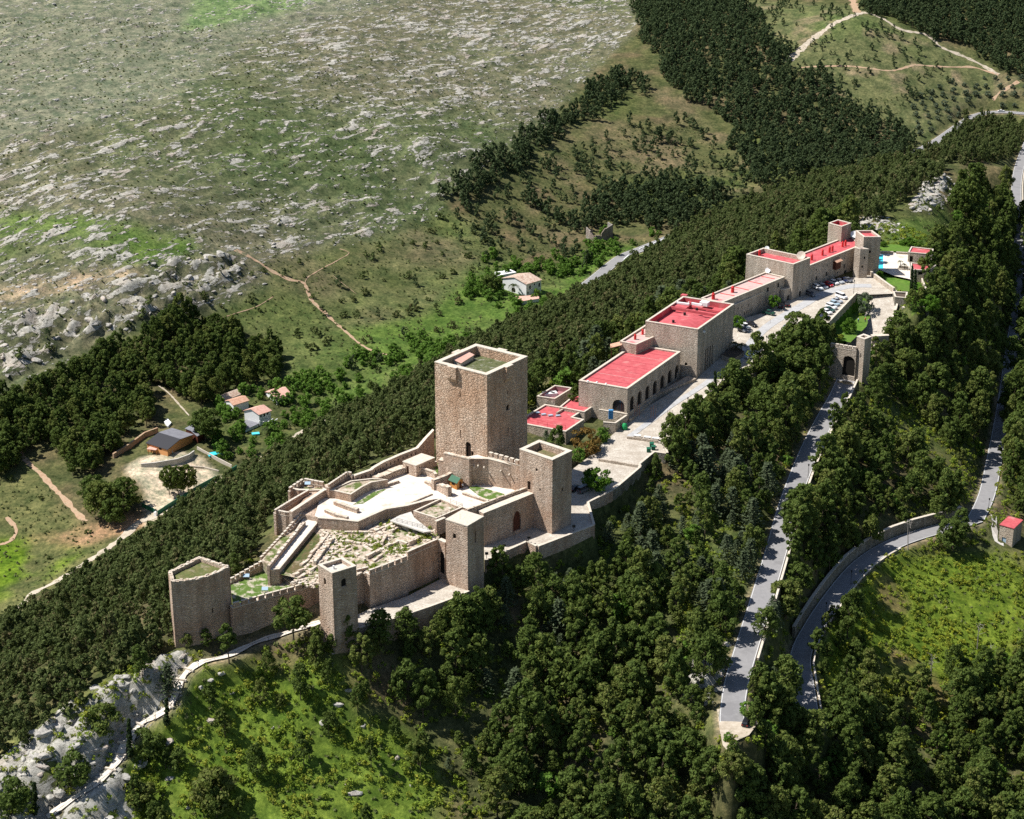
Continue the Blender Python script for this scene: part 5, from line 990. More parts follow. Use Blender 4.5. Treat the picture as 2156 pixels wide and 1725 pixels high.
def dish(parent, q, z, r, m='white', face=(-0.3, -0.8, 0.5)):
    p = P(q, z); n = Vector(face).normalized(); x = n.orthogonal().normalized(); y = n.cross(x); mb = MB(); c = p+Vector((0, 0, 0.4+r)); R_ = 12
    rim = [c+(x*math.cos(6.283*i/R_)+y*math.sin(6.283*i/R_))*r+n*0.25*r for i in range(R_)]
    for i in range(R_): mb.face([rim[i], rim[(i+1) % R_], c]); mb.face([rim[(i+1) % R_], rim[i], c-n*0.05])
    d = mb.build('satellite_dish', M[m], parent); mb = MB(); mb.cyl(p, c, 0.07, 0.05, 5); k = mb.build('mast', M['metal'], parent); return d
dish(HE, R6(1562,690), zE, 1.0)
HZF = bz(R6(1520,1035), R6(1516,868)[1])
HF, pF, zF = block('hotel_wing', 'front wing with narrow red roof strip and small arcade openings', 'building', quad(R6(1232,995), R6(1135,960), R6(1517,867), HZF), HZF, -3, parapet=0.5, thick=0.5,
    ops=[(0, R6(x, y), 0.75, 1.2, 'arch') for x, y in ((1330,1095),(1352,1085),(1374,1075),(1396,1066),(1418,1056),(1440,1046),(1462,1037),(1484,1028))]+[(0, R6(1370,1012), 0.8, 1.0, 'rect'), (0, R6(1463,975), 0.8, 1.0, 'rect'), (0, R6(1268,1045), 0.6, 0.8, 'rect'), (0, R6(1305,1030), 0.6, 0.8, 'rect')])
HZG = bz(R6(1808,952), R6(1820,590)[1])
HG, pG, zG = block('hotel_tower', 'broad square hotel tower with satellite dishes on its sunken red roof', 'building', quad(R6(1820,590), R6(1350,490), R6(1987,525), HZG), HZG, -3, parapet=1.6, thick=0.6, inner='hotel',
    ops=[(0, R6(1882,925), 1.3, 2.6, 'arch', 'door', 'dark')])
for q, r, m in ((R6(1553,470), 0.9, 'white'), (R6(1607,490), 0.5, 'white'), (R6(1655,495), 0.5, 'white'), (R6(1893,560), 1.6, 'cap')): dish(HG, q, zG, r, m)
chimney(HG, R6(1480,505), zG, 2.2, 0.5)
zK = bz(R6(1728,965), R6(1728,842)[1]); block('porch_block', 'low stone porch block in the corner of the broad hotel tower', 'building', quad(R6(1728,842), R6(1690,838), R6(1800,822), zK), zK, -2, parapet=0.3, thick=0.3, ops=[(0, R6(1765,958), 1.1, 2.2, 'arch', 'door')])
HZH = bz(R7(740,772), R7(740,550)[1])
HH, pH, zH = block('hotel_wing', 'far long hotel wing with smooth red roof and six red chimneys', 'building', quad(R7(738,552), R7(640,452), R7(1208,366), HZH), HZH, -3, parapet=0.5, thick=0.6,
    ops=[(0, R7(797,690), 1.2, 1.6, 'rect'), (0, R7(890,650), 1.2, 1.6, 'rect'), (0, R7(1052,580), 1.2, 1.6, 'rect'), (0, R7(1057,663), 1.6, 2.9, 'arch', 'door'), (0, R7(798,605), 0.6, 0.8, 'rect'), (0, R7(895,562), 0.6, 0.8, 'rect'), (0, R7(1054,493), 0.6, 0.8, 'rect'), (0, R7(990,630), 0.6, 0.8, 'rect'), (0, R7(1125,590), 0.6, 0.8, 'rect')])
for q in (R7(755,505), R7(853,462), R7(917,435), R7(943,425), R7(1036,385), R7(1062,375)): chimney(HH, q, zH, 2.3, 0.42)
a, b = pH[0], pH[1]; s, z = onwall(a, b, R7(968,580)); L = math.hypot(b[0]-a[0], b[1]-a[1]); ex, ey = (b[0]-a[0])/L, (b[1]-a[1])/L
bc = (a[0]+ex*s+ey*0.7, a[1]+ey*s-ex*0.7); mb = MB(); mb.box((bc[0], bc[1], z+1.4), (3.2, 1.3, 2.8), math.atan2(ey, ex)); bo = mb.build('balcony', M['door'], HH); q4 = [(bc[0]+ex*sx*1.9+ey*oy, bc[1]+ey*sx*1.9-ex*oy) for sx, oy in ((-1, 1.3), (1, 1.3), (1, -0.7), (-1, -0.7))]; mb = MB(); mb.prism(q4, [z+2.85, z+2.85, z+3.7, z+3.7], [z+3.0, z+3.0, z+3.85, z+3.85], bottom=True); mb.build('canopy', M['tile'], HH)
HZI = HZH+5.5
block('hotel_turret', 'square turret with sunken red top behind the far hotel wing', 'building', quad(R7(1030,197), R7(908,165), R7(1117,165), HZI), HZI, -6, parapet=1.6, thick=0.5, inner='redroof')
HZJ = ztop(R7(1360,642), 0, R7(1385,292)[1])
block('hotel_tower', 'tall slim end tower of the hotel with red roof beside the pool', 'building', polyuv(HZJ, [R7(1232,292),R7(1386,292),R7(1306,232),R7(1157,234)]), HZJ, -3, parapet=0.9, thick=0.55, ops=[(0, R7(1285,440), 0.7, 1.0, 'rect')])
HZK = bz(R7(1195,668), R7(1200,402)[1])
block('hotel_tower', 'narrow square corner tower in front of the slim end tower', 'building', quad(R7(1200,402), R7(1147,388), R7(1276,402), HZK), HZK, -2, parapet=0.5, thick=0.4, ops=[(0, R7(1236,495), 0.6, 0.9, 'rect'), (0, R7(1215,575), 0.6, 0.9, 'rect')])
rbox(HH, 'red_stack', R7(1047,285), zH, (1.6, 1.6, 3.2), 0.3, 'redbright')
p = P(R7(1140,318), zH); dish(HH, R7(1142,322), zH, 1.6, 'white', (0.1, -0.6, 0.8))
# entrance yard next to the arcade hall
wall('yard_wall', 'low walled service yard at the near corner of the arcaded hall', [R5(1048,722),R5(935,798),R5(832,790)], pz_(R5(940,880))+3.0, -8, 0.5, m='hotel')
wall('yard_wall', 'pale rear wall of the service yard', [R5(790,680),R5(1050,722)], pz_(R5(940,880))+3.4, -6, 0.4, m='hotel')

# ------------------------------------------------ gate, ramp walls, garden
GTZ = ztop(R7(1085,1560), -12.5, R7(1085,1290)[1])
wall('gatehouse', 'crenellated gatehouse wall with a big dark archway over the road', [R7(925,1262),R7(1045,1280),R7(1165,1300)], GTZ+1.2, -16, 3.2, m='hotel', merlon=(1.7, 1.15, 1.2, 0.7), cat='gate',
    ops=[(1, R7(1088,1560), 4.6, 7.0, 'arch', 'archway', 'dark')])
tz = ztop(R7(1217,1680), -15, R7(1240,1225)[1])
block('gate_tower', 'slender square gate tower beside the road archway', 'tower', quad(R7(1240,1225), R7(1167,1200), R7(1302,1200), tz), tz, -20, 'hotel', 'hotel', 1.3, 0.8, ops=[(3, R7(1200,1395), 0.5, 1.5, 'rect')])
ro = offset_pts(ROADS['ramp'], RW['ramp']/2+0.05); ri = offset_pts(ROADS['ramp'], -(RW['ramp']/2+0.05))
n8 = len(ro); edge_wall('tall outer wall of the cobbled ramp with pale coping', ri[int(n8*0.18):int(n8*0.72)] if ri[n8//2][0] > ro[n8//2][0] else ro[int(n8*0.18):int(n8*0.72)], 9, 0.9, m='retain', out=(-1 if ro[n8//2][0] > ri[n8//2][0] else 1))
edge_wall('curved inner wall between the ramp and the sunken lawn', (ro if ri[n8//2][0] > ro[n8//2][0] else ri)[int(n8*0.3):int(n8*0.8)], 6, 0.9, m='hotel', out=(1 if ro[n8//2][0] > ri[n8//2][0] else -1))
floor('lawn', 'sunken green lawn between the car park wall and the ramp', inset(ccw(LAWN), -0.5), -5.45, 'lawnm')
edge_wall('wall climbing from the slim end tower down to the ramp head', [tuple(P(q, 1.2)) for q in (R7(1285,612), R7(1390,690), R7(1500,768))], 4, 0.4, m='hotel', out=-1)
block('planter_bastion', 'square stone planter jutting out at the head of the ramp', 'planter', polyuv(0.5, [R7(1515,838),R7(1620,848),R7(1630,795),R7(1495,788)]), 0.5, -12, 'retain', 'bark', 0.6, 0.5)
wall('bastion_wall', 'isolated square bastion wall standing among pines below the garden', [R7(1633,945),R7(1680,922),R7(1820,935)], -2.5, -16, 2.5, m='retain')
wall('bastion_wall', 'small walled platform joined to the gate tower', [R7(1310,1200),R7(1460,1192),R7(1455,1180)], -6.5, -14, 2.0, m='hotel')
gd = polyuv(0.0, [R7(1362,425),R7(1635,448),R7(1650,540),R7(1660,680),R7(1500,645),R7(1395,600),R7(1355,590)])
floor('pool_deck', 'cream paved deck around the swimming pool', ccw(gd), 0.0, 'court')
pp = ccw(polyuv(0.03, [R7(1362,455),R7(1408,456),R7(1407,588),R7(1358,580)])); tp = thing('swimming_pool', (pp[0][0], pp[0][1], 0), 'turquoise swimming pool beside the slim end tower', 'pool')
mb = MB(); mb.face([(x, y, 0.02) for x, y in pp]); mb.build('water', M['pool'], tp); mb = MB(); mb.ring(inset(pp, -0.5), inset(pp, -0.02), 0.01, 0.09); mb.build('rim', M['white'], tp)
for q0, q1 in ((T3(1125,480), T3(1340,487)), (T3(1385,490), T3(1565,500))): wall('low_wall', 'low cream wall behind the pool deck, %s piece' % ('pool side' if q0 == T3(1125,480) else 'hut side'), [q0, q1], 0.9, -1, 0.4, m='hotel')
zl = ztop(T3(1565,645), 0, T3(1572,492)[1]); block('pool_hut', 'upper red-roofed pool hut half hidden by a pine', 'hut', polyuv(zl, [T3(1572,492),T3(1945,525),T3(1965,445),T3(1620,405)]), zl, -1, parapet=0.4, thick=0.4, ops=[(0, T3(1615,645), 1.2, 2.2, 'rect', 'door')])
zl = ztop(T3(1610,905), 0, T3(1612,765)[1]); block('pool_hut', 'lower red-roofed pool hut with two cypresses in front', 'hut', polyuv(zl, [T3(1612,765),T3(1890,775),T3(2005,695),T3(1612,655)]), zl, -4, parapet=0.4, thick=0.4, ops=[(0, T3(1760,850), 1.6, 1.2, 'rect', 'window')])
pl_ = polyuv(0.5, [T3(1405,745),T3(1590,758),T3(1590,715),T3(1420,700)]); block('planter', 'low square planter with two small palms on the pool deck', 'planter', pl_, 0.5, -0.2, 'hotel', 'bark', 0.3, 0.3)
floor('garden_lawn', 'lawn patch between the pool deck and the ramp wall', ccw(polyuv(-0.9, [T3(1170,870),T3(1600,930),T3(1590,1110),T3(1330,1090)])), -0.9, 'lawnm')
floor('garden_lawn', 'lawn strip behind the pool deck', ccw(polyuv(0.0, [T3(1125,470),T3(1130,400),T3(1300,370),T3(1600,400),T3(1570,490)])), -0.02, 'lawnm')
floor('garden_lawn', 'lawn patch beside the cypresses', ccw(polyuv(-1.5, [T3(1690,960),T3(1780,940),T3(1850,1080),T3(1900,1200),T3(1620,1300),T3(1590,1130)])), -1.5, 'lawnm')
wall('garden_wall', 'narrow pale garden wall beside the cypresses', [T3(1775,900),T3(1845,1080)], 0.2, -3, 0.5, m='hotel')

# ================================================================== VALLEY HOUSES AND SMALL BUILDINGS
def house(label, near, left, right, base, h=None, axis=0, rise=1.4, roof='tile', wall_='white', ops=(), name='house', over=0.4, z0=None, roof2=None, flat=False):
    g = G(base); zb = g.z if z0 is None else z0; zt = ztop(base, zb, near[1]); pl = quad(near, left, right, zt); t = thing(name, (pl[0][0], pl[0][1], zb), label, 'house' if name == 'house' else name.replace('_', ' '))
    mb = MB(); pz = shell(mb, pl, zb-3, zt, [o if len(o) > 4 else o+('rect',) for o in ops], depth=0.25); n, r, f, l = [Vector(q) for q in pl]
    if flat: mb.build('wall', M[wall_], t); add_panes(t, pz, ops); c = MB(); c.prism(inset(pl, -0.15), zt, zt+0.2, bottom=True); c.build('roof', M[roof], t); return t, pl, zt
    A, B = ((l+n)/2, (r+f)/2) if axis == 0 else ((n+r)/2, (l+f)/2)
    if axis == 0: mb.face([(l.x, l.y, zt), (n.x, n.y, zt), (A.x, A.y, zt+rise)]); mb.face([(r.x, r.y, zt), (f.x, f.y, zt), (B.x, B.y, zt+rise)]); sl = ((n, r), (f, l))
    else: mb.face([(n.x, n.y, zt), (r.x, r.y, zt), (A.x, A.y, zt+rise)]); mb.face([(f.x, f.y, zt), (l.x, l.y, zt), (B.x, B.y, zt+rise)]); sl = ((l, n), (r, f))
    mb.build('wall', M[wall_], t); add_panes(t, pz, [o if len(o) > 4 else o+('rect',) for o in ops])
    for k, (e0, e1) in enumerate(sl):
        R0, R1_ = (A, B) if (e0-A).length < (e0-B).length else (B, A); d = (R0-R1_).normalized()*over
        o0 = e0+(e0-R0)*(over/max(1, (e0-R0).length)); o1 = e1+(e1-R1_)*(over/max(1, (e1-R1_).length)); zz = zt-rise*over/max(1, (e0-R0).length)
        q = [(o0+d, zz), (o1-d, zz), (R1_-d, zt+rise), (R0+d, zt+rise)]; mm = MB(); up = [(p.x, p.y, z+0.22) for p, z in q]; lo = [(p.x, p.y, z+0.02) for p, z in q]
        mm.face(up); mm.face(lo[::-1])
        for i in range(4): mm.face([lo[i], lo[(i+1) % 4], up[(i+1) % 4], up[i]])
        m_ = mm.build('roof', M[roof if k == 0 or roof2 is None else roof2], t)
    return t, pl, zt
hw, hp, hz = house('white farmhouse with mottled tile roof at the foot of the wooded spur', S4(847,797), S4(632,742), S4(983,757), S4(847,903), axis=0, rise=2.0, roof='tileworn',
    ops=[(0, S4(882,842), 1.2, 2.0, 'rect', 'window'), (0, S4(922,808), 0.8, 1.0, 'rect'), (0, S4(966,820), 1.2, 2.0, 'rect', 'window'), (0, S4(863,890), 1.0, 1.4, 'rect'), (0, S4(921,886), 1.1, 2.0, 'rect', 'door', 'door'), (3, S4(730,870), 2.6, 2.6, 'arch', 'window')])
house('long white outbuilding behind the farmhouse', S4(612,715), S4(560,690), S4(755,690), S4(615,765), flat=True, roof='white', name='outbuilding')
tr = G(S4(860,960)); mb = MB(); pl = ccw(polyuv(tr.z+1.6, [S4(730,905),S4(800,950),S4(965,925),S4(960,885),S4(850,900)])); t = thing('house_terrace', tuple(tr), 'tiled terrace with white wall below the farmhouse', 'terrace'); mb.prism(pl, tr.z-2, tr.z+1.5, topmat=1); mb.build('body', [M['white'], M['tilepink']], t)
h1, p1, z1 = house('white two-storey house with grey lean-to and white pergola', R1(925,728), R1(790,692), R1(1032,692), R1(920,830), axis=0, rise=1.6, roof='tilepink', ops=[(0, R1(945,752), 0.9, 1.1, 'rect'), (0, R1(975,745), 1.0, 1.8, 'rect'), (0, R1(1005,728), 0.9, 1.1, 'rect')])
house('grey flat lean-to beside the white two-storey house', R1(800,868), R1(775,800), R1(918,815), R1(800,890), flat=True, roof='roofgrey', name='lean_to')
p = G(R1(1010,830)); t = thing('pergola', tuple(p), 'white pergola frame in front of the two-storey house', 'pergola')
for k in range(4):
    mb = MB(); mb.box((p.x-3+k*2.0, p.y, p.z+2.5), (0.25, 4.0, 0.2), -0.5); mb.build('beam', M['white'], t)
for sx, sy in ((-3, -1.6), (3, -1.4), (3.5, 1.6), (-2.5, 1.6)): mb = MB(); mb.box((p.x+sx, p.y+sy, p.z+1.2), (0.2, 0.2, 2.6)); mb.build('post', M['white'], t)
house('white bungalow with pink hipped roof at the edge of the pine clump', R1(1085,587), R1(985,522), R1(1213,542), R1(1082,640), axis=0, rise=1.5, roof='tilepink', ops=[(0, R1(1188,600), 1.2, 1.4, 'rect'), (3, R1(1037,590), 0.9, 1.1, 'rect')])
house('low house with mottled orange roof between the pines', R1(692,642), R1(625,602), R1(828,600), R1(692,705), axis=0, rise=1.0, roof='tile', ops=[(0, R1(730,690), 0.9, 1.1, 'rect')])
house('old house with weathered brown tiles behind the orange-roofed one', R1(605,600), R1(560,560), R1(750,543), R1(605,625), axis=0, rise=1.4, roof='tileworn')
ho, po, zo = house('orange walled house with black and grey pitched roof', S1(1018,1057), S1(893,1018), S1(1170,968), S1(1018,1098), axis=1, rise=1.3, roof='roofgrey', wall_='orange', roof2='roofgrey', ops=[(0, S1(1050,1078), 0.9, 1.1, 'rect', 'window', 'white'), (0, S1(1110,1030), 0.5, 0.5, 'rect', 'window', 'white'), (3, S1(975,1060), 1.6, 1.2, 'rect', 'window')])
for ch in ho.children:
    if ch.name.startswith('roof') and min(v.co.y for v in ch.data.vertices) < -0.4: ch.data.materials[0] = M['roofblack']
p = G(S1(930,1090)); t = thing('porch', tuple(p), 'pale tiled porch in front of the orange house', 'porch'); mb = MB(); mb.box((p.x, p.y+1.0, p.z+2.4), (4.2, 3.2, 0.18), -0.3); mb.build('roof', M['tilepink'], t)
for sx, sy in ((-1.8, 0.2), (1.7, -0.9), (2.0, 1.8), (-1.2, 2.4)): mb = MB(); mb.box((p.x+sx, p.y+sy, p.z+1.1), (0.2, 0.2, 2.4)); mb.build('post', M['wood'], t)
house('tiny white shed behind the orange house', S1(1022,915), S1(1000,890), S1(1040,895), S1(1022,925), flat=True, roof='white', name='shed')
house('wooden shed with grey roof beside the orange house', S1(1200,975), S1(1130,930), S1(1245,950), S1(1200,1020), axis=0, rise=0.7, roof='roofgrey', wall_='door', name='shed')
ph, pph, zph = house('small stone pump house with red flat roof and blue door', S3(2092,820), S3(2008,797), S3(2145,770), S3(2090,935), flat=True, roof='redroof', wall_='hotel', name='pump_house', ops=[(3, S3(2030,905), 1.4, 1.8, 'rect', 'door', 'bluedoor')])
t = path([S3(1970,740),S3(1975,830),S3(1985,900),S3(2030,920)], 1.8, M['concrete'], 'white path beside the pump house')
# ruined farmhouse
def gwall(name, label, uvs, hs, thick=0.5, m='cap', cat='wall', step=None, drop=1.5, coping=False, parent=None, ops=()):
    g = [G(q) for q in uvs]; t = parent or thing(name, tuple(g[0]), label, cat)
    for i in range(len(g)-1):
        a, b = g[i], g[i+1]; e = (b-a).to_2d().normalized(); nn = Vector((-e.y, e.x))*thick/2; q = [a.to_2d()-nn, b.to_2d()-nn, b.to_2d()+nn, a.to_2d()+nn]; h0, h1_ = (hs[i], hs[i+1]) if isinstance(hs, (list, tuple)) else (hs, hs)
        mb = MB(); mb.prism([(v.x, v.y) for v in q], [a.z-drop, b.z-drop, b.z-drop, a.z-drop], [a.z+h0, b.z+h1_, b.z+h1_, a.z+h0]); mb.build('segment', M[m], t)
    return t
rg = G(S4(1410,395)); t = thing('ruined_house', tuple(rg), 'roofless grey ruined farmhouse among bushes by the valley road', 'ruin')
M['ruing'] = masonry('weathered_wall', [(0.3, 0.28, 0.25), (0.4, 0.38, 0.34)], (0.16, 0.15, 0.13), 0.8, (0.35, 0.2, 0.14), 0.4)
for uvs, hh in (([S4(1395,375),S4(1430,395)], [6.0, 5.2]), ([S4(1430,397),S4(1475,410)], [4.5, 2.0]), ([S4(1475,408),S4(1530,400)], [3.5, 2.6]), ([S4(1530,400),S4(1565,398)], [4.0, 7.0]), ([S4(1565,398),S4(1632,370)], [6.5, 7.5]), ([S4(1395,372),S4(1450,355)], [5.5, 3.5]), ([S4(1632,368),S4(1590,345)], [6.8, 7.0]), ([S4(1480,405),S4(1520,375)], [3.0, 1.6])):
    gwall('', '', uvs, hh, 0.6, 'ruing', parent=t)
t = gwall('fence', 'dark green screened fence along the gravel track below the orange house', [S1(950,1465),S1(1020,1420),S1(1100,1370),S1(1200,1310),S1(1310,1248)], 1.9, 0.25, 'greendark', 'fence')
gwall('fence', 'green hedge fence at the right corner of the orange house plot', [S1(1400,1205),S1(1440,1180)], 1.8, 0.4, 'greendark', 'fence')
gwall('fence', 'short green fence left of the track gate', [S1(865,1408),S1(940,1442)], 1.7, 0.25, 'greendark', 'fence')
gwall('gate_pier', 'white gate pier at the end of the green fence', [S1(940,1462),S1(955,1464)], 1.8, 1.0, 'white', 'pier')
gwall('retaining_wall', 'grey curved retaining wall below the orange house', [S1(860,1168),S1(950,1165),S1(1080,1148),S1(1150,1120),S1(1182,1092)], [1.6, 2.2, 2.6, 2.4, 1.8], 0.5, 'concrete', 'wall')
gwall('garden_wall', 'long pale wall on the right side of the orange house plot', [S1(1200,1058),S1(1280,1105),S1(1410,1168)], 1.3, 0.4, 'cap', 'wall')
gwall('kerb_wall', 'low pale kerb between the two gravel yards', [S1(1130,1162),S1(1240,1172),S1(1330,1195)], 0.6, 0.5, 'cap', 'wall')
gwall('cut_bank', 'reddish cut bank wall behind the orange house yard', [S1(690,1115),S1(790,1050),S1(880,985),S1(960,955)], 2.2, 0.8, 'redearth', 'bank')
p = G(S1(1310,1090)); t = thing('swimming_pool', tuple(p), 'pale blue garden pool behind the orange house wall', 'pool'); mb = MB(); mb.box((p.x, p.y, p.z+0.35), (6.5, 3.2, 0.8), 0.5); mb.build('water', M['pool'], t)
p = G(R1(895,910)); t = thing('swimming_pool', tuple(p), 'small turquoise pool below the two-storey house', 'pool'); mb = MB(); mb.box((p.x, p.y, p.z+0.3), (3.2, 2.2, 0.7), 0.3); mb.build('water', M['pool'], t)
gwall('parapet', 'white block parapet along the valley road', [R6(130,560),R6(180,515)], 0.9, 0.5, 'white', 'parapet')
tpar = thing('parapet', tuple(G(R6(290,450))), 'row of white kerb blocks beside the valley road bend', 'parapet')
for k in range(9):
    f = k/9.0; gwall('', '', [R6(285+320*f, 452-130*f), R6(285+320*(f+0.075), 452-130*(f+0.075))], 0.8, 0.5, 'white', parent=tpar)

# ------------------------------------------------ walls along the roads
def side_wall(label, key, f0, f1_, side, up, drop, m='retain', thick=0.5, off=0.4, shift=0.0):
    L = ROADS[key]; n = len(L); o = offset_pts(L, side*(RW[key]/2+off)); seg = o[int(n*f0):int(n*f1_)]; seg = seg[::2] if len(seg) > 8 else seg
    return edge_wall(label, [(p[0], p[1], p[2]+shift) for p in seg], drop, up, thick, m, out=(-1 if side > 0 else 1))
side_wall('tall dark curved retaining wall above the lower road', 'road2', 0.28, 0.97, (1 if ROADS['road2'][0][1] < ROADS['road2'][-1][1] else -1), 3.6, 2, thick=0.8)
side_wall('long low pale parapet along the outer side of the upper road', 'road1', 0.02, 0.86, (1 if ROADS['road1'][0][1] > ROADS['road1'][-1][1] else -1), 0.75, 3.5, 'hotel')
side_wall('low stone kerb wall along the outer side of the lower road', 'road2', 0.0, 0.8, (-1 if ROADS['road2'][0][1] < ROADS['road2'][-1][1] else 1), 0.45, 2, 'retain', 0.4)
side_wall('low wall beside the road at the right edge', 'road3', 0.45, 0.98, -1, 0.6, 2, 'hotel', 0.4)
# lay-by at the end of the upper road
b_ = MB(); b_.face([(x, y, -29.1) for x, y in ccw(LAYBY)])
tag(b_.build('layby', M['paleearth']), 'pale gravel turning place at the lower end of the upper road', kind='structure')

# ------------------------------------------------ stair path on the crest
SP = ROADS['stair']; tag(ribbon('footpath', SP, lambda t: 1.9+0.6*math.sin(t*60), M['court']), 'pale concrete footpath climbing the rocky crest', kind='structure')
ts = thing('stone_steps', tuple(SP[0]), 'flight of wide pale steps below the rounded tip tower', 'steps')
nst = len(SP); i0 = int(nst*0.36)
for k in range(12):
    p = SP[i0+k*2]; q = SP[i0+k*2+1]; a = math.atan2(q[1]-p[1], q[0]-p[0]); mb = MB(); mb.box((p[0], p[1], p[2]+0.05), (0.5, 3.0, 0.5), a); mb.build('step', M['cap'], ts)
o = offset_pts(SP, 1.4 if offset_pts(SP, 1.4)[nst//2][1] < SP[nst//2][1] else -1.4); t = thing('railing', tuple(o[0]), 'thin dark handrail following the crest footpath', 'railing'); rl = MB()
for i in range(0, len(o)-2, 2):
    a, b = Vector(o[i]), Vector(o[min(i+2, len(o)-1)]); rl.cyl(a+Vector((0, 0, 1)), b+Vector((0, 0, 1)), 0.04, 0.04, 4, cap=False); mb = MB(); mb.cyl(a, a+Vector((0, 0, 1.05)), 0.05, 0.05, 5); mb.build('post', M['darkmetal'], t)
rl.build('handrail', M['darkmetal'], t)

# ================================================================== VEHICLES
def paintm(name, c, metal=0.0): return mat(name, c, 0.3, metal=metal, spec=0.5)
CAR = {'white': paintm('white_car_paint', (0.8, 0.8, 0.8)), 'silver': paintm('silver_car_paint', (0.55, 0.58, 0.62), 0.3), 'red': paintm('red_car_paint', (0.5, 0.02, 0.03)), 'black': paintm('black_car_paint', (0.012, 0.012, 0.015)), 'navy': paintm('navy_car_paint', (0.02, 0.03, 0.08)), 'grey': paintm('grey_car_paint', (0.16, 0.17, 0.19), 0.2), 'green': paintm('green_car_paint', (0.02, 0.07, 0.05)), 'sky': paintm('pale_blue_car_paint', (0.45, 0.58, 0.66), 0.2)}
def profile_mesh(name, prof, w0, w1, ms, taper=0.86):   # side outline (x,z) extruded over the width, tumblehome on upper points
    v = []; n = len(prof); zt = max(p[1] for p in prof)
    for s in (-1, 1):
        for x, z in prof:
            k = w0/2 if z < 0.95 else w1/2; v.append((x, s*k, z))
    f = [tuple(range(n)), tuple(reversed(range(n, 2*n)))]+[(i, i+n, (i+1) % n+n, (i+1) % n) for i in range(n)]
    me = bpy.data.meshes.new(name); me.from_pydata(v, [], f); me.materials.append(ms); b = bmesh.new(); b.from_mesh(me); bmesh.ops.recalc_face_normals(b, faces=b.faces)
    bmesh.ops.bevel(b, geom=b.edges[:], offset=0.06, segments=2, affect='EDGES'); b.to_mesh(me); b.free(); return me
def wheel_mesh():
    mb = MB(); mb.cyl((0, -0.11, 0), (0, 0.11, 0), 0.32, 0.32, 12); return mb.mesh('wheel', M['darkmetal'])
WH = wheel_mesh(); HUB = MB(); HUB.cyl((0, -0.125, 0), (0, 0.125, 0), 0.18, 0.18, 8); HUB = HUB.mesh('rim', M['metal'])
def lamps():
    a = MB(); a.box((0, 0, 0), (0.12, 0.34, 0.14)); return a.mesh('headlight', M['white']), a.mesh('tail_light', M['redbright'])
HL, TL = lamps()
SHAPES = {
 'hatch': ([(-1.95,0.3),(1.95,0.3),(2.0,0.62),(1.85,0.85),(1.0,0.95),(-1.85,0.97),(-2.0,0.6)], [(0.95,0.93),(0.25,1.42),(-1.35,1.45),(-1.85,0.97)]),
 'sedan': ([(-2.2,0.32),(2.2,0.32),(2.25,0.6),(2.1,0.8),(1.05,0.93),(-1.45,0.95),(-2.2,0.9),(-2.28,0.6)], [(1.0,0.92),(0.3,1.38),(-0.85,1.4),(-1.6,0.94)]),
 'suv': ([(-2.2,0.38),(2.15,0.38),(2.25,0.7),(2.1,1.0),(1.1,1.08),(-2.15,1.1),(-2.25,0.7)], [(1.05,1.06),(0.45,1.68),(-1.95,1.7),(-2.2,1.1)]),
 'van': ([(-2.4,0.38),(2.2,0.38),(2.4,0.75),(2.2,1.1),(1.7,1.2),(-2.38,1.2),(-2.42,0.7)], [(1.65,1.18),(1.0,1.92),(-2.3,1.95),(-2.38,1.2)]),
 'pickup': ([(-2.4,0.45),(2.2,0.45),(2.3,0.8),(2.15,1.05),(1.2,1.1),(-2.4,1.1)], [(1.15,1.08),(0.6,1.68),(-0.6,1.7),(-0.75,1.1)])}
def build_car(kind, colour, label, pos, rz, group=None):
    lo, hi = SHAPES[kind]; t = thing('parked_car' if kind != 'van' else 'parked_van', tuple(pos), label, 'van' if kind == 'van' else 'car', group, rz)
    link('body', profile_mesh('body', lo, 1.74, 1.6, CAR[colour]), t); gl = link('cabin_glass', profile_mesh('cabin_glass', hi, 1.5, 1.34, M['glass']), t)
    zt_ = max(z for x, z in hi); xs_ = [x for x, z in hi if z > zt_-0.1]; mb = MB(); mb.box(((xs_[0]+xs_[1])/2, 0, zt_+0.01), (abs(xs_[0]-xs_[1])+0.1, 1.26, 0.07)); link('roof', mb.mesh('roof', CAR[colour]), t)
    for x in (1.3, -1.3):
        for y in (-0.8, 0.8): w_ = link('wheel', WH, t, (x, y, 0.32)); link('rim', HUB, w_, (0, 0, 0))
    for y in (-0.62, 0.62): link('headlight', HL, t, (lo[2][0]-0.05, y, 0.68)); link('tail_light', TL, t, (lo[-1][0]+0.05, y, 0.78))
    for s in (-1, 1):
        m2 = MB(); m2.box((-0.15, s*0.72, (zt_+lo[-2][1])/2), (0.09, 0.1, zt_-lo[-2][1]-0.05)); link('door_pillar', m2.mesh('door_pillar', CAR[colour]), t)
    return t
def heading(q0, q1): a, b = PP(q0), PP(q1); return math.atan2(b.y-a.y, b.x-a.x)
hr = heading(R7(838,958), R7(955,1002)); hh = heading(R7(765,742), R7(868,788))
rowA = [((1025,852), 'van', 'white', 'white van at the far end of the car row along the lawn wall'), ((985,887), 'sedan', 'silver', 'silver saloon next to the white van by the lawn wall'), ((963,913), 'hatch', 'sky', 'pale blue hatchback third in the row along the lawn wall'), ((935,945), 'suv', 'white', 'white estate car in the middle of the lawn wall row'), ((915,968), 'sedan', 'green', 'dark green car half hidden between two white cars'), ((893,990), 'hatch', 'white', 'white hatchback beside the last dark car of the lawn wall row'), ((868,1033), 'suv', 'navy', 'dark navy car at the near end of the lawn wall row')]
for (x, y), k, c, l in rowA: build_car(k, c, l, PP(R7(x, y)), hr+rnd.uniform(-.04, .04), 'cars parked along the lawn wall')
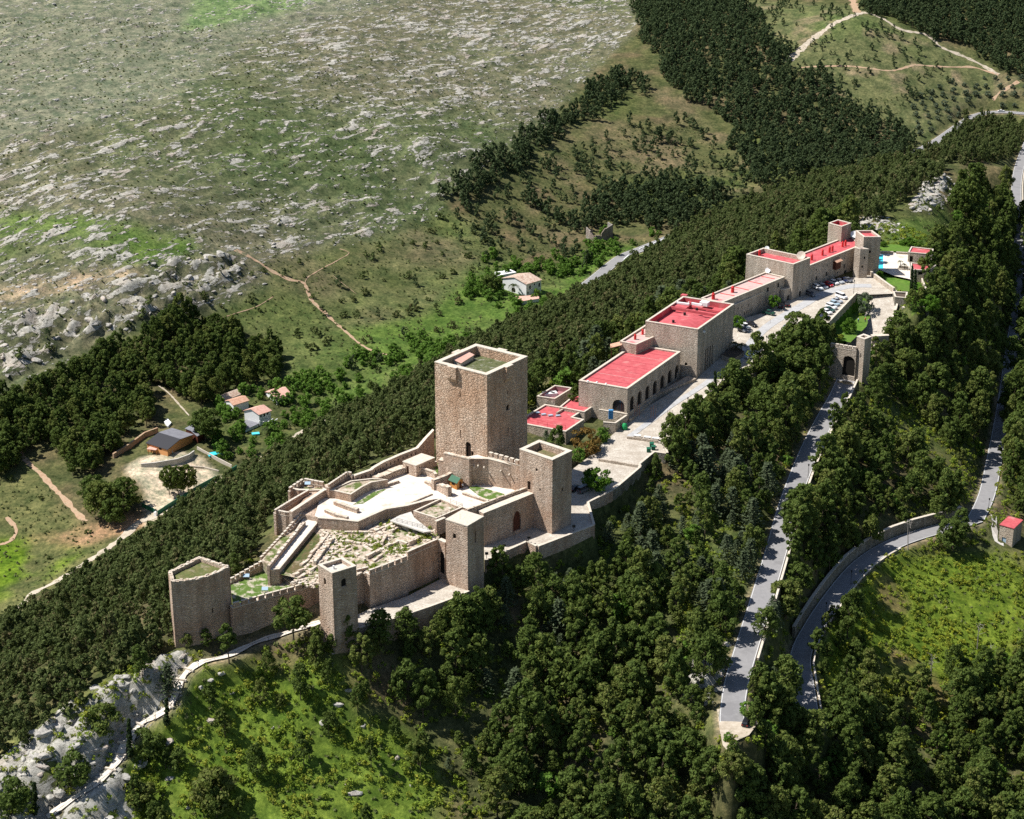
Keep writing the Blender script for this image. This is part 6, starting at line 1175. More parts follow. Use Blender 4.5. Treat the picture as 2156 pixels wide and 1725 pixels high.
rowB = [((812,772), 'suv', 'white', 'white car nearest the broad hotel tower in the wall row'), ((858,757), 'hatch', 'silver', 'small silver hatchback left of the red car'), ((908,740), 'hatch', 'red', 'red hatchback under the tiled balcony'), ((958,722), 'hatch', 'white', 'white hatchback right of the red car'), ((1005,710), 'sedan', 'silver', 'silver saloon left of the arched side door'), ((1052,697), 'sedan', 'navy', 'navy saloon in front of the arched side door'), ((1086,700), 'hatch', 'grey', 'grey car at the far end of the wall row')]
for (x, y), k, c, l in rowB: build_car(k, c, l, PP(R7(x, y)), hh+rnd.uniform(-.04, .04), 'cars parked under the far hotel wing')
for q, k, c, l, a in ((R7(745,828), 'suv', 'grey', 'grey car in the corner by the broad hotel tower', hh), (R6(1688,1020), 'hatch', 'black', 'black car left of its twin by the low porch block', hh+2.6), (R6(1750,1003), 'sedan', 'black', 'black saloon right of its twin by the low porch block', hh+2.6), (R6(1572,1092), 'pickup', 'green', 'dark green pickup parked beneath the small leafy tree', hh+0.5), (R6(1340,1228), 'suv', 'white', 'white car beside the leafy tree at the tallest hall', hh), (R6(1405,1203), 'sedan', 'black', 'black saloon beyond the white car near the tallest hall', hh), (R6(1310,1255), 'sedan', 'grey', 'grey saloon under the leafy tree at the tallest hall', hh), (R6(1765,1240), 'hatch', 'sky', 'pale blue hatchback standing alone next to the big pines', hh+0.1), (R6(1388,1520), 'sedan', 'sky', 'pale saloon alone on the turning place above the bastion', hh+1.7), (R5(655,1428), 'van', 'grey', 'grey van parked below the round leafy tree', hh+1.9), (R5(575,1415), 'sedan', 'black', 'black car half hidden behind the castle gate-side tower', hh+1.9)):
    p = PP(q); build_car(k, c, l, p, a)
p = G(S7(1603,1195)); build_car('suv', 'black', 'black car under the big pine at the gravel turning place', Vector((p.x, p.y, -29.2)), 1.2)
p = G(S5(2020,680)); L_ = ROADS['vroad']; j = min(range(len(L_)), key=lambda i: abs(proj(*L_[i])[0]-S5(2020,680)[0])); build_car('sedan', 'white', 'white car driving alone on the far valley road', Vector(L_[j]), 0.0)

# ------------------------------------------------ street furniture
def lamp(label, p, h=4.2, group=None):
    t = thing('street_lamp', tuple(p), label, 'lamp post', group); mb = MB(); mb.cyl((0, 0, 0), (0, 0, h), 0.09, 0.05, 6); link('pole', mb.mesh('pole', M['darkmetal']), t); mb = MB(); mb.cyl((0, 0, h), (0, 0, h+0.55), 0.14, 0.26, 6); mb.cyl((0, 0, h+0.55), (0, 0, h+0.8), 0.28, 0.04, 6); link('lantern', mb.mesh('lantern', M['darkmetal']), t)
for q, l in ((R7(1137,812), 'dark lamp post at the tip of the lawn wall in the car park'), (R6(1545,1450), 'thin lamp post on the bastion parapet near the pale saloon'), (R5(1598,712), 'slim post on the upper forecourt parapet'), (R5(1388,962), 'slim post on the forecourt parapet beside the white planters')): lamp(l, PP(q), 4.5)
for q, l in ((S3(947,1362), 'dark lamp post beside the lower road under the green bank'), (S3(1936,722), 'dark lamp post at the junction by the pump house'), (S3(840,518), 'dark lamp post on the outer parapet of the upper road'), (S3(1100,1165), 'dark lamp post in the bend of the lower road'), (S3(622,1480), 'dark lamp post at the pale verge of the upper road')): lamp(l, G(q), 4.2)
for q, l in ((R4(435,1062), 'black floodlight on the lower walk parapet'), (R4(1240,545), 'black floodlight on the ivy wall below the gate'), (R4(1445,480), 'pair of black floodlights at the inner corner of the gate terrace'), (R4(1095,615), 'black floodlight at the left end of the gate terrace'), (R4(1818,388), 'black floodlight on the terrace corner right of the tower')):
    z = -12 if q == R4(435,1062) else -7.6; p = P(q, z); t = thing('floodlight', tuple(p), l, 'floodlight'); mb = MB(); mb.cyl((0, 0, 0), (0, 0, 1.3), 0.08, 0.08, 6); link('post', mb.mesh('post', M['darkmetal']), t); mb = MB(); mb.box((0, 0.1, 1.5), (0.9, 0.5, 0.6)); link('lamp_head', mb.mesh('lamp_head', M['darkmetal']), t)
p = PP(R5(1025,862)); t = thing('bottle_bank', tuple(p), 'rounded green recycling igloo at the yard corner', 'bin'); mb = MB(); pr = [(0.75, 0), (0.95, 0.5), (0.9, 1.2), (0.6, 1.8), (0.2, 2.05)]
for (r0, z0_), (r1, z1_) in zip(pr[:-1], pr[1:]): mb.cyl((0, 0, z0_), (0, 0, z1_), r0, r1, 12, cap=(r1 < 0.3))
link('body', mb.mesh('body', M['green_plastic']), t); mb = MB(); mb.cyl((0, 0, 2.05), (0, 0, 2.25), 0.12, 0.12, 6); link('handle', mb.mesh('handle', M['darkmetal']), t)
for q, l in ((R5(1245,1070), 'green bin nearest the parapet corner, left of its two twins'), (R5(1272,1022), 'green bin standing behind its two twins'), (R5(1287,1050), 'green bin right of its two twins at the parapet')):
    p = PP(q); t = thing('waste_bin', tuple(p), l, 'bin', 'green waste bins'); mb = MB(); mb.prism([(-0.6, -0.45), (0.6, -0.45), (0.6, 0.45), (-0.6, 0.45)], 0.12, 1.15); link('body', mb.mesh('body', M['greendark']), t); mb = MB(); mb.prism([(-0.66, -0.5), (0.66, -0.5), (0.66, 0.5), (-0.66, 0.5)], [1.16, 1.16, 1.3, 1.3], [1.22, 1.22, 1.45, 1.45], bottom=True); link('lid', mb.mesh('lid', M['greendark']), t)
for q, l in ((R5(1142,938), 'white slab bench left of two others'), (R5(1232,952), 'white slab bench between two others'), (R5(1310,962), 'white slab bench right of two others')):
    p = PP(q); t = thing('bench', tuple(p), l+' on the forecourt', 'bench', 'white slab benches'); mb = MB(); mb.box((0, 0, 0.75), (2.1, 1.0, 0.16), -0.25); link('seat', mb.mesh('seat', M['white']), t)
    for s in (-0.75, 0.75): mb = MB(); mb.box((s, -s*0.25, 0.33), (0.3, 0.8, 0.66), -0.25); link('support', mb.mesh('support', M['cap']), t)
for uvs, l in (([R5(1050,948),R5(1180,965),R5(1330,988)], 'low stone step wall in front of the white benches'), ([R5(790,1152),R5(960,1180),R5(1140,1210)], 'low stone step wall across the lower forecourt')):
    a = [PP(q) for q in uvs]; t = thing('step_wall', tuple(a[0]), l, 'wall'); mb = MB()
    for p0, p1_ in zip(a[:-1], a[1:]): c = (p0+p1_)/2; mb.box((c.x, c.y, c.z+0.3), ((p1_-p0).length+0.1, 0.5, 1.0), math.atan2(p1_.y-p0.y, p1_.x-p0.x))
    mb.build('body', M['hotel'], t)
p = P(R5(900,680), HZC-6.5); t = thing('crate_stack', tuple(p), 'stack of blue crates beside the big arch of the hall', 'crates')
for k in range(4): mb = MB(); mb.box((p.x, p.y-0.6, pz_(R5(940,880))+0.4+k*0.75+2.2), (1.4, 0.9, 0.66)); mb.build('crate', M['blue'], t)
# people
def person(label, p, rz, shirt, trousers, seedp=0):
    me = bpy.data.meshes.new('body'); J = [(0,0,0.95),(0,0,1.2),(0,0,1.42),(0,0,1.52),(0,0,1.66),(-.1,0,.9),(-.12,.04,.5),(-.12,0,.08),(.1,0,.9),(.13,-.04,.5),(.13,0.02,.08),(-.2,0,1.4),(-.27,.02,1.12),(-.26,.12,.88),(.2,0,1.4),(.27,.02,1.12),(.26,.12,.88),(-.12,.16,.05),(.13,.18,.05)]
    E = [(0,1),(1,2),(2,3),(3,4),(0,5),(5,6),(6,7),(0,8),(8,9),(9,10),(2,11),(11,12),(12,13),(2,14),(14,15),(15,16),(7,17),(10,18)]; Rr = [.14,.13,.14,.06,.1,.09,.065,.045,.09,.065,.045,.06,.045,.035,.06,.045,.035,.04,.04]
    me.from_pydata(J, E, []); o = bpy.data.objects.new('person', me); COL.objects.link(o); sk = o.modifiers.new('s', 'SKIN')
    for i, r in enumerate(Rr): me.skin_vertices[0].data[i].radius = (r, r)
    me.skin_vertices[0].data[0].use_root = True; dg = bpy.context.evaluated_depsgraph_get(); m2 = bpy.data.meshes.new_from_object(o.evaluated_get(dg)); bpy.data.objects.remove(o)
    m2.name = 'body'; m2.materials.clear(); sk_ = mat('skin%d' % seedp, (0.5, 0.3, 0.2)); sh = mat('shirt%d' % seedp, shirt); tr_ = mat('trousers%d' % seedp, trousers); hr_ = mat('hair%d' % seedp, (0.04, 0.03, 0.02))
    for m_ in (sk_, sh, tr_, hr_): m2.materials.append(m_)
    for f in m2.polygons:
        c = f.center; f.material_index = 2 if c.z < 0.97 and abs(c.x) < 0.22 else (1 if c.z < 1.47 and c.z > 0.95 else (3 if c.z > 1.66 or (c.z > 1.56 and c.y < -0.03) else 0)); f.use_smooth = True
    o = link('person', m2, None, tuple(p), rz); tag(o, label, 'person')
p = P(T2(1045,755), 0); person('person in white shirt and dark trousers standing at the wooden kiosk', p, 2.5, (0.8, 0.8, 0.8), (0.03, 0.03, 0.04), 1)
for q, l, c1, k in ((R7(1243,1068), 'person in orange top walking beside the lawn wall', (0.8, 0.25, 0.03), 2), (R7(1272,1082), 'person in purple top walking behind the orange one', (0.15, 0.08, 0.3), 3), (R7(1180,1072), 'person in pale blue top standing on the lawn', (0.5, 0.7, 0.85), 4)):
    p = P(q, -5.4); person(l, p, 0.5, c1, (0.1, 0.1, 0.15), k)

# ================================================================== VEGETATION
def leafmesh(name, C_, Nn, size, m, rs, elong=1.0, fold=0.0):
    """quads: centres C_ (n,3), normals Nn (n,3), sizes (n,)"""
    n = len(C_); Nn = Nn/np.linalg.norm(Nn, axis=1, keepdims=True); a = rs.normal(size=(n, 3)); t = np.cross(Nn, a); t /= np.linalg.norm(t, axis=1, keepdims=True); b = np.cross(Nn, t)
    s = size[:, None]; k = rs.uniform(0.55, 1.0, (n, 1))
    V = np.stack([C_-t*s*elong*0.6-b*s*k*0.25, C_+t*s*0.1*elong-b*s*k*0.6, C_+t*s*elong*0.7+b*s*k*0.1, C_-t*s*0.15*elong+b*s*k*0.6], 1).reshape(-1, 3)
    me = bpy.data.meshes.new(name); me.vertices.add(4*n); me.vertices.foreach_set('co', V.astype(np.float32).ravel()); me.loops.add(4*n); me.polygons.add(n)
    me.loops.foreach_set('vertex_index', np.arange(4*n, dtype=np.int32)); me.polygons.foreach_set('loop_start', np.arange(0, 4*n, 4, dtype=np.int32)); me.update(calc_edges=True)
    at = me.attributes.new('tint', 'FLOAT', 'FACE'); at.data.foreach_set('value', rs.uniform(0, 1, n).astype(np.float32)); me.materials.append(m); return me
def blobs_crown(name, seed, H, R, base, nb, per, leaf, m, shape='pine', br=0.3, flat=0.75):
    rs = np.random.RandomState(seed); Cs = []; Ns = []; Ss = []
    lean = rs.normal(0, 0.04*H, 2)
    for i in range(nb):
        f = (i+0.5)/nb
        if shape == 'pine': z = base+(H-base)*f**0.85; rr = R*(1-0.75*f**1.7)*(0.55+0.45*min(1, f*5)); q = math.sqrt(rs.uniform(0.08, 1))
        elif shape == 'umbrella': z = base+(H-base)*f; rr = R*math.sqrt(max(0.05, 1-(1.5*(f-0.35))**2)) if f > .1 else R*.6; q = math.sqrt(rs.uniform(0.1, 1))
        elif shape == 'ball': z = base+(H-base)*f; rr = R*math.sqrt(max(0.04, 1-(2*f-1)**2)); q = rs.uniform(0.5, 0.95)
        elif shape == 'cone': z = base+(H-base)*f; rr = R*(1-f)**0.8*(0.5+0.5*min(1, f*8)); q = rs.uniform(0.2, 0.7)
        a = rs.uniform(0, 6.283); b_ = br*R*rs.uniform(0.7, 1.25)*(1-0.35*f)
        c = np.array([rr*q*math.cos(a)+lean[0]*f, rr*q*math.sin(a)+lean[1]*f, z-0.35*q*(b_)])
        d = rs.normal(size=(per, 3)); d[:, 2] = d[:, 2]*0.9+0.35; d /= np.linalg.norm(d, axis=1, keepdims=True); rad = b_*rs.uniform(0.7, 1.08, (per, 1))
        Cs.append(c+d*rad*np.array([1, 1, flat])); Ns.append(d+rs.normal(0, 0.45, (per, 3))); Ss.append(leaf*rs.uniform(0.6, 1.25, per))
    return leafmesh(name, np.concatenate(Cs), np.concatenate(Ns), np.concatenate(Ss), m, rs, 1.3)
def trunk_mesh(H, r, seed=0, limbs=4, m='bark', reach=1.2):
    rs = random.Random(seed); mb = MB(); x = y = 0; z = -1.2; k = 4
    pts = [(0, 0, -1.2)]+[(rs.uniform(-.12, .12)*H*0.3*i/k, rs.uniform(-.12, .12)*H*0.3*i/k, H*i/k) for i in range(1, k+1)]
    for i in range(k): mb.cyl(pts[i], pts[i+1], r*(1-0.2*i), r*(1-0.2*(i+1)), 6, cap=(i == k-1))
    for j in range(limbs):
        f = rs.uniform(0.45, 0.95); p = Vector(pts[0]).lerp(Vector(pts[-1]), f); a = rs.uniform(0, 6.28); mb.cyl(p, p+Vector((math.cos(a)*reach, math.sin(a)*reach, 0.7*reach)), r*0.4, r*0.12, 4)
    return mb.mesh('trunk', M[m])
PINE = [(blobs_crown('crown', 100+i, 8.6+(i % 3)*1.2, 2.7+0.25*(i % 4), 2.0+0.5*(i % 3), 34+5*(i % 3), 62, 0.37, M['pine'], 'pine', 0.2+0.04*(i % 4), 1.0), trunk_mesh(6.2, 0.19, i)) for i in range(8)]
SLOPE = [(blobs_crown('crown', 200+i, 5.8+(i % 3)*0.6, 2.15+0.2*(i % 3), 0.9, 20, 34, 0.42, M['slopepine'], 'pine', 0.3, 1.0), trunk_mesh(3.8, 0.13, i, 2)) for i in range(6)]
FAR = [(blobs_crown('crown', 300+i, 7.0+(i % 3), 2.3+0.25*(i % 3), 1.4, 15, 24, 0.6, M['farpine'], 'pine', 0.34, 1.0), trunk_mesh(4.5, 0.16, i, 0)) for i in range(5)]
def cedar_mesh(seed):
    rs = np.random.RandomState(seed); Cs = []; Ns = []; Ss = []; H = 7.5
    for t in range(15):
        z = 0.8+t*0.46; L = 2.9*(1-z/8.2)+0.25
        for a in np.arange(6+rs.randint(2))*1.0+rs.uniform(0, 6):
            n = 7; f = np.linspace(0.15, 1, n)[:, None]; d = np.array([math.cos(a), math.sin(a), 0.12]); c = np.array([0, 0, z])+d*f*L+np.array([0, 0, 0.35])*f**2*L*0.3
            Cs.append(c+rs.normal(0, 0.06, (n, 3))); Ns.append(np.tile([0, 0, 1.0], (n, 1))+rs.normal(0, 0.5, (n, 3))); Ss.append(0.38*np.ones(n))
    return leafmesh('crown', np.concatenate(Cs), np.concatenate(Ns), np.concatenate(Ss), M['cedar'], rs, 1.2)
CEDAR = [(cedar_mesh(400+i), trunk_mesh(7.0, 0.14, i, 0)) for i in range(3)]
BROAD = [(blobs_crown('crown', 500+i, 4.2+i*0.5, 2.3, 0.7, 18, 34, 0.5, M['broad'], 'ball', 0.42), trunk_mesh(2.6, 0.14, i, 2)) for i in range(4)]
OLIVE = [(blobs_crown('crown', 540+i, 3.2, 1.9, 0.6, 12, 24, 0.5, M['olive'], 'ball', 0.5), trunk_mesh(1.8, 0.16, i, 2)) for i in range(3)]
SHRUB = [blobs_crown('foliage', 560+i, 1.5+0.3*(i % 2), 1.25, 0.1, 7, 14, 0.36, M['scrub'], 'ball', 0.55) for i in range(5)]
SHRUBD = [blobs_crown('foliage', 580+i, 1.7, 1.1, 0.1, 7, 12, 0.45, M['slopepine'], 'ball', 0.55) for i in range(3)]
def rockmesh(seed, flat, n=2):
    b = bmesh.new(); bmesh.ops.create_icosphere(b, subdivisions=n, radius=1.0); rs = np.random.RandomState(seed); pl = rs.normal(size=(9, 3)); pl /= np.linalg.norm(pl, axis=1, keepdims=True); of = rs.uniform(0.45, 0.85, 9)
    for v in b.verts:
        p = np.array(v.co)
        for k in range(9):
            e = p@pl[k]-of[k]
            if e > 0: p = p-pl[k]*e
        p = p*np.array([1.25, 0.9, flat])*(1+0.06*rs.normal()); v.co = Vector(p)
    me = bpy.data.meshes.new('boulder'); b.to_mesh(me); b.free(); me.materials.append(M['rock']); return me
def rockmat(nt, b):
    c = ramp(nt, noise(nt, 0.9, 7, 0.75), [(0.3, (0.22, 0.21, 0.19)), (0.5, (0.42, 0.4, 0.36)), (0.7, (0.58, 0.55, 0.5))])
    c = mix(nt, ramp(nt, noise(nt, 0.15, 3, 0.6), [(0.5, (0, 0, 0)), (0.65, (0.5, 0.5, 0.5))]), c, (0.5, 0.38, 0.3)); nt.links.new(c, b.inputs['Base Color']); bump(nt, b, noise(nt, 2.5, 6, 0.75), 1.0, 0.25)
M['rock'] = mat('limestone', (0.45, 0.43, 0.4), 0.95, rockmat)
ROCKS = [rockmesh(700+i, 0.55+0.12*(i % 3)) for i in range(6)]; ROCKS1 = [rockmesh(720+i, 0.42, 1) for i in range(5)]

def scatter(name, label, pts, sources, seed=0, align=None):
    """pts (n,4): place and size; sources: list of tuples of objects already standing in the scene whose geometry is reused."""
    pts = np.asarray(pts); n = len(pts)
    if n == 0: return
    rs = np.random.RandomState(seed); me = bpy.data.meshes.new(name); me.vertices.add(n); me.vertices.foreach_set('co', pts[:, :3].astype(np.float32).ravel())
    for nm, ty, dat in (('size', 'FLOAT', pts[:, 3]), ('turn', 'FLOAT', rs.uniform(0, 6.283, n) if align is None else align+rs.normal(0, 0.35, n)), ('stretch', 'FLOAT', rs.uniform(0.8, 1.25, n)), ('which', 'INT', rs.randint(0, len(sources), n))):
        a = me.attributes.new(nm, ty, 'POINT'); a.data.foreach_set('value', np.asarray(dat, np.int32 if ty == 'INT' else np.float32))
    o = tag(link(name, me), label, kind='stuff'); ng = bpy.data.node_groups.new(name, 'GeometryNodeTree'); ng.interface.new_socket('Geometry', in_out='INPUT', socket_type='NodeSocketGeometry'); ng.interface.new_socket('Geometry', in_out='OUTPUT', socket_type='NodeSocketGeometry')
    gi, go = ng.nodes.new('NodeGroupInput'), ng.nodes.new('NodeGroupOutput'); inst = ng.nodes.new('GeometryNodeInstanceOnPoints'); allj = ng.nodes.new('GeometryNodeJoinGeometry')
    for src in reversed(sources):
        j = ng.nodes.new('GeometryNodeJoinGeometry'); g2i = ng.nodes.new('GeometryNodeGeometryToInstance')
        for ob in src: oi = ng.nodes.new('GeometryNodeObjectInfo'); oi.transform_space = 'ORIGINAL'; oi.inputs['Object'].default_value = ob; ng.links.new(oi.outputs['Geometry'], j.inputs[0])
        ng.links.new(j.outputs[0], g2i.inputs[0]); ng.links.new(g2i.outputs[0], allj.inputs[0])
    def attr(nm, ty): a = ng.nodes.new('GeometryNodeInputNamedAttribute'); a.data_type = ty; a.inputs['Name'].default_value = nm; return a.outputs['Attribute']
    ng.links.new(gi.outputs[0], inst.inputs['Points']); ng.links.new(allj.outputs[0], inst.inputs['Instance']); inst.inputs['Pick Instance'].default_value = True; ng.links.new(attr('which', 'INT'), inst.inputs['Instance Index'])
    cr = ng.nodes.new('ShaderNodeCombineXYZ'); ng.links.new(attr('turn', 'FLOAT'), cr.inputs['Z']); ng.links.new(cr.outputs[0], inst.inputs['Rotation'])
    cs = ng.nodes.new('ShaderNodeCombineXYZ'); sz = attr('size', 'FLOAT'); mm = ng.nodes.new('ShaderNodeMath'); mm.operation = 'MULTIPLY'; ng.links.new(sz, mm.inputs[0]); ng.links.new(attr('stretch', 'FLOAT'), mm.inputs[1])
    ng.links.new(sz, cs.inputs['X']); ng.links.new(sz, cs.inputs['Y']); ng.links.new(mm.outputs[0], cs.inputs['Z']); ng.links.new(cs.outputs[0], inst.inputs['Scale']); ng.links.new(inst.outputs[0], go.inputs[0])
    md = o.modifiers.new('scatter', 'NODES'); md.node_group = ng; return o

# ---- places to avoid
P_x = lambda f, pts: [f(*q) for q in pts]
NOGO = [shrink(PAVE_XY, -1.0), shrink(CASTLE_OUT, -3.5), shrink(LOWTER, -2.5), shrink(GARDEN, -0.5), shrink(LAWN, -1.0)]
for pl_ in (pA, pB, pC, pD, pX, pE, pF, pG, pH, kp, hp, p1, po, pph): NOGO.append(shrink([tuple(q) for q in pl_], -3.0))
NOGO.append([tuple(P(q, -6)[:2]) for q in P_x(R5, [(540,1220),(900,900),(1075,810),(900,690),(660,760),(480,900),(470,1080)])])
NOGO_YARD = shrink(ORANGE_YARD, -2)
def clear_of(x, y, roadgap=2.0):
    ok = np.ones(x.shape, bool)
    for pg in NOGO: ok &= ~inpoly(x, y, pg)
    i = np.clip(np.searchsorted(GX, x), 0, len(GX)-1); j = np.clip(np.searchsorted(GY, y), 0, len(GY)-1); return ok & (ROADD[j, i] > roadgap)
def cand(x0, x1, y0, y1, s, seed, j=0.45):
    rs = np.random.RandomState(seed); gx = np.arange(x0, x1, s); gy = np.arange(y0, y1, s); X, Y = np.meshgrid(gx, gy); X = X+rs.uniform(-j, j, X.shape)*s; Y = Y+rs.uniform(-j, j, X.shape)*s; X = X.ravel(); Y = Y.ravel(); Z = hgt(X, Y); U, V = proj(X, Y, Z)
    return X, Y, Z, U, V, rs
P_ = lambda f, pts: [f(*q) for q in pts]
# back side woods
LEFTWOOD = P_(S1, [(60,870),(150,760),(300,700),(560,560),(680,500),(800,430),(960,330),(1130,270),(1320,270),(1400,360),(1560,380),(1680,450),(1710,570),(1690,640),(1550,660),(1440,700),(1350,740),(1150,830),(1080,760),(1000,680),(900,690),(950,830),(960,920),(840,960),(760,1000),(700,1100),(520,1260),(400,1230),(350,1060),(200,1080),(100,1000)])
EDGEWOOD = P_(S1, [(-300,760),(20,760),(70,900),(110,1000),(100,1180),(0,1260),(-300,1300)])
MAINSLOPE = [(-200,1800),(-200,1480),(0,1330),(180,1230),(330,1130),(430,1060),(500,1010),(600,970),(690,905),(790,855),(890,790),(960,745),(1060,690),(1160,645),(1260,620),(1330,560),(1420,508),(1440,485),(1560,430),(1700,388),(1830,355),(1870,350),(1900,352),(1980,320),(2000,290),(2030,245),(2080,235),(2100,262),(2156,262),(2400,250),(2400,420),(2156,330),(2060,350),(1990,360),(1960,400),(1960,450),(1800,620),(1100,900),(700,1100),(300,1500)]
FARWOOD = P_(S5, [(-220,-200),(330,-200),(400,0),(560,130),(690,320),(760,400),(900,480),(1080,620),(1240,740),(1400,800),(1480,900),(1400,980),(1100,1080),(800,1100),(560,1160),(460,1120),(460,1000),(330,850),(330,780),(180,660),(80,560),(0,500),(-80,420),(-180,250),(-230,100)])
TOPWOOD = P_(S5, [(1160,-300),(2600,-300),(2600,700),(2154,470),(2000,435),(1850,330),(1660,240),(1560,190),(1400,140),(1300,90),(1200,60)])
SPUR1 = [(915,425),(930,400),(1000,350),(1080,320),(1100,290),(1200,230),(1240,190),(1290,150),(1330,170),(1370,190),(1290,225),(1210,265),(1160,300),(1130,345),(1090,375),(1060,385),(1020,420),(980,440)]
SPUR2 = [(1100,400),(1180,470),(1230,440),(1300,400),(1380,380),(1470,390),(1530,430),(1500,460),(1420,485),(1300,490),(1240,490),(1170,470),(1110,440)]
SPURSCAT = [(950,440),(1050,400),(1100,380),(1180,320),(1330,260),(1450,250),(1560,350),(1600,420),(1500,420),(1300,420),(1230,520),(1250,590),(1130,560),(1020,560),(960,510)]
SCRUBHILL = P_(S5, [(330,0),(1110,40),(1150,90),(1300,130),(1650,290),(2000,450),(1500,600),(1400,780),(1240,730),(1080,610),(900,470),(720,390),(600,200)])
OLIVES = P_(S5, [(1900,480),(1990,480),(2154,480),(2200,700),(2000,660),(1900,600),(1760,730),(1640,790),(1500,870),(1440,780),(1500,600),(1700,500)])
VALLEYGREEN = [(440,800),(480,860),(520,820),(610,800),(700,760),(800,760),(900,700),(990,640),(1000,560),(1060,530),(1230,560),(1260,500),(1400,500),(1330,540),(1240,590),(1180,640),(1080,690),(950,760),(870,800),(780,850),(700,900),(640,950),(560,1000),(470,1010),(430,960),(460,900)]
FIELDZ = FIELD
X, Y, Z, U, V, rs = cand(-420, 620, 380, 1500, 3.7, 1); B = isback(X, Y); ok = B & clear_of(X, Y, 1.0) & ~inpoly(X, Y, NOGO_YARD)
nz = fbm(X/22, Y/22, 3, 77)
U0, V0 = U.copy(), V.copy(); U = U+(fbm(X/18, Y/18, 3, 7)-0.5)*70; V = V+(fbm(X/18+50, Y/18, 3, 8)-0.5)*34
m_left = inpoly(U0, V0, LEFTWOOD) | inpoly(U, V, EDGEWOOD); m_main = inpoly(U0, V0, MAINSLOPE) & ~m_left; m_far = (inpoly(U, V, FARWOOD) | inpoly(U, V, SPUR1) | inpoly(U, V, SPUR2)) & ~m_main; m_top = inpoly(U, V, TOPWOOD) & ~m_main & ~m_far
hidden_slope = B & (Y < np.interp(X, RXs, RYs)+230) & ~m_left & ~m_main & (V > 700) & (U > 560) & (U < 1500) & (Y < 640+X*0.9)
r = rs.uniform(0, 1, X.shape)
def pick(mask, p, zs=0.0, s0=0.8, s1=1.2): k = mask & ok & (r < p); return np.stack([X[k], Y[k], Z[k]-zs, rs.uniform(s0, s1, k.sum())], -1)
slope_pts = pick((m_main | hidden_slope) & (fbm(X/11, Y/11, 3, 15) > 0.33), 0.97, 0.2, 0.55, 1.25); slope_pts[:, 3] *= 0.8+0.4*fbm(slope_pts[:, 0]/25, slope_pts[:, 1]/25, 3, 16); far_pts = np.concatenate([pick(m_far, 0.66+0*X, 0.2, 0.75, 1.25), pick(m_top, 0.93, 0.2, 0.7, 1.1)])
lw = pick(m_left & (nz > 0.3), 0.6, 0.2, 0.85, 1.3)
sc = (inpoly(U, V, SCRUBHILL) & (r < 0.10+0.25*(nz > 0.55))); scr_pts = np.stack([X[sc & ok], Y[sc & ok], Z[sc & ok]-0.2, rs.uniform(0.3, 0.75, (sc & ok).sum())], -1)
sp = inpoly(U, V, SPURSCAT) & ~m_far & (r < 0.15); spur_pts = np.stack([X[sp & ok], Y[sp & ok], Z[sp & ok]-0.2, rs.uniform(0.5, 1.05, (sp & ok).sum())], -1)
fd = inpoly(U, V, FIELDZ) & ~m_far & ~m_left & (r < 0.06); field_pts = np.stack([X[fd & ok], Y[fd & ok], Z[fd & ok]-0.1, rs.uniform(0.6, 2.2, (fd & ok).sum())], -1)
ft_ = inpoly(U, V, FIELDZ) & ~m_far & ~m_left & (r > 0.988); fieldtree_pts = np.stack([X[ft_ & ok], Y[ft_ & ok], Z[ft_ & ok]-0.1, rs.uniform(0.45, 0.8, (ft_ & ok).sum())], -1)
vgm = inpoly(U, V, VALLEYGREEN) & ~m_main & ~m_left & ~m_far & (nz > 0.42) & (r < 0.42) & ((U > 600) | ((V < 990) & (nz > 0.40))); val_pts = np.stack([X[vgm & ok], Y[vgm & ok], Z[vgm & ok]-0.2, rs.uniform(0.6, 1.15, (vgm & ok).sum())], -1)
ml_ = inpoly(U, V, [(-60,1000),(40,950),(130,1060),(230,1150),(100,1230),(-60,1290)]) & (r < 0.05); mead_pts = np.stack([X[ml_ & ok], Y[ml_ & ok], Z[ml_ & ok]-0.1, rs.uniform(0.7, 1.6, (ml_ & ok).sum())], -1)
X2, Y2, Z2, U2, V2, rs2 = cand(120, 600, 800, 1500, 8.0, 5, 0.12); k = isback(X2, Y2) & inpoly(U2, V2, OLIVES) & clear_of(X2, Y2, 2); olive_pts = np.stack([X2[k], Y2[k], Z2[k]-0.1, rs2.uniform(0.7, 1.15, k.sum())], -1)
# front woods
CLEAR = [P_(S3, [(1330,20),(1470,110),(1580,230),(1660,320),(1780,440),(1870,530),(1830,680),(1740,660),(1640,520),(1530,430),(1400,330),(1330,160)]),
         P_(S3, [(860,1330),(1100,1150),(1180,1050),(1330,960),(1500,880),(1700,900),(2300,880),(2300,1300),(2154,1500),(2050,1640),(1600,1800),(1300,1700),(1180,1500),(1000,1380)]),
         P_(S3, [(540,1580),(720,1480),(720,1725),(500,1725)]), P_(S3, [(1820,520),(1900,540),(2000,690),(2154,860),(2154,960),(1900,900),(1800,780)])]
CLEAR.append(P_(R7, [(880,1540),(1180,1500),(1330,1580),(1330,1900),(1150,2000),(800,2000)])); CLEAR.append(P_(R7, [(1340,800),(1640,900),(1640,1000),(1840,1020),(1840,1180),(1600,1200),(1480,1330),(1310,1330)]))
LUSH = [(230,1420),(330,1400),(560,1380),(640,1330),(760,1400),(745,1500),(860,1600),(960,1725),(1000,1900),(200,1900),(280,1600)]
CRESTZ = [(-200,1480),(100,1470),(250,1410),(350,1360),(420,1370),(430,1420),(330,1540),(290,1660),(300,1900),(-200,1900)]
ROCKCREST = P_(S5, [(1100,1480),(1110,1340),(1300,1290),(1500,1150),(1560,1080),(1720,1040),(1740,1200),(1700,1420),(1600,1500),(1560,1600),(1250,1560)])
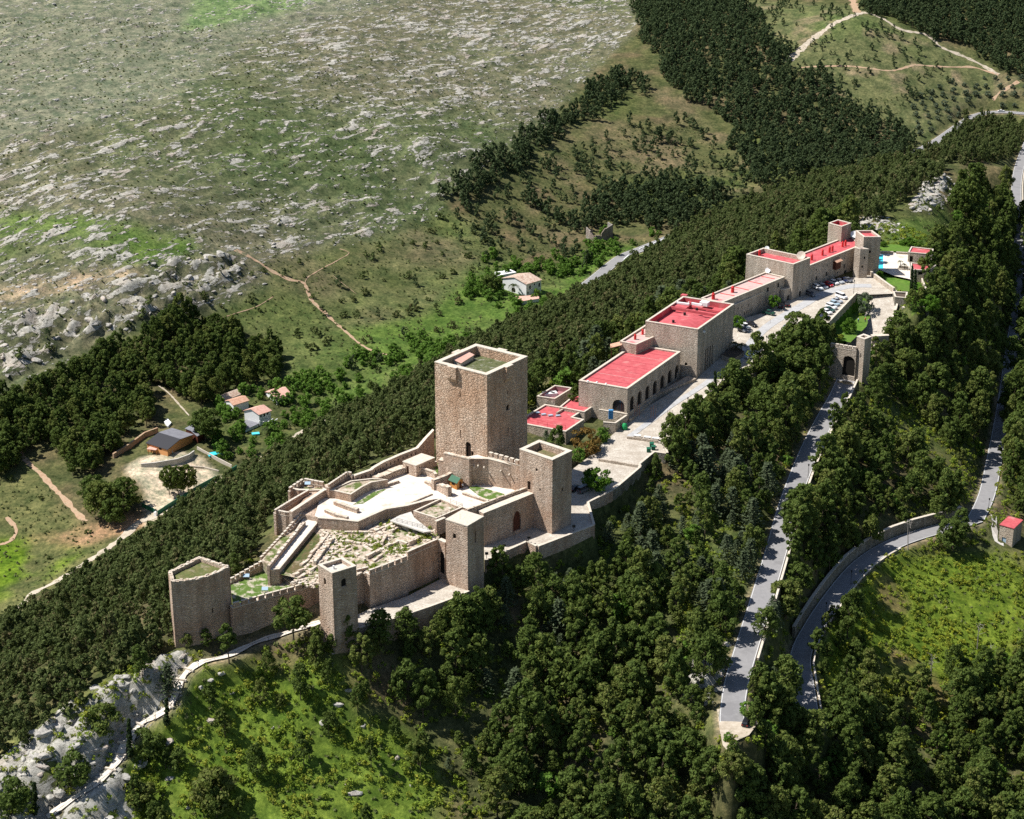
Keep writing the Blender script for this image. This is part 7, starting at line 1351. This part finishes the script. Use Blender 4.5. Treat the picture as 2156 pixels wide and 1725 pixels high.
X, Y, Z, U, V, rs = cand(-190, 420, 345, 1050, 3.9, 2); F_ = ~isback(X, Y); ok = F_ & (clear_of(X, Y, 1.3) | (clear_of(X, Y, 0.1) & (U > 1990) & (V < 1000))) & (U > -250) & (U < 2500) & (V < 1950)
nz = fbm(X/16, Y/16, 3, 78); r = rs.uniform(0, 1, X.shape); clr = np.zeros(X.shape, bool)
for c_ in CLEAR: clr |= inpoly(U, V, c_)
lush = inpoly(U, V, LUSH); crz = inpoly(U, V, CRESTZ); rc = inpoly(U, V, ROCKCREST)
# keep the castle base visible: thin strip right below walls
dfw = np.full(X.shape, 1e9); sel = (Y < 620); dfw[sel], _ = segdist(X[sel], Y[sel], [tuple(p) for p in CASTLE_OUT]+[tuple(CASTLE_OUT[0])]); dterr, _ = segdist(X, Y, PAVE_XY[:9]); dfw = np.minimum(dfw, dterr)
wood = ok & ~clr & ~lush & ~crz & ~rc & (dfw > 5) & (r < np.where(nz > 0.4, 0.8, 0.3))
size = (0.5+0.95*rs.uniform(0, 1, X.shape)**1.5)*(0.75+0.6*fbm(X/30, Y/30, 3, 12))*np.where(dfw < 12, 0.75, 1.0)
front = np.stack([X, Y, Z-0.15, size], -1)[wood]; uvf = np.stack(proj(front[:, 0], front[:, 1], front[:, 2]), -1)
ced = (fbm(front[:, 0]/30, front[:, 1]/30, 3, 99) > 0.52) & (uvf[:, 0] > 900) & (uvf[:, 0] < 1640) & (rs.uniform(0, 1, len(front)) < 0.5)
lf = (~ced) & (rs.uniform(0, 1, len(front)) < 0.07); cedars = front[ced]; pines = front[~ced & ~lf]; leafy_front = front[lf]
lk = ok & lush & (r < 0.15) & (dfw > 8); extra = np.stack([X, Y, Z-0.15, rs.uniform(0.5, 0.85, X.shape)], -1)[lk]; pines = np.concatenate([pines, extra])
gk = ok & clr & (r < 0.03) & (V > 1450) & (U > 1800); pines = np.concatenate([pines, np.stack([X, Y, Z-0.15, size], -1)[gk]])
rk_ = ok & (crz | rc) & (r < 0.01) & (dfw > 14); pines = np.concatenate([pines, np.stack([X, Y, Z-0.15, size*0.6], -1)[rk_]])
# ---- individuals
def plant(kind, label, pos, crown, trunk, s=1.0, rz=None, group=None, cat='tree'):
    t = thing(kind, tuple(pos), label, cat, group, rnd.uniform(0, 6.28) if rz is None else rz); t.scale = (s, s, s) if not isinstance(s, tuple) else s
    c = link('crown', crown, t); k = link('trunk', trunk, t) if trunk else None; return t, c, k
depth_ = pines[:, 1]*cP-(pines[:, 2]-CAMZ)*sP; uu, vv = proj(pines[:, 0], pines[:, 1], pines[:, 2]+4)
vis = (uu > 5) & (uu < 2150) & (vv > 0) & (vv < 1760); rank = np.where(vis, depth_/(0.3+pines[:, 3]), 1e9); order = np.argsort(rank); chosen = order[:268]; rest = np.setdiff1d(np.arange(len(pines)), chosen)
first = {}
FRONT_MARKS = [('the slim tower', 715, 1290), ('the flat-roofed tower', 985, 1200), ('the gate terrace corner', 1250, 1160), ('the round tree by the van', 1255, 1020), ('the white slab benches', 1370, 930), ('the bastion turning place', 1600, 790), ('the gatehouse', 1785, 760), ('the middle of the upper road', 1660, 1060), ('the lower stretch of the upper road', 1590, 1320), ('the gravel turning place', 1545, 1530), ('the round pine between the road ends', 1620, 1470), ('the lower road bend', 1850, 1170), ('the pump house', 2125, 1110), ('the road junction', 2050, 1090), ('the yellow-green bank', 1940, 1300), ('the crest cypress', 275, 1540), ('the agave clump', 1615, 1410), ('the dark rock face', 1490, 1400), ('the bottom bare tree', 1280, 1690), ('the umbrella-shaped pine', 615, 1330), ('the rounded tip tower', 420, 1360), ('the gate tower', 1160, 1100), ('the slope hollow', 1100, 1450), ('the tall forecourt cypress', 1500, 880), ('the leaning dead pine', 2078, 1425), ('the bare pine stem', 2057, 1370), ('the bare tree low on the bank', 1960, 1427)]
BACK_MARKS = [('the orange house', 360, 930), ('the two-storey house', 545, 880), ('the pink-roofed bungalow', 590, 830), ('the gravel yard', 390, 1010), ('the red path fork', 645, 595), ('the dark crag', 220, 650), ('the white farmhouse', 1100, 600), ('the ruined farmhouse', 1260, 495), ('the valley road bend', 1350, 525), ('the rear bastion', 650, 1020), ('the keep', 1000, 780), ('the worn red track', 100, 1030), ('the eroded gully', 30, 1140), ('the top of the pine clump', 420, 680), ('the curl of the thin red path', 735, 535), ('the lower end of the red path', 815, 750), ('the far dirt track', 1740, 80), ('the olive grove', 2000, 230), ('the brown spur ridge', 1450, 300), ('the spur pinewood', 960, 430), ('the far path junction', 2100, 155), ('the turret', 1765, 450), ('the tallest hotel hall', 1450, 620), ('the plank shed', 420, 900)]
def where(u, v, marks):
    n_, mu, mv = min(marks, key=lambda m: (m[1]-u)**2+((m[2]-v)*1.2)**2); d = math.hypot(mu-u, mv-v); rel = ('right of' if u > mu else 'left of') if abs(mu-u) > abs(mv-v) else ('below' if v > mv else 'above')
    if 0.5 < abs(mu-u)/(abs(mv-v)+1e-3) < 2: rel = ('below' if v > mv else 'above')+' and '+('right of' if u > mu else 'left of')
    return ('close ' if d < 45 else ('well ' if d > 110 else ''))+rel+' '+n_
def sized(s, a=0.8, b=1.0): return 'small' if s < a else ('large' if s > b else 'middling')
def regionlabel(u, v):
    if inpoly(np.array([u]), np.array([v]), LUSH)[0]: return 'dark pine standing alone in the lush green slope below the castle'
    if u < 420: return 'dark pine on the rocky crest beside the footpath'
    if v > 1560 and u > 1500: return 'pine in the dense wood below the lower road hairpin'
    if u > 1700: return 'pine at the lower edge of the yellow-green bank'
    if u > 1400: return 'pine crowding the dark rock face above the upper road'
    if v < 1350: return 'pine at the foot of the castle terrace walls'
    if v < 1520: return 'pine in the middle of the wooded slope under the castle'
    return 'pine in the lowest part of the wooded slope under the castle'
for n_i, i in enumerate(chosen):
    x, y, z, s = pines[i]; u, v = proj(x, y, z); k = n_i % 8; l = sized(s, .75, .97)+' dark pine '+where(u, v-15, FRONT_MARKS)
    t, c, tk_ = plant('pine_tree', l, (x, y, z), PINE[k][0], PINE[k][1], (s, s, s*rnd.uniform(0.85, 1.2)), group='pines of the wood on the castle side')
    if k not in first: first[k] = (c, tk_)
scatter('pine_wood', 'dense dark pine wood covering the slopes between the castle terraces and the roads', pines[rest], [first[k] for k in range(8)], 3)
def seed_things(kind, label, meshes, pts, group=None, cat='tree', s=None):
    out = []
    for k, (c_, t_) in enumerate(meshes):
        x, y, z, sz = pts[k]; out.append(plant(kind, label[k % len(label)] if isinstance(label, list) else label, (x, y, z), c_, t_, sz, group=group, cat=cat)[1:])
    return out, pts[len(meshes):]
# nearest cedars individually
o_ = np.argsort(cedars[:, 1]); cedars = cedars[o_]; cu, cv = proj(cedars[:, 0], cedars[:, 1], cedars[:, 2]+3); cedars = cedars[(cu > 0) & (cu < 2156) & (cv < 1740)]
cs_ = []
for i in range(min(240, len(cedars))):
    x, y, z, s = cedars[i]; tt_ = plant('cedar_tree', sized(s, .75, .97)+' pale silvery cedar '+where(*proj(x, y, z+3), FRONT_MARKS), (x, y, z), CEDAR[i % 3][0], CEDAR[i % 3][1], s*1.15, group='silvery cedars on the slope under the castle')
    if i < 3: cs_.append(tt_[1:])
if len(cedars) > 240: scatter('cedar_wood', 'silvery cedars mixed into the pine wood', cedars[240:], cs_, 4)
def nearest_first(p): return p[np.argsort(p[:, 1])]
def inview(p):
    a, b = proj(p[:, 0], p[:, 1], p[:, 2]+3); return (a > 5) & (a < 2150) & (b > 5) & (b < 1720)
def wood_of(kind, stuffname, label1, group, label2, meshes, pts, n1, seed):
    v_ = inview(pts); a = pts[v_]; a = a[np.argsort(a[:, 1])]; a = a[:n1]; srcs = []; chosen_set = set((round(q[0], 3), round(q[1], 3)) for q in a)
    for i, (x, y, z, s) in enumerate(a):
        u_, v__ = proj(x, y, z+3); t = plant(kind, sized(s, *np.quantile(pts[:, 3], (0.33, 0.67)))+' '+label1.replace('bright leafy tree among pines', 'bright leafy tree')+' '+where(u_, v__, BACK_MARKS), (x, y, z), meshes[i % len(meshes)][0], meshes[i % len(meshes)][1], s, group=group)
        if i < len(meshes): srcs.append(t[1:])
    restp = np.array([q for q in pts if (round(q[0], 3), round(q[1], 3)) not in chosen_set])
    if len(restp): scatter(stuffname, label2, restp, [tuple(o for o in s_ if o) for s_ in srcs], seed)
inm = lambda p: p
sv = BACK_MARKS; BACK_MARKS = FRONT_MARKS; wood_of('leafy_tree', 'leafy_thicket', 'bright leafy tree among pines', 'leafy trees among the castle pines', 'bright leafy trees mixed into the castle pines', BROAD, leafy_front, 150, 10); BACK_MARKS = sv
wood_of('young_pine', 'young_pine_wood', 'young olive-brown pine', 'young pines behind the castle', 'dense plantation of young pines on the slope behind the castle', SLOPE, slope_pts, 24, 11)
wood_of('wood_pine', 'far_pine_wood', 'far dark pine', 'dark pines on the spur beyond the valley', 'dark pine forest on the far hills', FAR, far_pts, 24, 12)
wood_of('clump_pine', 'clump_pine_wood', 'dark clump pine', 'dark pines around the valley houses', 'dark pine clumps around the valley houses', PINE, lw, 220, 13)
wood_of('spur_pine', 'spur_pine_wood', 'scattered pine', 'scattered pines on the brown spur', 'scattered pines on the brown spur', FAR, spur_pts, 120, 14)
wood_of('hill_shrub', 'hill_scrub', 'dark hillside bush', 'dark bushes on the far hillside', 'dark scrub dotting the far hillside', FAR, scr_pts, 60, 15)
wood_of('valley_tree', 'valley_scrub', 'bright green tree', 'leafy trees in the valley gardens', 'bright green trees and bushes of the valley gardens', BROAD, val_pts, 200, 16)
wood_of('olive_tree', 'olive_grove', 'round olive tree', 'olive trees in the grove', 'grey-green olive grove beyond the valley road', OLIVE, olive_pts, 120, 17)
wood_of('field_pine', 'field_pine_scatter', 'lone field pine', 'small lone pines in the field', 'small lone pines of the field', FAR, fieldtree_pts, 60, 18)
# shrubs as things for the field
allb = np.concatenate([field_pts, mead_pts]); allb = allb[inview(allb)]
for i, (x, y, z, s) in enumerate(allb[:280]):
    o = link('bush', SHRUBD[i % 3], None, (x, y, z), rnd.uniform(0, 6.28)); o.scale = (s, s, s); tag(o, sized(s, .75, 1.1)+' dark field bush '+where(*proj(x, y, z), BACK_MARKS), 'bush', 'small dark bushes in the field')
print('counts', len(pines), len(cedars), len(slope_pts), len(far_pts), len(lw), len(scr_pts), len(spur_pts), len(field_pts), len(val_pts), len(olive_pts), len(fieldtree_pts))
# undergrowth
X, Y, Z, U, V, rs = cand(-190, 330, 345, 760, 1.75, 21); F_ = (~isback(X, Y)) & clear_of(X, Y, 0.8); clr = np.zeros(X.shape, bool)
for c_ in CLEAR: clr |= inpoly(U, V, c_)
lush = inpoly(U, V, LUSH); r = rs.uniform(0, 1, X.shape); nz = fbm(X/7, Y/7, 3, 66)
k = F_ & (U > -100) & (U < 2260) & (V < 1850) & (((clr | lush) & (nz > 0.36) & (r < 0.8)) | (~clr & ~lush & (r < 0.33)))
und = np.stack([X, Y, Z-0.15, rs.uniform(0.4, 1.15, X.shape)*np.where(clr, 0.8, 1.0)], -1)[k]
srcs = []
for i in range(5): x, y, z, s = und[i*37]; o = link('shrub', SHRUB[i], None, (x, y, z)); tag(o, sized(s, .6, .9)+' yellow-green shrub '+where(*proj(x, y, z), FRONT_MARKS), 'shrub', 'low shrubs of the undergrowth'); srcs.append((o,))
scatter('undergrowth', 'yellow-green undergrowth and flowering bushes on the castle slopes', und, srcs, 22)
BROOM = [blobs_crown('foliage', 640+i, 1.3, 1.1, 0.0, 5, 12, 0.36, M['broom'], 'ball', 0.55) for i in range(3)]
X, Y, Z, U, V, rs = cand(40, 260, 400, 640, 2.1, 61); k = (~isback(X, Y)) & clear_of(X, Y, 0.6) & inpoly(U, V, [(1740,1330),(1870,1170),(2156,1200),(2156,1500),(1950,1620),(1740,1500)]) & (fbm(X/8, Y/8, 3, 69) > 0.52) & (rs.uniform(0, 1, X.shape) < 0.6)
bp2 = np.stack([X, Y, Z-0.1, rs.uniform(0.5, 1.1, X.shape)], -1)[k]; bs_ = []
for i in range(3): x, y, z, s = bp2[i*29]; o = link('broom_bush', BROOM[i], None, (x, y, z)); tag(o, 'yellow flowering bush on the open green bank', 'bush', 'yellow flowering bushes on the bank'); bs_.append((o,))
scatter('broom_patches', 'yellow flowering bushes covering the open green bank', bp2, bs_, 62)
rz_ = np.array([(rnd.uniform(0, 1), rnd.uniform(0, 1)) for _ in range(900)]); rx0, ry0 = np.array(rp_ruin).min(0); rx1, ry1 = np.array(rp_ruin).max(0); X = rx0+(rx1-rx0)*rz_[:, 0]; Y = ry0+(ry1-ry0)*rz_[:, 1]; k = inpoly(X, Y, rp_ruin) & (fbm(X/5, Y/5, 3, 33) > 0.5)
scatter('ruin_weeds', 'green weeds growing among the excavated ruins', np.stack([X, Y, X*0-2.9, 0.25+0.4*rz_[:, 0]], -1)[k], srcs, 63)
TUFT = [blobs_crown('foliage', 620+i, 0.5, 0.55, 0.0, 3, 7, 0.42, M['tuft'], 'ball', 0.6) for i in range(4)]
X, Y, Z, U, V, rs = cand(-480, 420, 345, 1250, 2.5, 51); r = rs.uniform(0, 1, X.shape); nz = fbm(X/9, Y/9, 4, 68); bk_ = isback(X, Y)
open_ = bk_ & (inpoly(U, V, FIELD) | inpoly(U, V, ROCKHILL) | inpoly(U, V, SPURSCAT) | inpoly(U, V, SCRUBHILL) | inpoly(U, V, VALLEYGREEN) | inpoly(U, V, [(-60,960),(50,960),(130,1060),(230,1160),(100,1240),(0,1300),(-60,1300)])); fr2 = ~bk_ & (V < 1800)
k = (open_ | fr2) & clear_of(X, Y, 0.6) & ~inpoly(X, Y, NOGO_YARD) & (r < np.where(inpoly(U, V, ROCKHILL), 0.28, 0.6)) & (nz > 0.42)
tp_ = np.stack([X, Y, Z-0.1, rs.uniform(0.5, 1.4, X.shape)], -1)[k]; ts_ = []
for i in range(4): x, y, z, s = tp_[i*301]; o = link('grass_tuft', TUFT[i], None, (x, y, z)); tag(o, 'low tuft of coarse grass on the open slopes', 'grass tuft', 'grass tufts of the open slopes'); ts_.append((o,))
scatter('grass_tufts', 'coarse grass tufts roughening the open slopes', tp_, ts_, 52)
# ---- rocks
X, Y, Z, U, V, rs = cand(-520, 420, 560, 1500, 2.3, 31); i_ = np.clip(np.searchsorted(GX, X)-1, 0, len(GX)-1); j_ = np.clip(np.searchsorted(GY, Y)-1, 0, len(GY)-1); rk = rockness[j_, i_]; st = fbm((X*ca+Y*sa)/22, (-X*sa+Y*ca)/5, 4, 91)
k = isback(X, Y) & (U > -60) & (U < 1420) & (rk > 0.12) & (rs.uniform(0, 1, X.shape) < np.clip((st-0.46)*3.2, 0.015, 0.5)) & (RKs[j_, i_] > 0.3)
rp = np.stack([X, Y, Z-0.1, rs.uniform(0.2, 1.0, X.shape)**3*1.5+0.22], -1)[k]; print('rocks', len(rp), len(und))
bd = []
def boulder(label, group, p, s, sh): o = link('boulder', sh, None, tuple(p), rnd.uniform(0, 6.28)); o.scale = (s, s*rnd.uniform(0.7, 1), s*rnd.uniform(0.7, 1.1)); tag(o, label, 'boulder', group); return o
src = [(boulder('pale limestone slab lying on the rocky mountainside', 'limestone slabs on the mountainside', rp[i*211][:3], rp[i*211][3], ROCKS1[i]),) for i in range(5)]
scatter('scree', 'countless pale limestone slabs strewn over the mountainside', rp, src, 32, 0.85)
X, Y, Z, U, V, rs = cand(-520, 420, 345, 1100, 1.9, 41); i_ = np.clip(np.searchsorted(GX, X)-1, 0, len(GX)-1); j_ = np.clip(np.searchsorted(GY, Y)-1, 0, len(GY)-1)
c1 = (CRs[j_, i_] > 0.3) & (rs.uniform(0, 1, X.shape) < 0.035); c2 = (RRs[j_, i_] > 0.3) & clear_of(X, Y, 0.7) & (rs.uniform(0, 1, X.shape) < 0.28); c3 = inpoly(U, V, LUSH) & ~isback(X, Y) & clear_of(X, Y, 1) & (rs.uniform(0, 1, X.shape) < 0.03)
k = c1 | c2 | c3; rp = np.stack([X, Y, Z-0.25, rs.uniform(0.35, 1, X.shape)**1.3*np.where(c1, 2.9, 2.2)], -1)[k]; rp = rp[(proj(rp[:, 0], rp[:, 1], rp[:, 2])[0] > -100)]
big = rp[np.argsort(-rp[:, 3]/np.maximum(1, rp[:, 1]))][:150]; src = []
for i, (x, y, z, s) in enumerate(big):
    u, v = proj(x, y, z); crest_ = y < 520
    o = boulder(sized(s, 1.3, 1.9)+' limestone boulder '+where(u, v, FRONT_MARKS+[('the crest fir', 355, 1430), ('the lower crest cypress', 75, 1690)] if crest_ else BACK_MARKS+[('the pool lawn', 1830, 470), ('the bare rock ridge', 1960, 400)]), 'limestone boulders on the castle crest' if crest_ else ('limestone boulders of the crag' if u < 900 else 'boulders east of the hotel'), (x, y, z), s, ROCKS[i % 6])
    if i < 6: src.append((o,))
scatter('boulder_field', 'jumbled limestone boulders of the crag and the castle crest', np.array([q for q in rp if not any(abs(q[0]-b_[0])+abs(q[1]-b_[1]) < 1e-3 for b_ in big)]), src, 42, 0.85)

# ---- single notable plants
def at_(q, z=None): return G(q) if z is None else P(q, z)
um = blobs_crown('crown', 901, 12.5, 5.0, 6.0, 40, 60, 0.55, M['pine'], 'umbrella', 0.3); plant('pine_tree', 'wide umbrella-shaped pine in front of the wall beside the slim tower', G(R3(1245,1480)), um, trunk_mesh(9.5, 0.28, 3, 7, reach=2.6))
sl_ = blobs_crown('crown', 902, 11.0, 2.2, 4.2, 24, 50, 0.5, M['pine'], 'pine', 0.42); plant('pine_tree', 'slender pine with bare trunk right of the rounded tip tower', G(R3(655,1665)), sl_, trunk_mesh(8.5, 0.2, 5, 4))
cy = blobs_crown('crown', 903, 10.5, 0.75, 0.4, 40, 26, 0.34, M['cypress'], 'cone', 0.7)
for q, s, l in ((S2(985,1275), (1.1, 1.1, 1.05), 'tall narrow dark cypress in the middle of the crest footpath'), (S2(262,1700), (1.3, 1.3, 0.85), 'narrow dark cypress at the lower end of the crest footpath'), (S2(1262,1075), (1.1, 1.1, 0.72), 'cypress beside the upper bend of the crest footpath')): plant('cypress', l, G(q), cy, trunk_mesh(3, 0.15, 1, 0), s)
for q, z, s, l in ((T3(1625,1080), -1.5, (1.0, 1.0, 0.85), 'left cypress of the pair in front of the lower pool hut'), (T3(1680,1090), -1.5, (1.0, 1.0, 0.75), 'right cypress of the pair in front of the lower pool hut')): plant('cypress', l, P(q, z), cy, trunk_mesh(3, 0.15, 1, 0), s)
plant('cypress', 'slim cypress against the upper forecourt retaining wall', G(R5(1850,740)), cy, trunk_mesh(3, 0.15, 1, 0), (1.2, 1.2, 1.4))
bp_ = blobs_crown('crown', 904, 7.0, 4.3, 0.6, 34, 60, 0.5, M['pine'], 'ball', 0.32)
for q, s, l in ((S2(800,1085), 1.0, 'round dark pine on the pale rock crest'), (S2(540,1500), 1.15, 'broad low pine spreading over the crest rocks'), (S2(1110,1290), 1.1, 'dark bushy pine below the bend of the crest footpath'), (S2(90,1700), 1.2, 'dark bushy pine in the lower left corner'), (S2(1640,1640), 1.35, 'large dark pine on the lush slope left of the pale rocks'), (S2(1070,1620), 0.85, 'yellow-green bushy pine under the crest cliff')): plant('pine_tree', l, G(q), bp_, trunk_mesh(3.5, 0.3, 4, 3), s)
plant('fir_tree', 'yellow-green fir covering part of the crest steps', G(S2(1280,800)), CEDAR[1][0], CEDAR[1][1], 1.2)
ls = blobs_crown('crown', 905, 6.0, 4.6, 0.9, 34, 70, 0.45, M['lush'], 'ball', 0.32); plant('round_tree', 'round bright green tree beside the parked van on the forecourt', PP(R5(765,1405)), ls, trunk_mesh(2.5, 0.25, 2, 3))
ru = blobs_crown('crown', 906, 7.5, 4.8, 0.5, 30, 50, 0.5, M['rust'], 'ball', 0.34); plant('rusty_tree', 'rust-brown tinted tree beneath the annex wall', P(R5(670,1080), -7), ru, trunk_mesh(3, 0.3, 2, 3))
for q, s in ((R5(600,1160), 0.9), (R5(810,990), 1.0), (R5(860,900), 0.6), (R5(740,1060), 0.8)): plant('forecourt_bush', 'green bush beside the rust-brown tree at the forecourt edge', P(q, -6.5), BROAD[1][0], BROAD[1][1], s, group='bushes at the forecourt edge', cat='bush')
gb = blobs_crown('crown', 907, 6.2, 3.3, 0.3, 26, 60, 0.4, M['olive'], 'ball', 0.36); plant('garden_tree', 'dark olive-green clipped tree at the tip of the sunken lawn', P(R7(1235,985), -5), gb, None, (0.9, 0.9, 1.15), cat='tree'); plant('garden_tree', 'bright round clipped tree in the middle of the sunken lawn', P(R7(1090,1165), -5.4), ls, None, (0.62, 0.62, 0.85))
for q, s, l in ((R7(1015,1225), 0.42, 'yellowish round shrub at the near end of the lawn'), (R7(1200,1010), 0.2, 'tiny yellow shrub on the sunken lawn'), ): plant('garden_shrub', l, P(q, -5.4), blobs_crown('crown', 908, 4, 3.2, 0.2, 20, 40, 0.5, M['scrub'], 'ball', 0.4), None, s, cat='shrub')
for q, z, s, l in ((R7(1840,960), -2, 0.85, 'bright green tree beside the two cypresses'), (R7(1600,385), -1, 0.5, 'bright leafy tree behind the pool, nearest the hotel'), (R7(1650,390), -1, 0.62, 'tallest bright leafy tree behind the pool'), (R7(1710,400), -1, 0.55, 'bright leafy tree behind the upper pool hut'), (R7(1410,380), 0, 0.32, 'round dark green bush behind the slim end tower'), (R7(1378,650), 0, 0.3, 'round bush at the foot of the slim end tower')): plant('garden_tree', l, P(q, z), ls, None, s)
yt = blobs_crown('crown', 909, 5.2, 2.3, 1.6, 18, 40, 0.45, M['lush'], 'ball', 0.4)
for q, l in ((R6(1275,1250), 'small leafy tree among cars beside the tallest hall'), (R6(1615,1040), 'small leafy tree over the green pickup')): plant('round_tree', l, PP(q), yt, trunk_mesh(2.6, 0.12, 2, 2))
def palm(label, p, h, r, n=18):
    rs = np.random.RandomState(int(h*10)); Cs = []; Ns = []; Ss = []
    for i in range(n):
        a = 6.283*i/n+rs.uniform(-.15, .15); el = rs.uniform(0.1, 1.1); f = np.linspace(0.1, 1, 9)[:, None]; d = np.array([math.cos(a), math.sin(a), 0])
        c = np.array([0, 0, h])+d*f*r*math.cos(el*0.6)+np.array([0, 0, 1])*(f*r*math.sin(el)-f**2*r*0.95); Cs.append(c); Ns.append(np.tile([-math.sin(a)*0.2, math.cos(a)*0.2, 1.0], (9, 1))+rs.normal(0, .3, (9, 3))); Ss.append(np.full(9, r*0.17))
    t, c, k = plant('palm_tree', label, p, leafmesh('fronds', np.concatenate(Cs), np.concatenate(Ns), np.concatenate(Ss), M['palm'], rs, 1.2), trunk_mesh(h, 0.22, 1, 0), 1.0, cat='palm'); c.name = 'fronds'
palm('left palm at the raised bed beside the tallest hall', PP(R6(1238,1470)), 3.2, 2.2); palm('right palm at the raised bed beside the tallest hall', PP(R6(1302,1478)), 2.9, 2.3); palm('tall palm against the white farmhouse wall', G(S4(735,905)), 5.5, 3.3); palm('palm in the garden below the two-storey house', G(R1(1000,930)), 3.4, 3.0)
palm('taller palm in the pool deck planter', P(T3(1445,745), 0.4), 2.6, 1.3); palm('shorter palm in the pool deck planter', P(T3(1510,748), 0.4), 1.5, 1.3)
pbed = ccw([tuple(PP(q)[:2]) for q in (R6(1105,1540), R6(1220,1590), R6(1330,1500), R6(1230,1430))]); tb = thing('raised_bed', (pbed[0][0], pbed[0][1], -1), 'raised stone planting bed at the corner of the tallest hall', 'planter'); mb = MB(); mb.prism(pbed, -4, zp(pbed[0][1])+1.6, topmat=1); mb.build('wall', [M['hotel'], M['bark']], tb)
bigp = blobs_crown('crown', 910, 13.0, 6.2, 4.0, 60, 66, 0.6, M['pine'], 'umbrella', 0.26); tk2 = trunk_mesh(9, 0.35, 6, 8, reach=3)
for q, s, l in ((S7(1750,1190), 1.05, 'broad round pine between the two road ends'), (R7(640,1330), 0.95, 'large pine crown hiding the corner of the car park'), (R7(770,1400), 1.0, 'large pine left of the gatehouse archway'), (R7(460,1470), 0.9, 'large pine in front of the bastion wall'), (R7(860,1470), 0.8, 'pine directly left of the gatehouse wall'), (R7(330,1640), 0.85, 'large pine below the bastion turning place'), (R7(590,1620), 0.9, 'large pine above the bend of the upper road'), (S1(640,1470), 1.15, 'largest pine of the group left of the gravel yard'), (S1(760,1430), 1.05, 'right pine of the group left of the gravel yard'), (S1(570,1400), 0.95, 'left pine of the group left of the gravel yard'), (S1(700,1520), 0.9, 'front pine of the group left of the gravel yard'), (S1(1030,1335), (0.6, 0.6, 0.95), 'left pine of the trio on the gravel yard'), (S1(1085,1345), (0.6, 0.6, 1.0), 'middle pine of the trio on the gravel yard'), (S1(1145,1330), (0.65, 0.65, 0.95), 'right pine of the trio on the gravel yard'), (S1(1250,1010), 1.1, 'tall pine between the orange house and the two-storey house'), (S4(530,880), 0.75, 'dark pine left of the white farmhouse'), (S3(700,1360), 0.85, 'dense pine on the strip between the two roads'), (S3(760,1230), 0.75, 'upper pine on the strip between the two roads'), (S3(1720,960), 0.8, 'pine over the road junction near the pump house'), ((1700,1585), 0.95, 'big pine closing the end of the lower road'), ((1760,1560), 0.9, 'big pine right of the lower road end'), ((1640,1640), 0.9, 'big pine below the round pine between the road ends'), ((1500,1665), 0.8, 'pine below the gravel turning place'), ((1565,1690), 0.85, 'pine right below the gravel turning place'), ((1440,1620), 0.85, 'pine left of the gravel turning place'), ((1545,1655), 0.6, 'small pine at the lower tip of the gravel turning place')):
    plant('pine_tree', l, G(q), bigp, tk2, s)
for q, s, l in ((R4(210,1400), 0.62, 'pine against the lower walk wall nearest the slim tower'), (R4(60,1560), 0.6, 'pine below the slim tower base'), (R4(430,1330), 0.55, 'pine against the middle of the lower walk wall'), (R4(870,1290), 0.72, 'tall pine at the left foot of the flat-roofed tower'), (R4(1020,1290), 0.68, 'tall pine at the right foot of the flat-roofed tower'), (R4(1225,900), 0.68, 'pine under the floodlit ivy wall left part'), (R4(1500,930), 0.66, 'pine under the inner corner of the gate terrace'), (R4(1800,1010), 0.6, 'pine under the right end of the gate terrace wall'), (R4(620,1450), 0.65, 'pine below the middle of the lower walk'), (R4(1120,1180), 0.6, 'pine between the flat-roofed tower and the ivy wall'), (R4(1640,1050), 0.6, 'pine below the gate terrace wall centre')):
    plant('pine_tree', l, G(q), PINE[int(q[0]) % 8][0], PINE[int(q[0]) % 8][1], s*1.9)
# bare and dead trees
def dead(label, q, h, seed):
    rs = random.Random(seed); mb = MB(); mb.cyl((0, 0, -1), (rs.uniform(-1, 1), rs.uniform(-1, 1), h), 0.2, 0.05, 6)
    for i in range(10): z = h*rs.uniform(0.4, 0.95); a = rs.uniform(0, 6.28); L = rs.uniform(0.8, 2.2); mb.cyl((0, 0, z), (math.cos(a)*L, math.sin(a)*L, z+L*rs.uniform(0.1, 0.8)), 0.06, 0.02, 4)
    t = thing('dead_tree', tuple(G(q)), label, 'dead tree'); link('trunk', mb.mesh('trunk', M['deadwood']), t)
dead('tall bare tree leaning over the lower road bend', S3(1450,950), 10, 1); dead('grey bare tree at the bottom edge of the pine slope', S7(650,2040), 6, 2); dead('grey bare tree low on the right bank', S3(1590,1725), 7, 3); dead('bare pine stem at the edge of the green bank', S3(1870,1560), 9, 4); dead('leaning dead pine in the lower right corner', S3(1930,1720), 10, 5); dead('grey bare tree on the slope under the flat-roofed tower', S7(130,1330), 7, 6)
ag = thing('agave_clump', tuple(G(S3(590,1690))), 'pale blue-green agave clump between the two road ends', 'agave'); rs_ = np.random.RandomState(5); d = rs_.normal(size=(160, 3)); d[:, 2] = abs(d[:, 2]); link('leaves', leafmesh('leaves', d*np.array([1.8, 1.0, 0.5]), d, np.full(160, 0.7), M['cedar'], rs_, 1.6), ag)
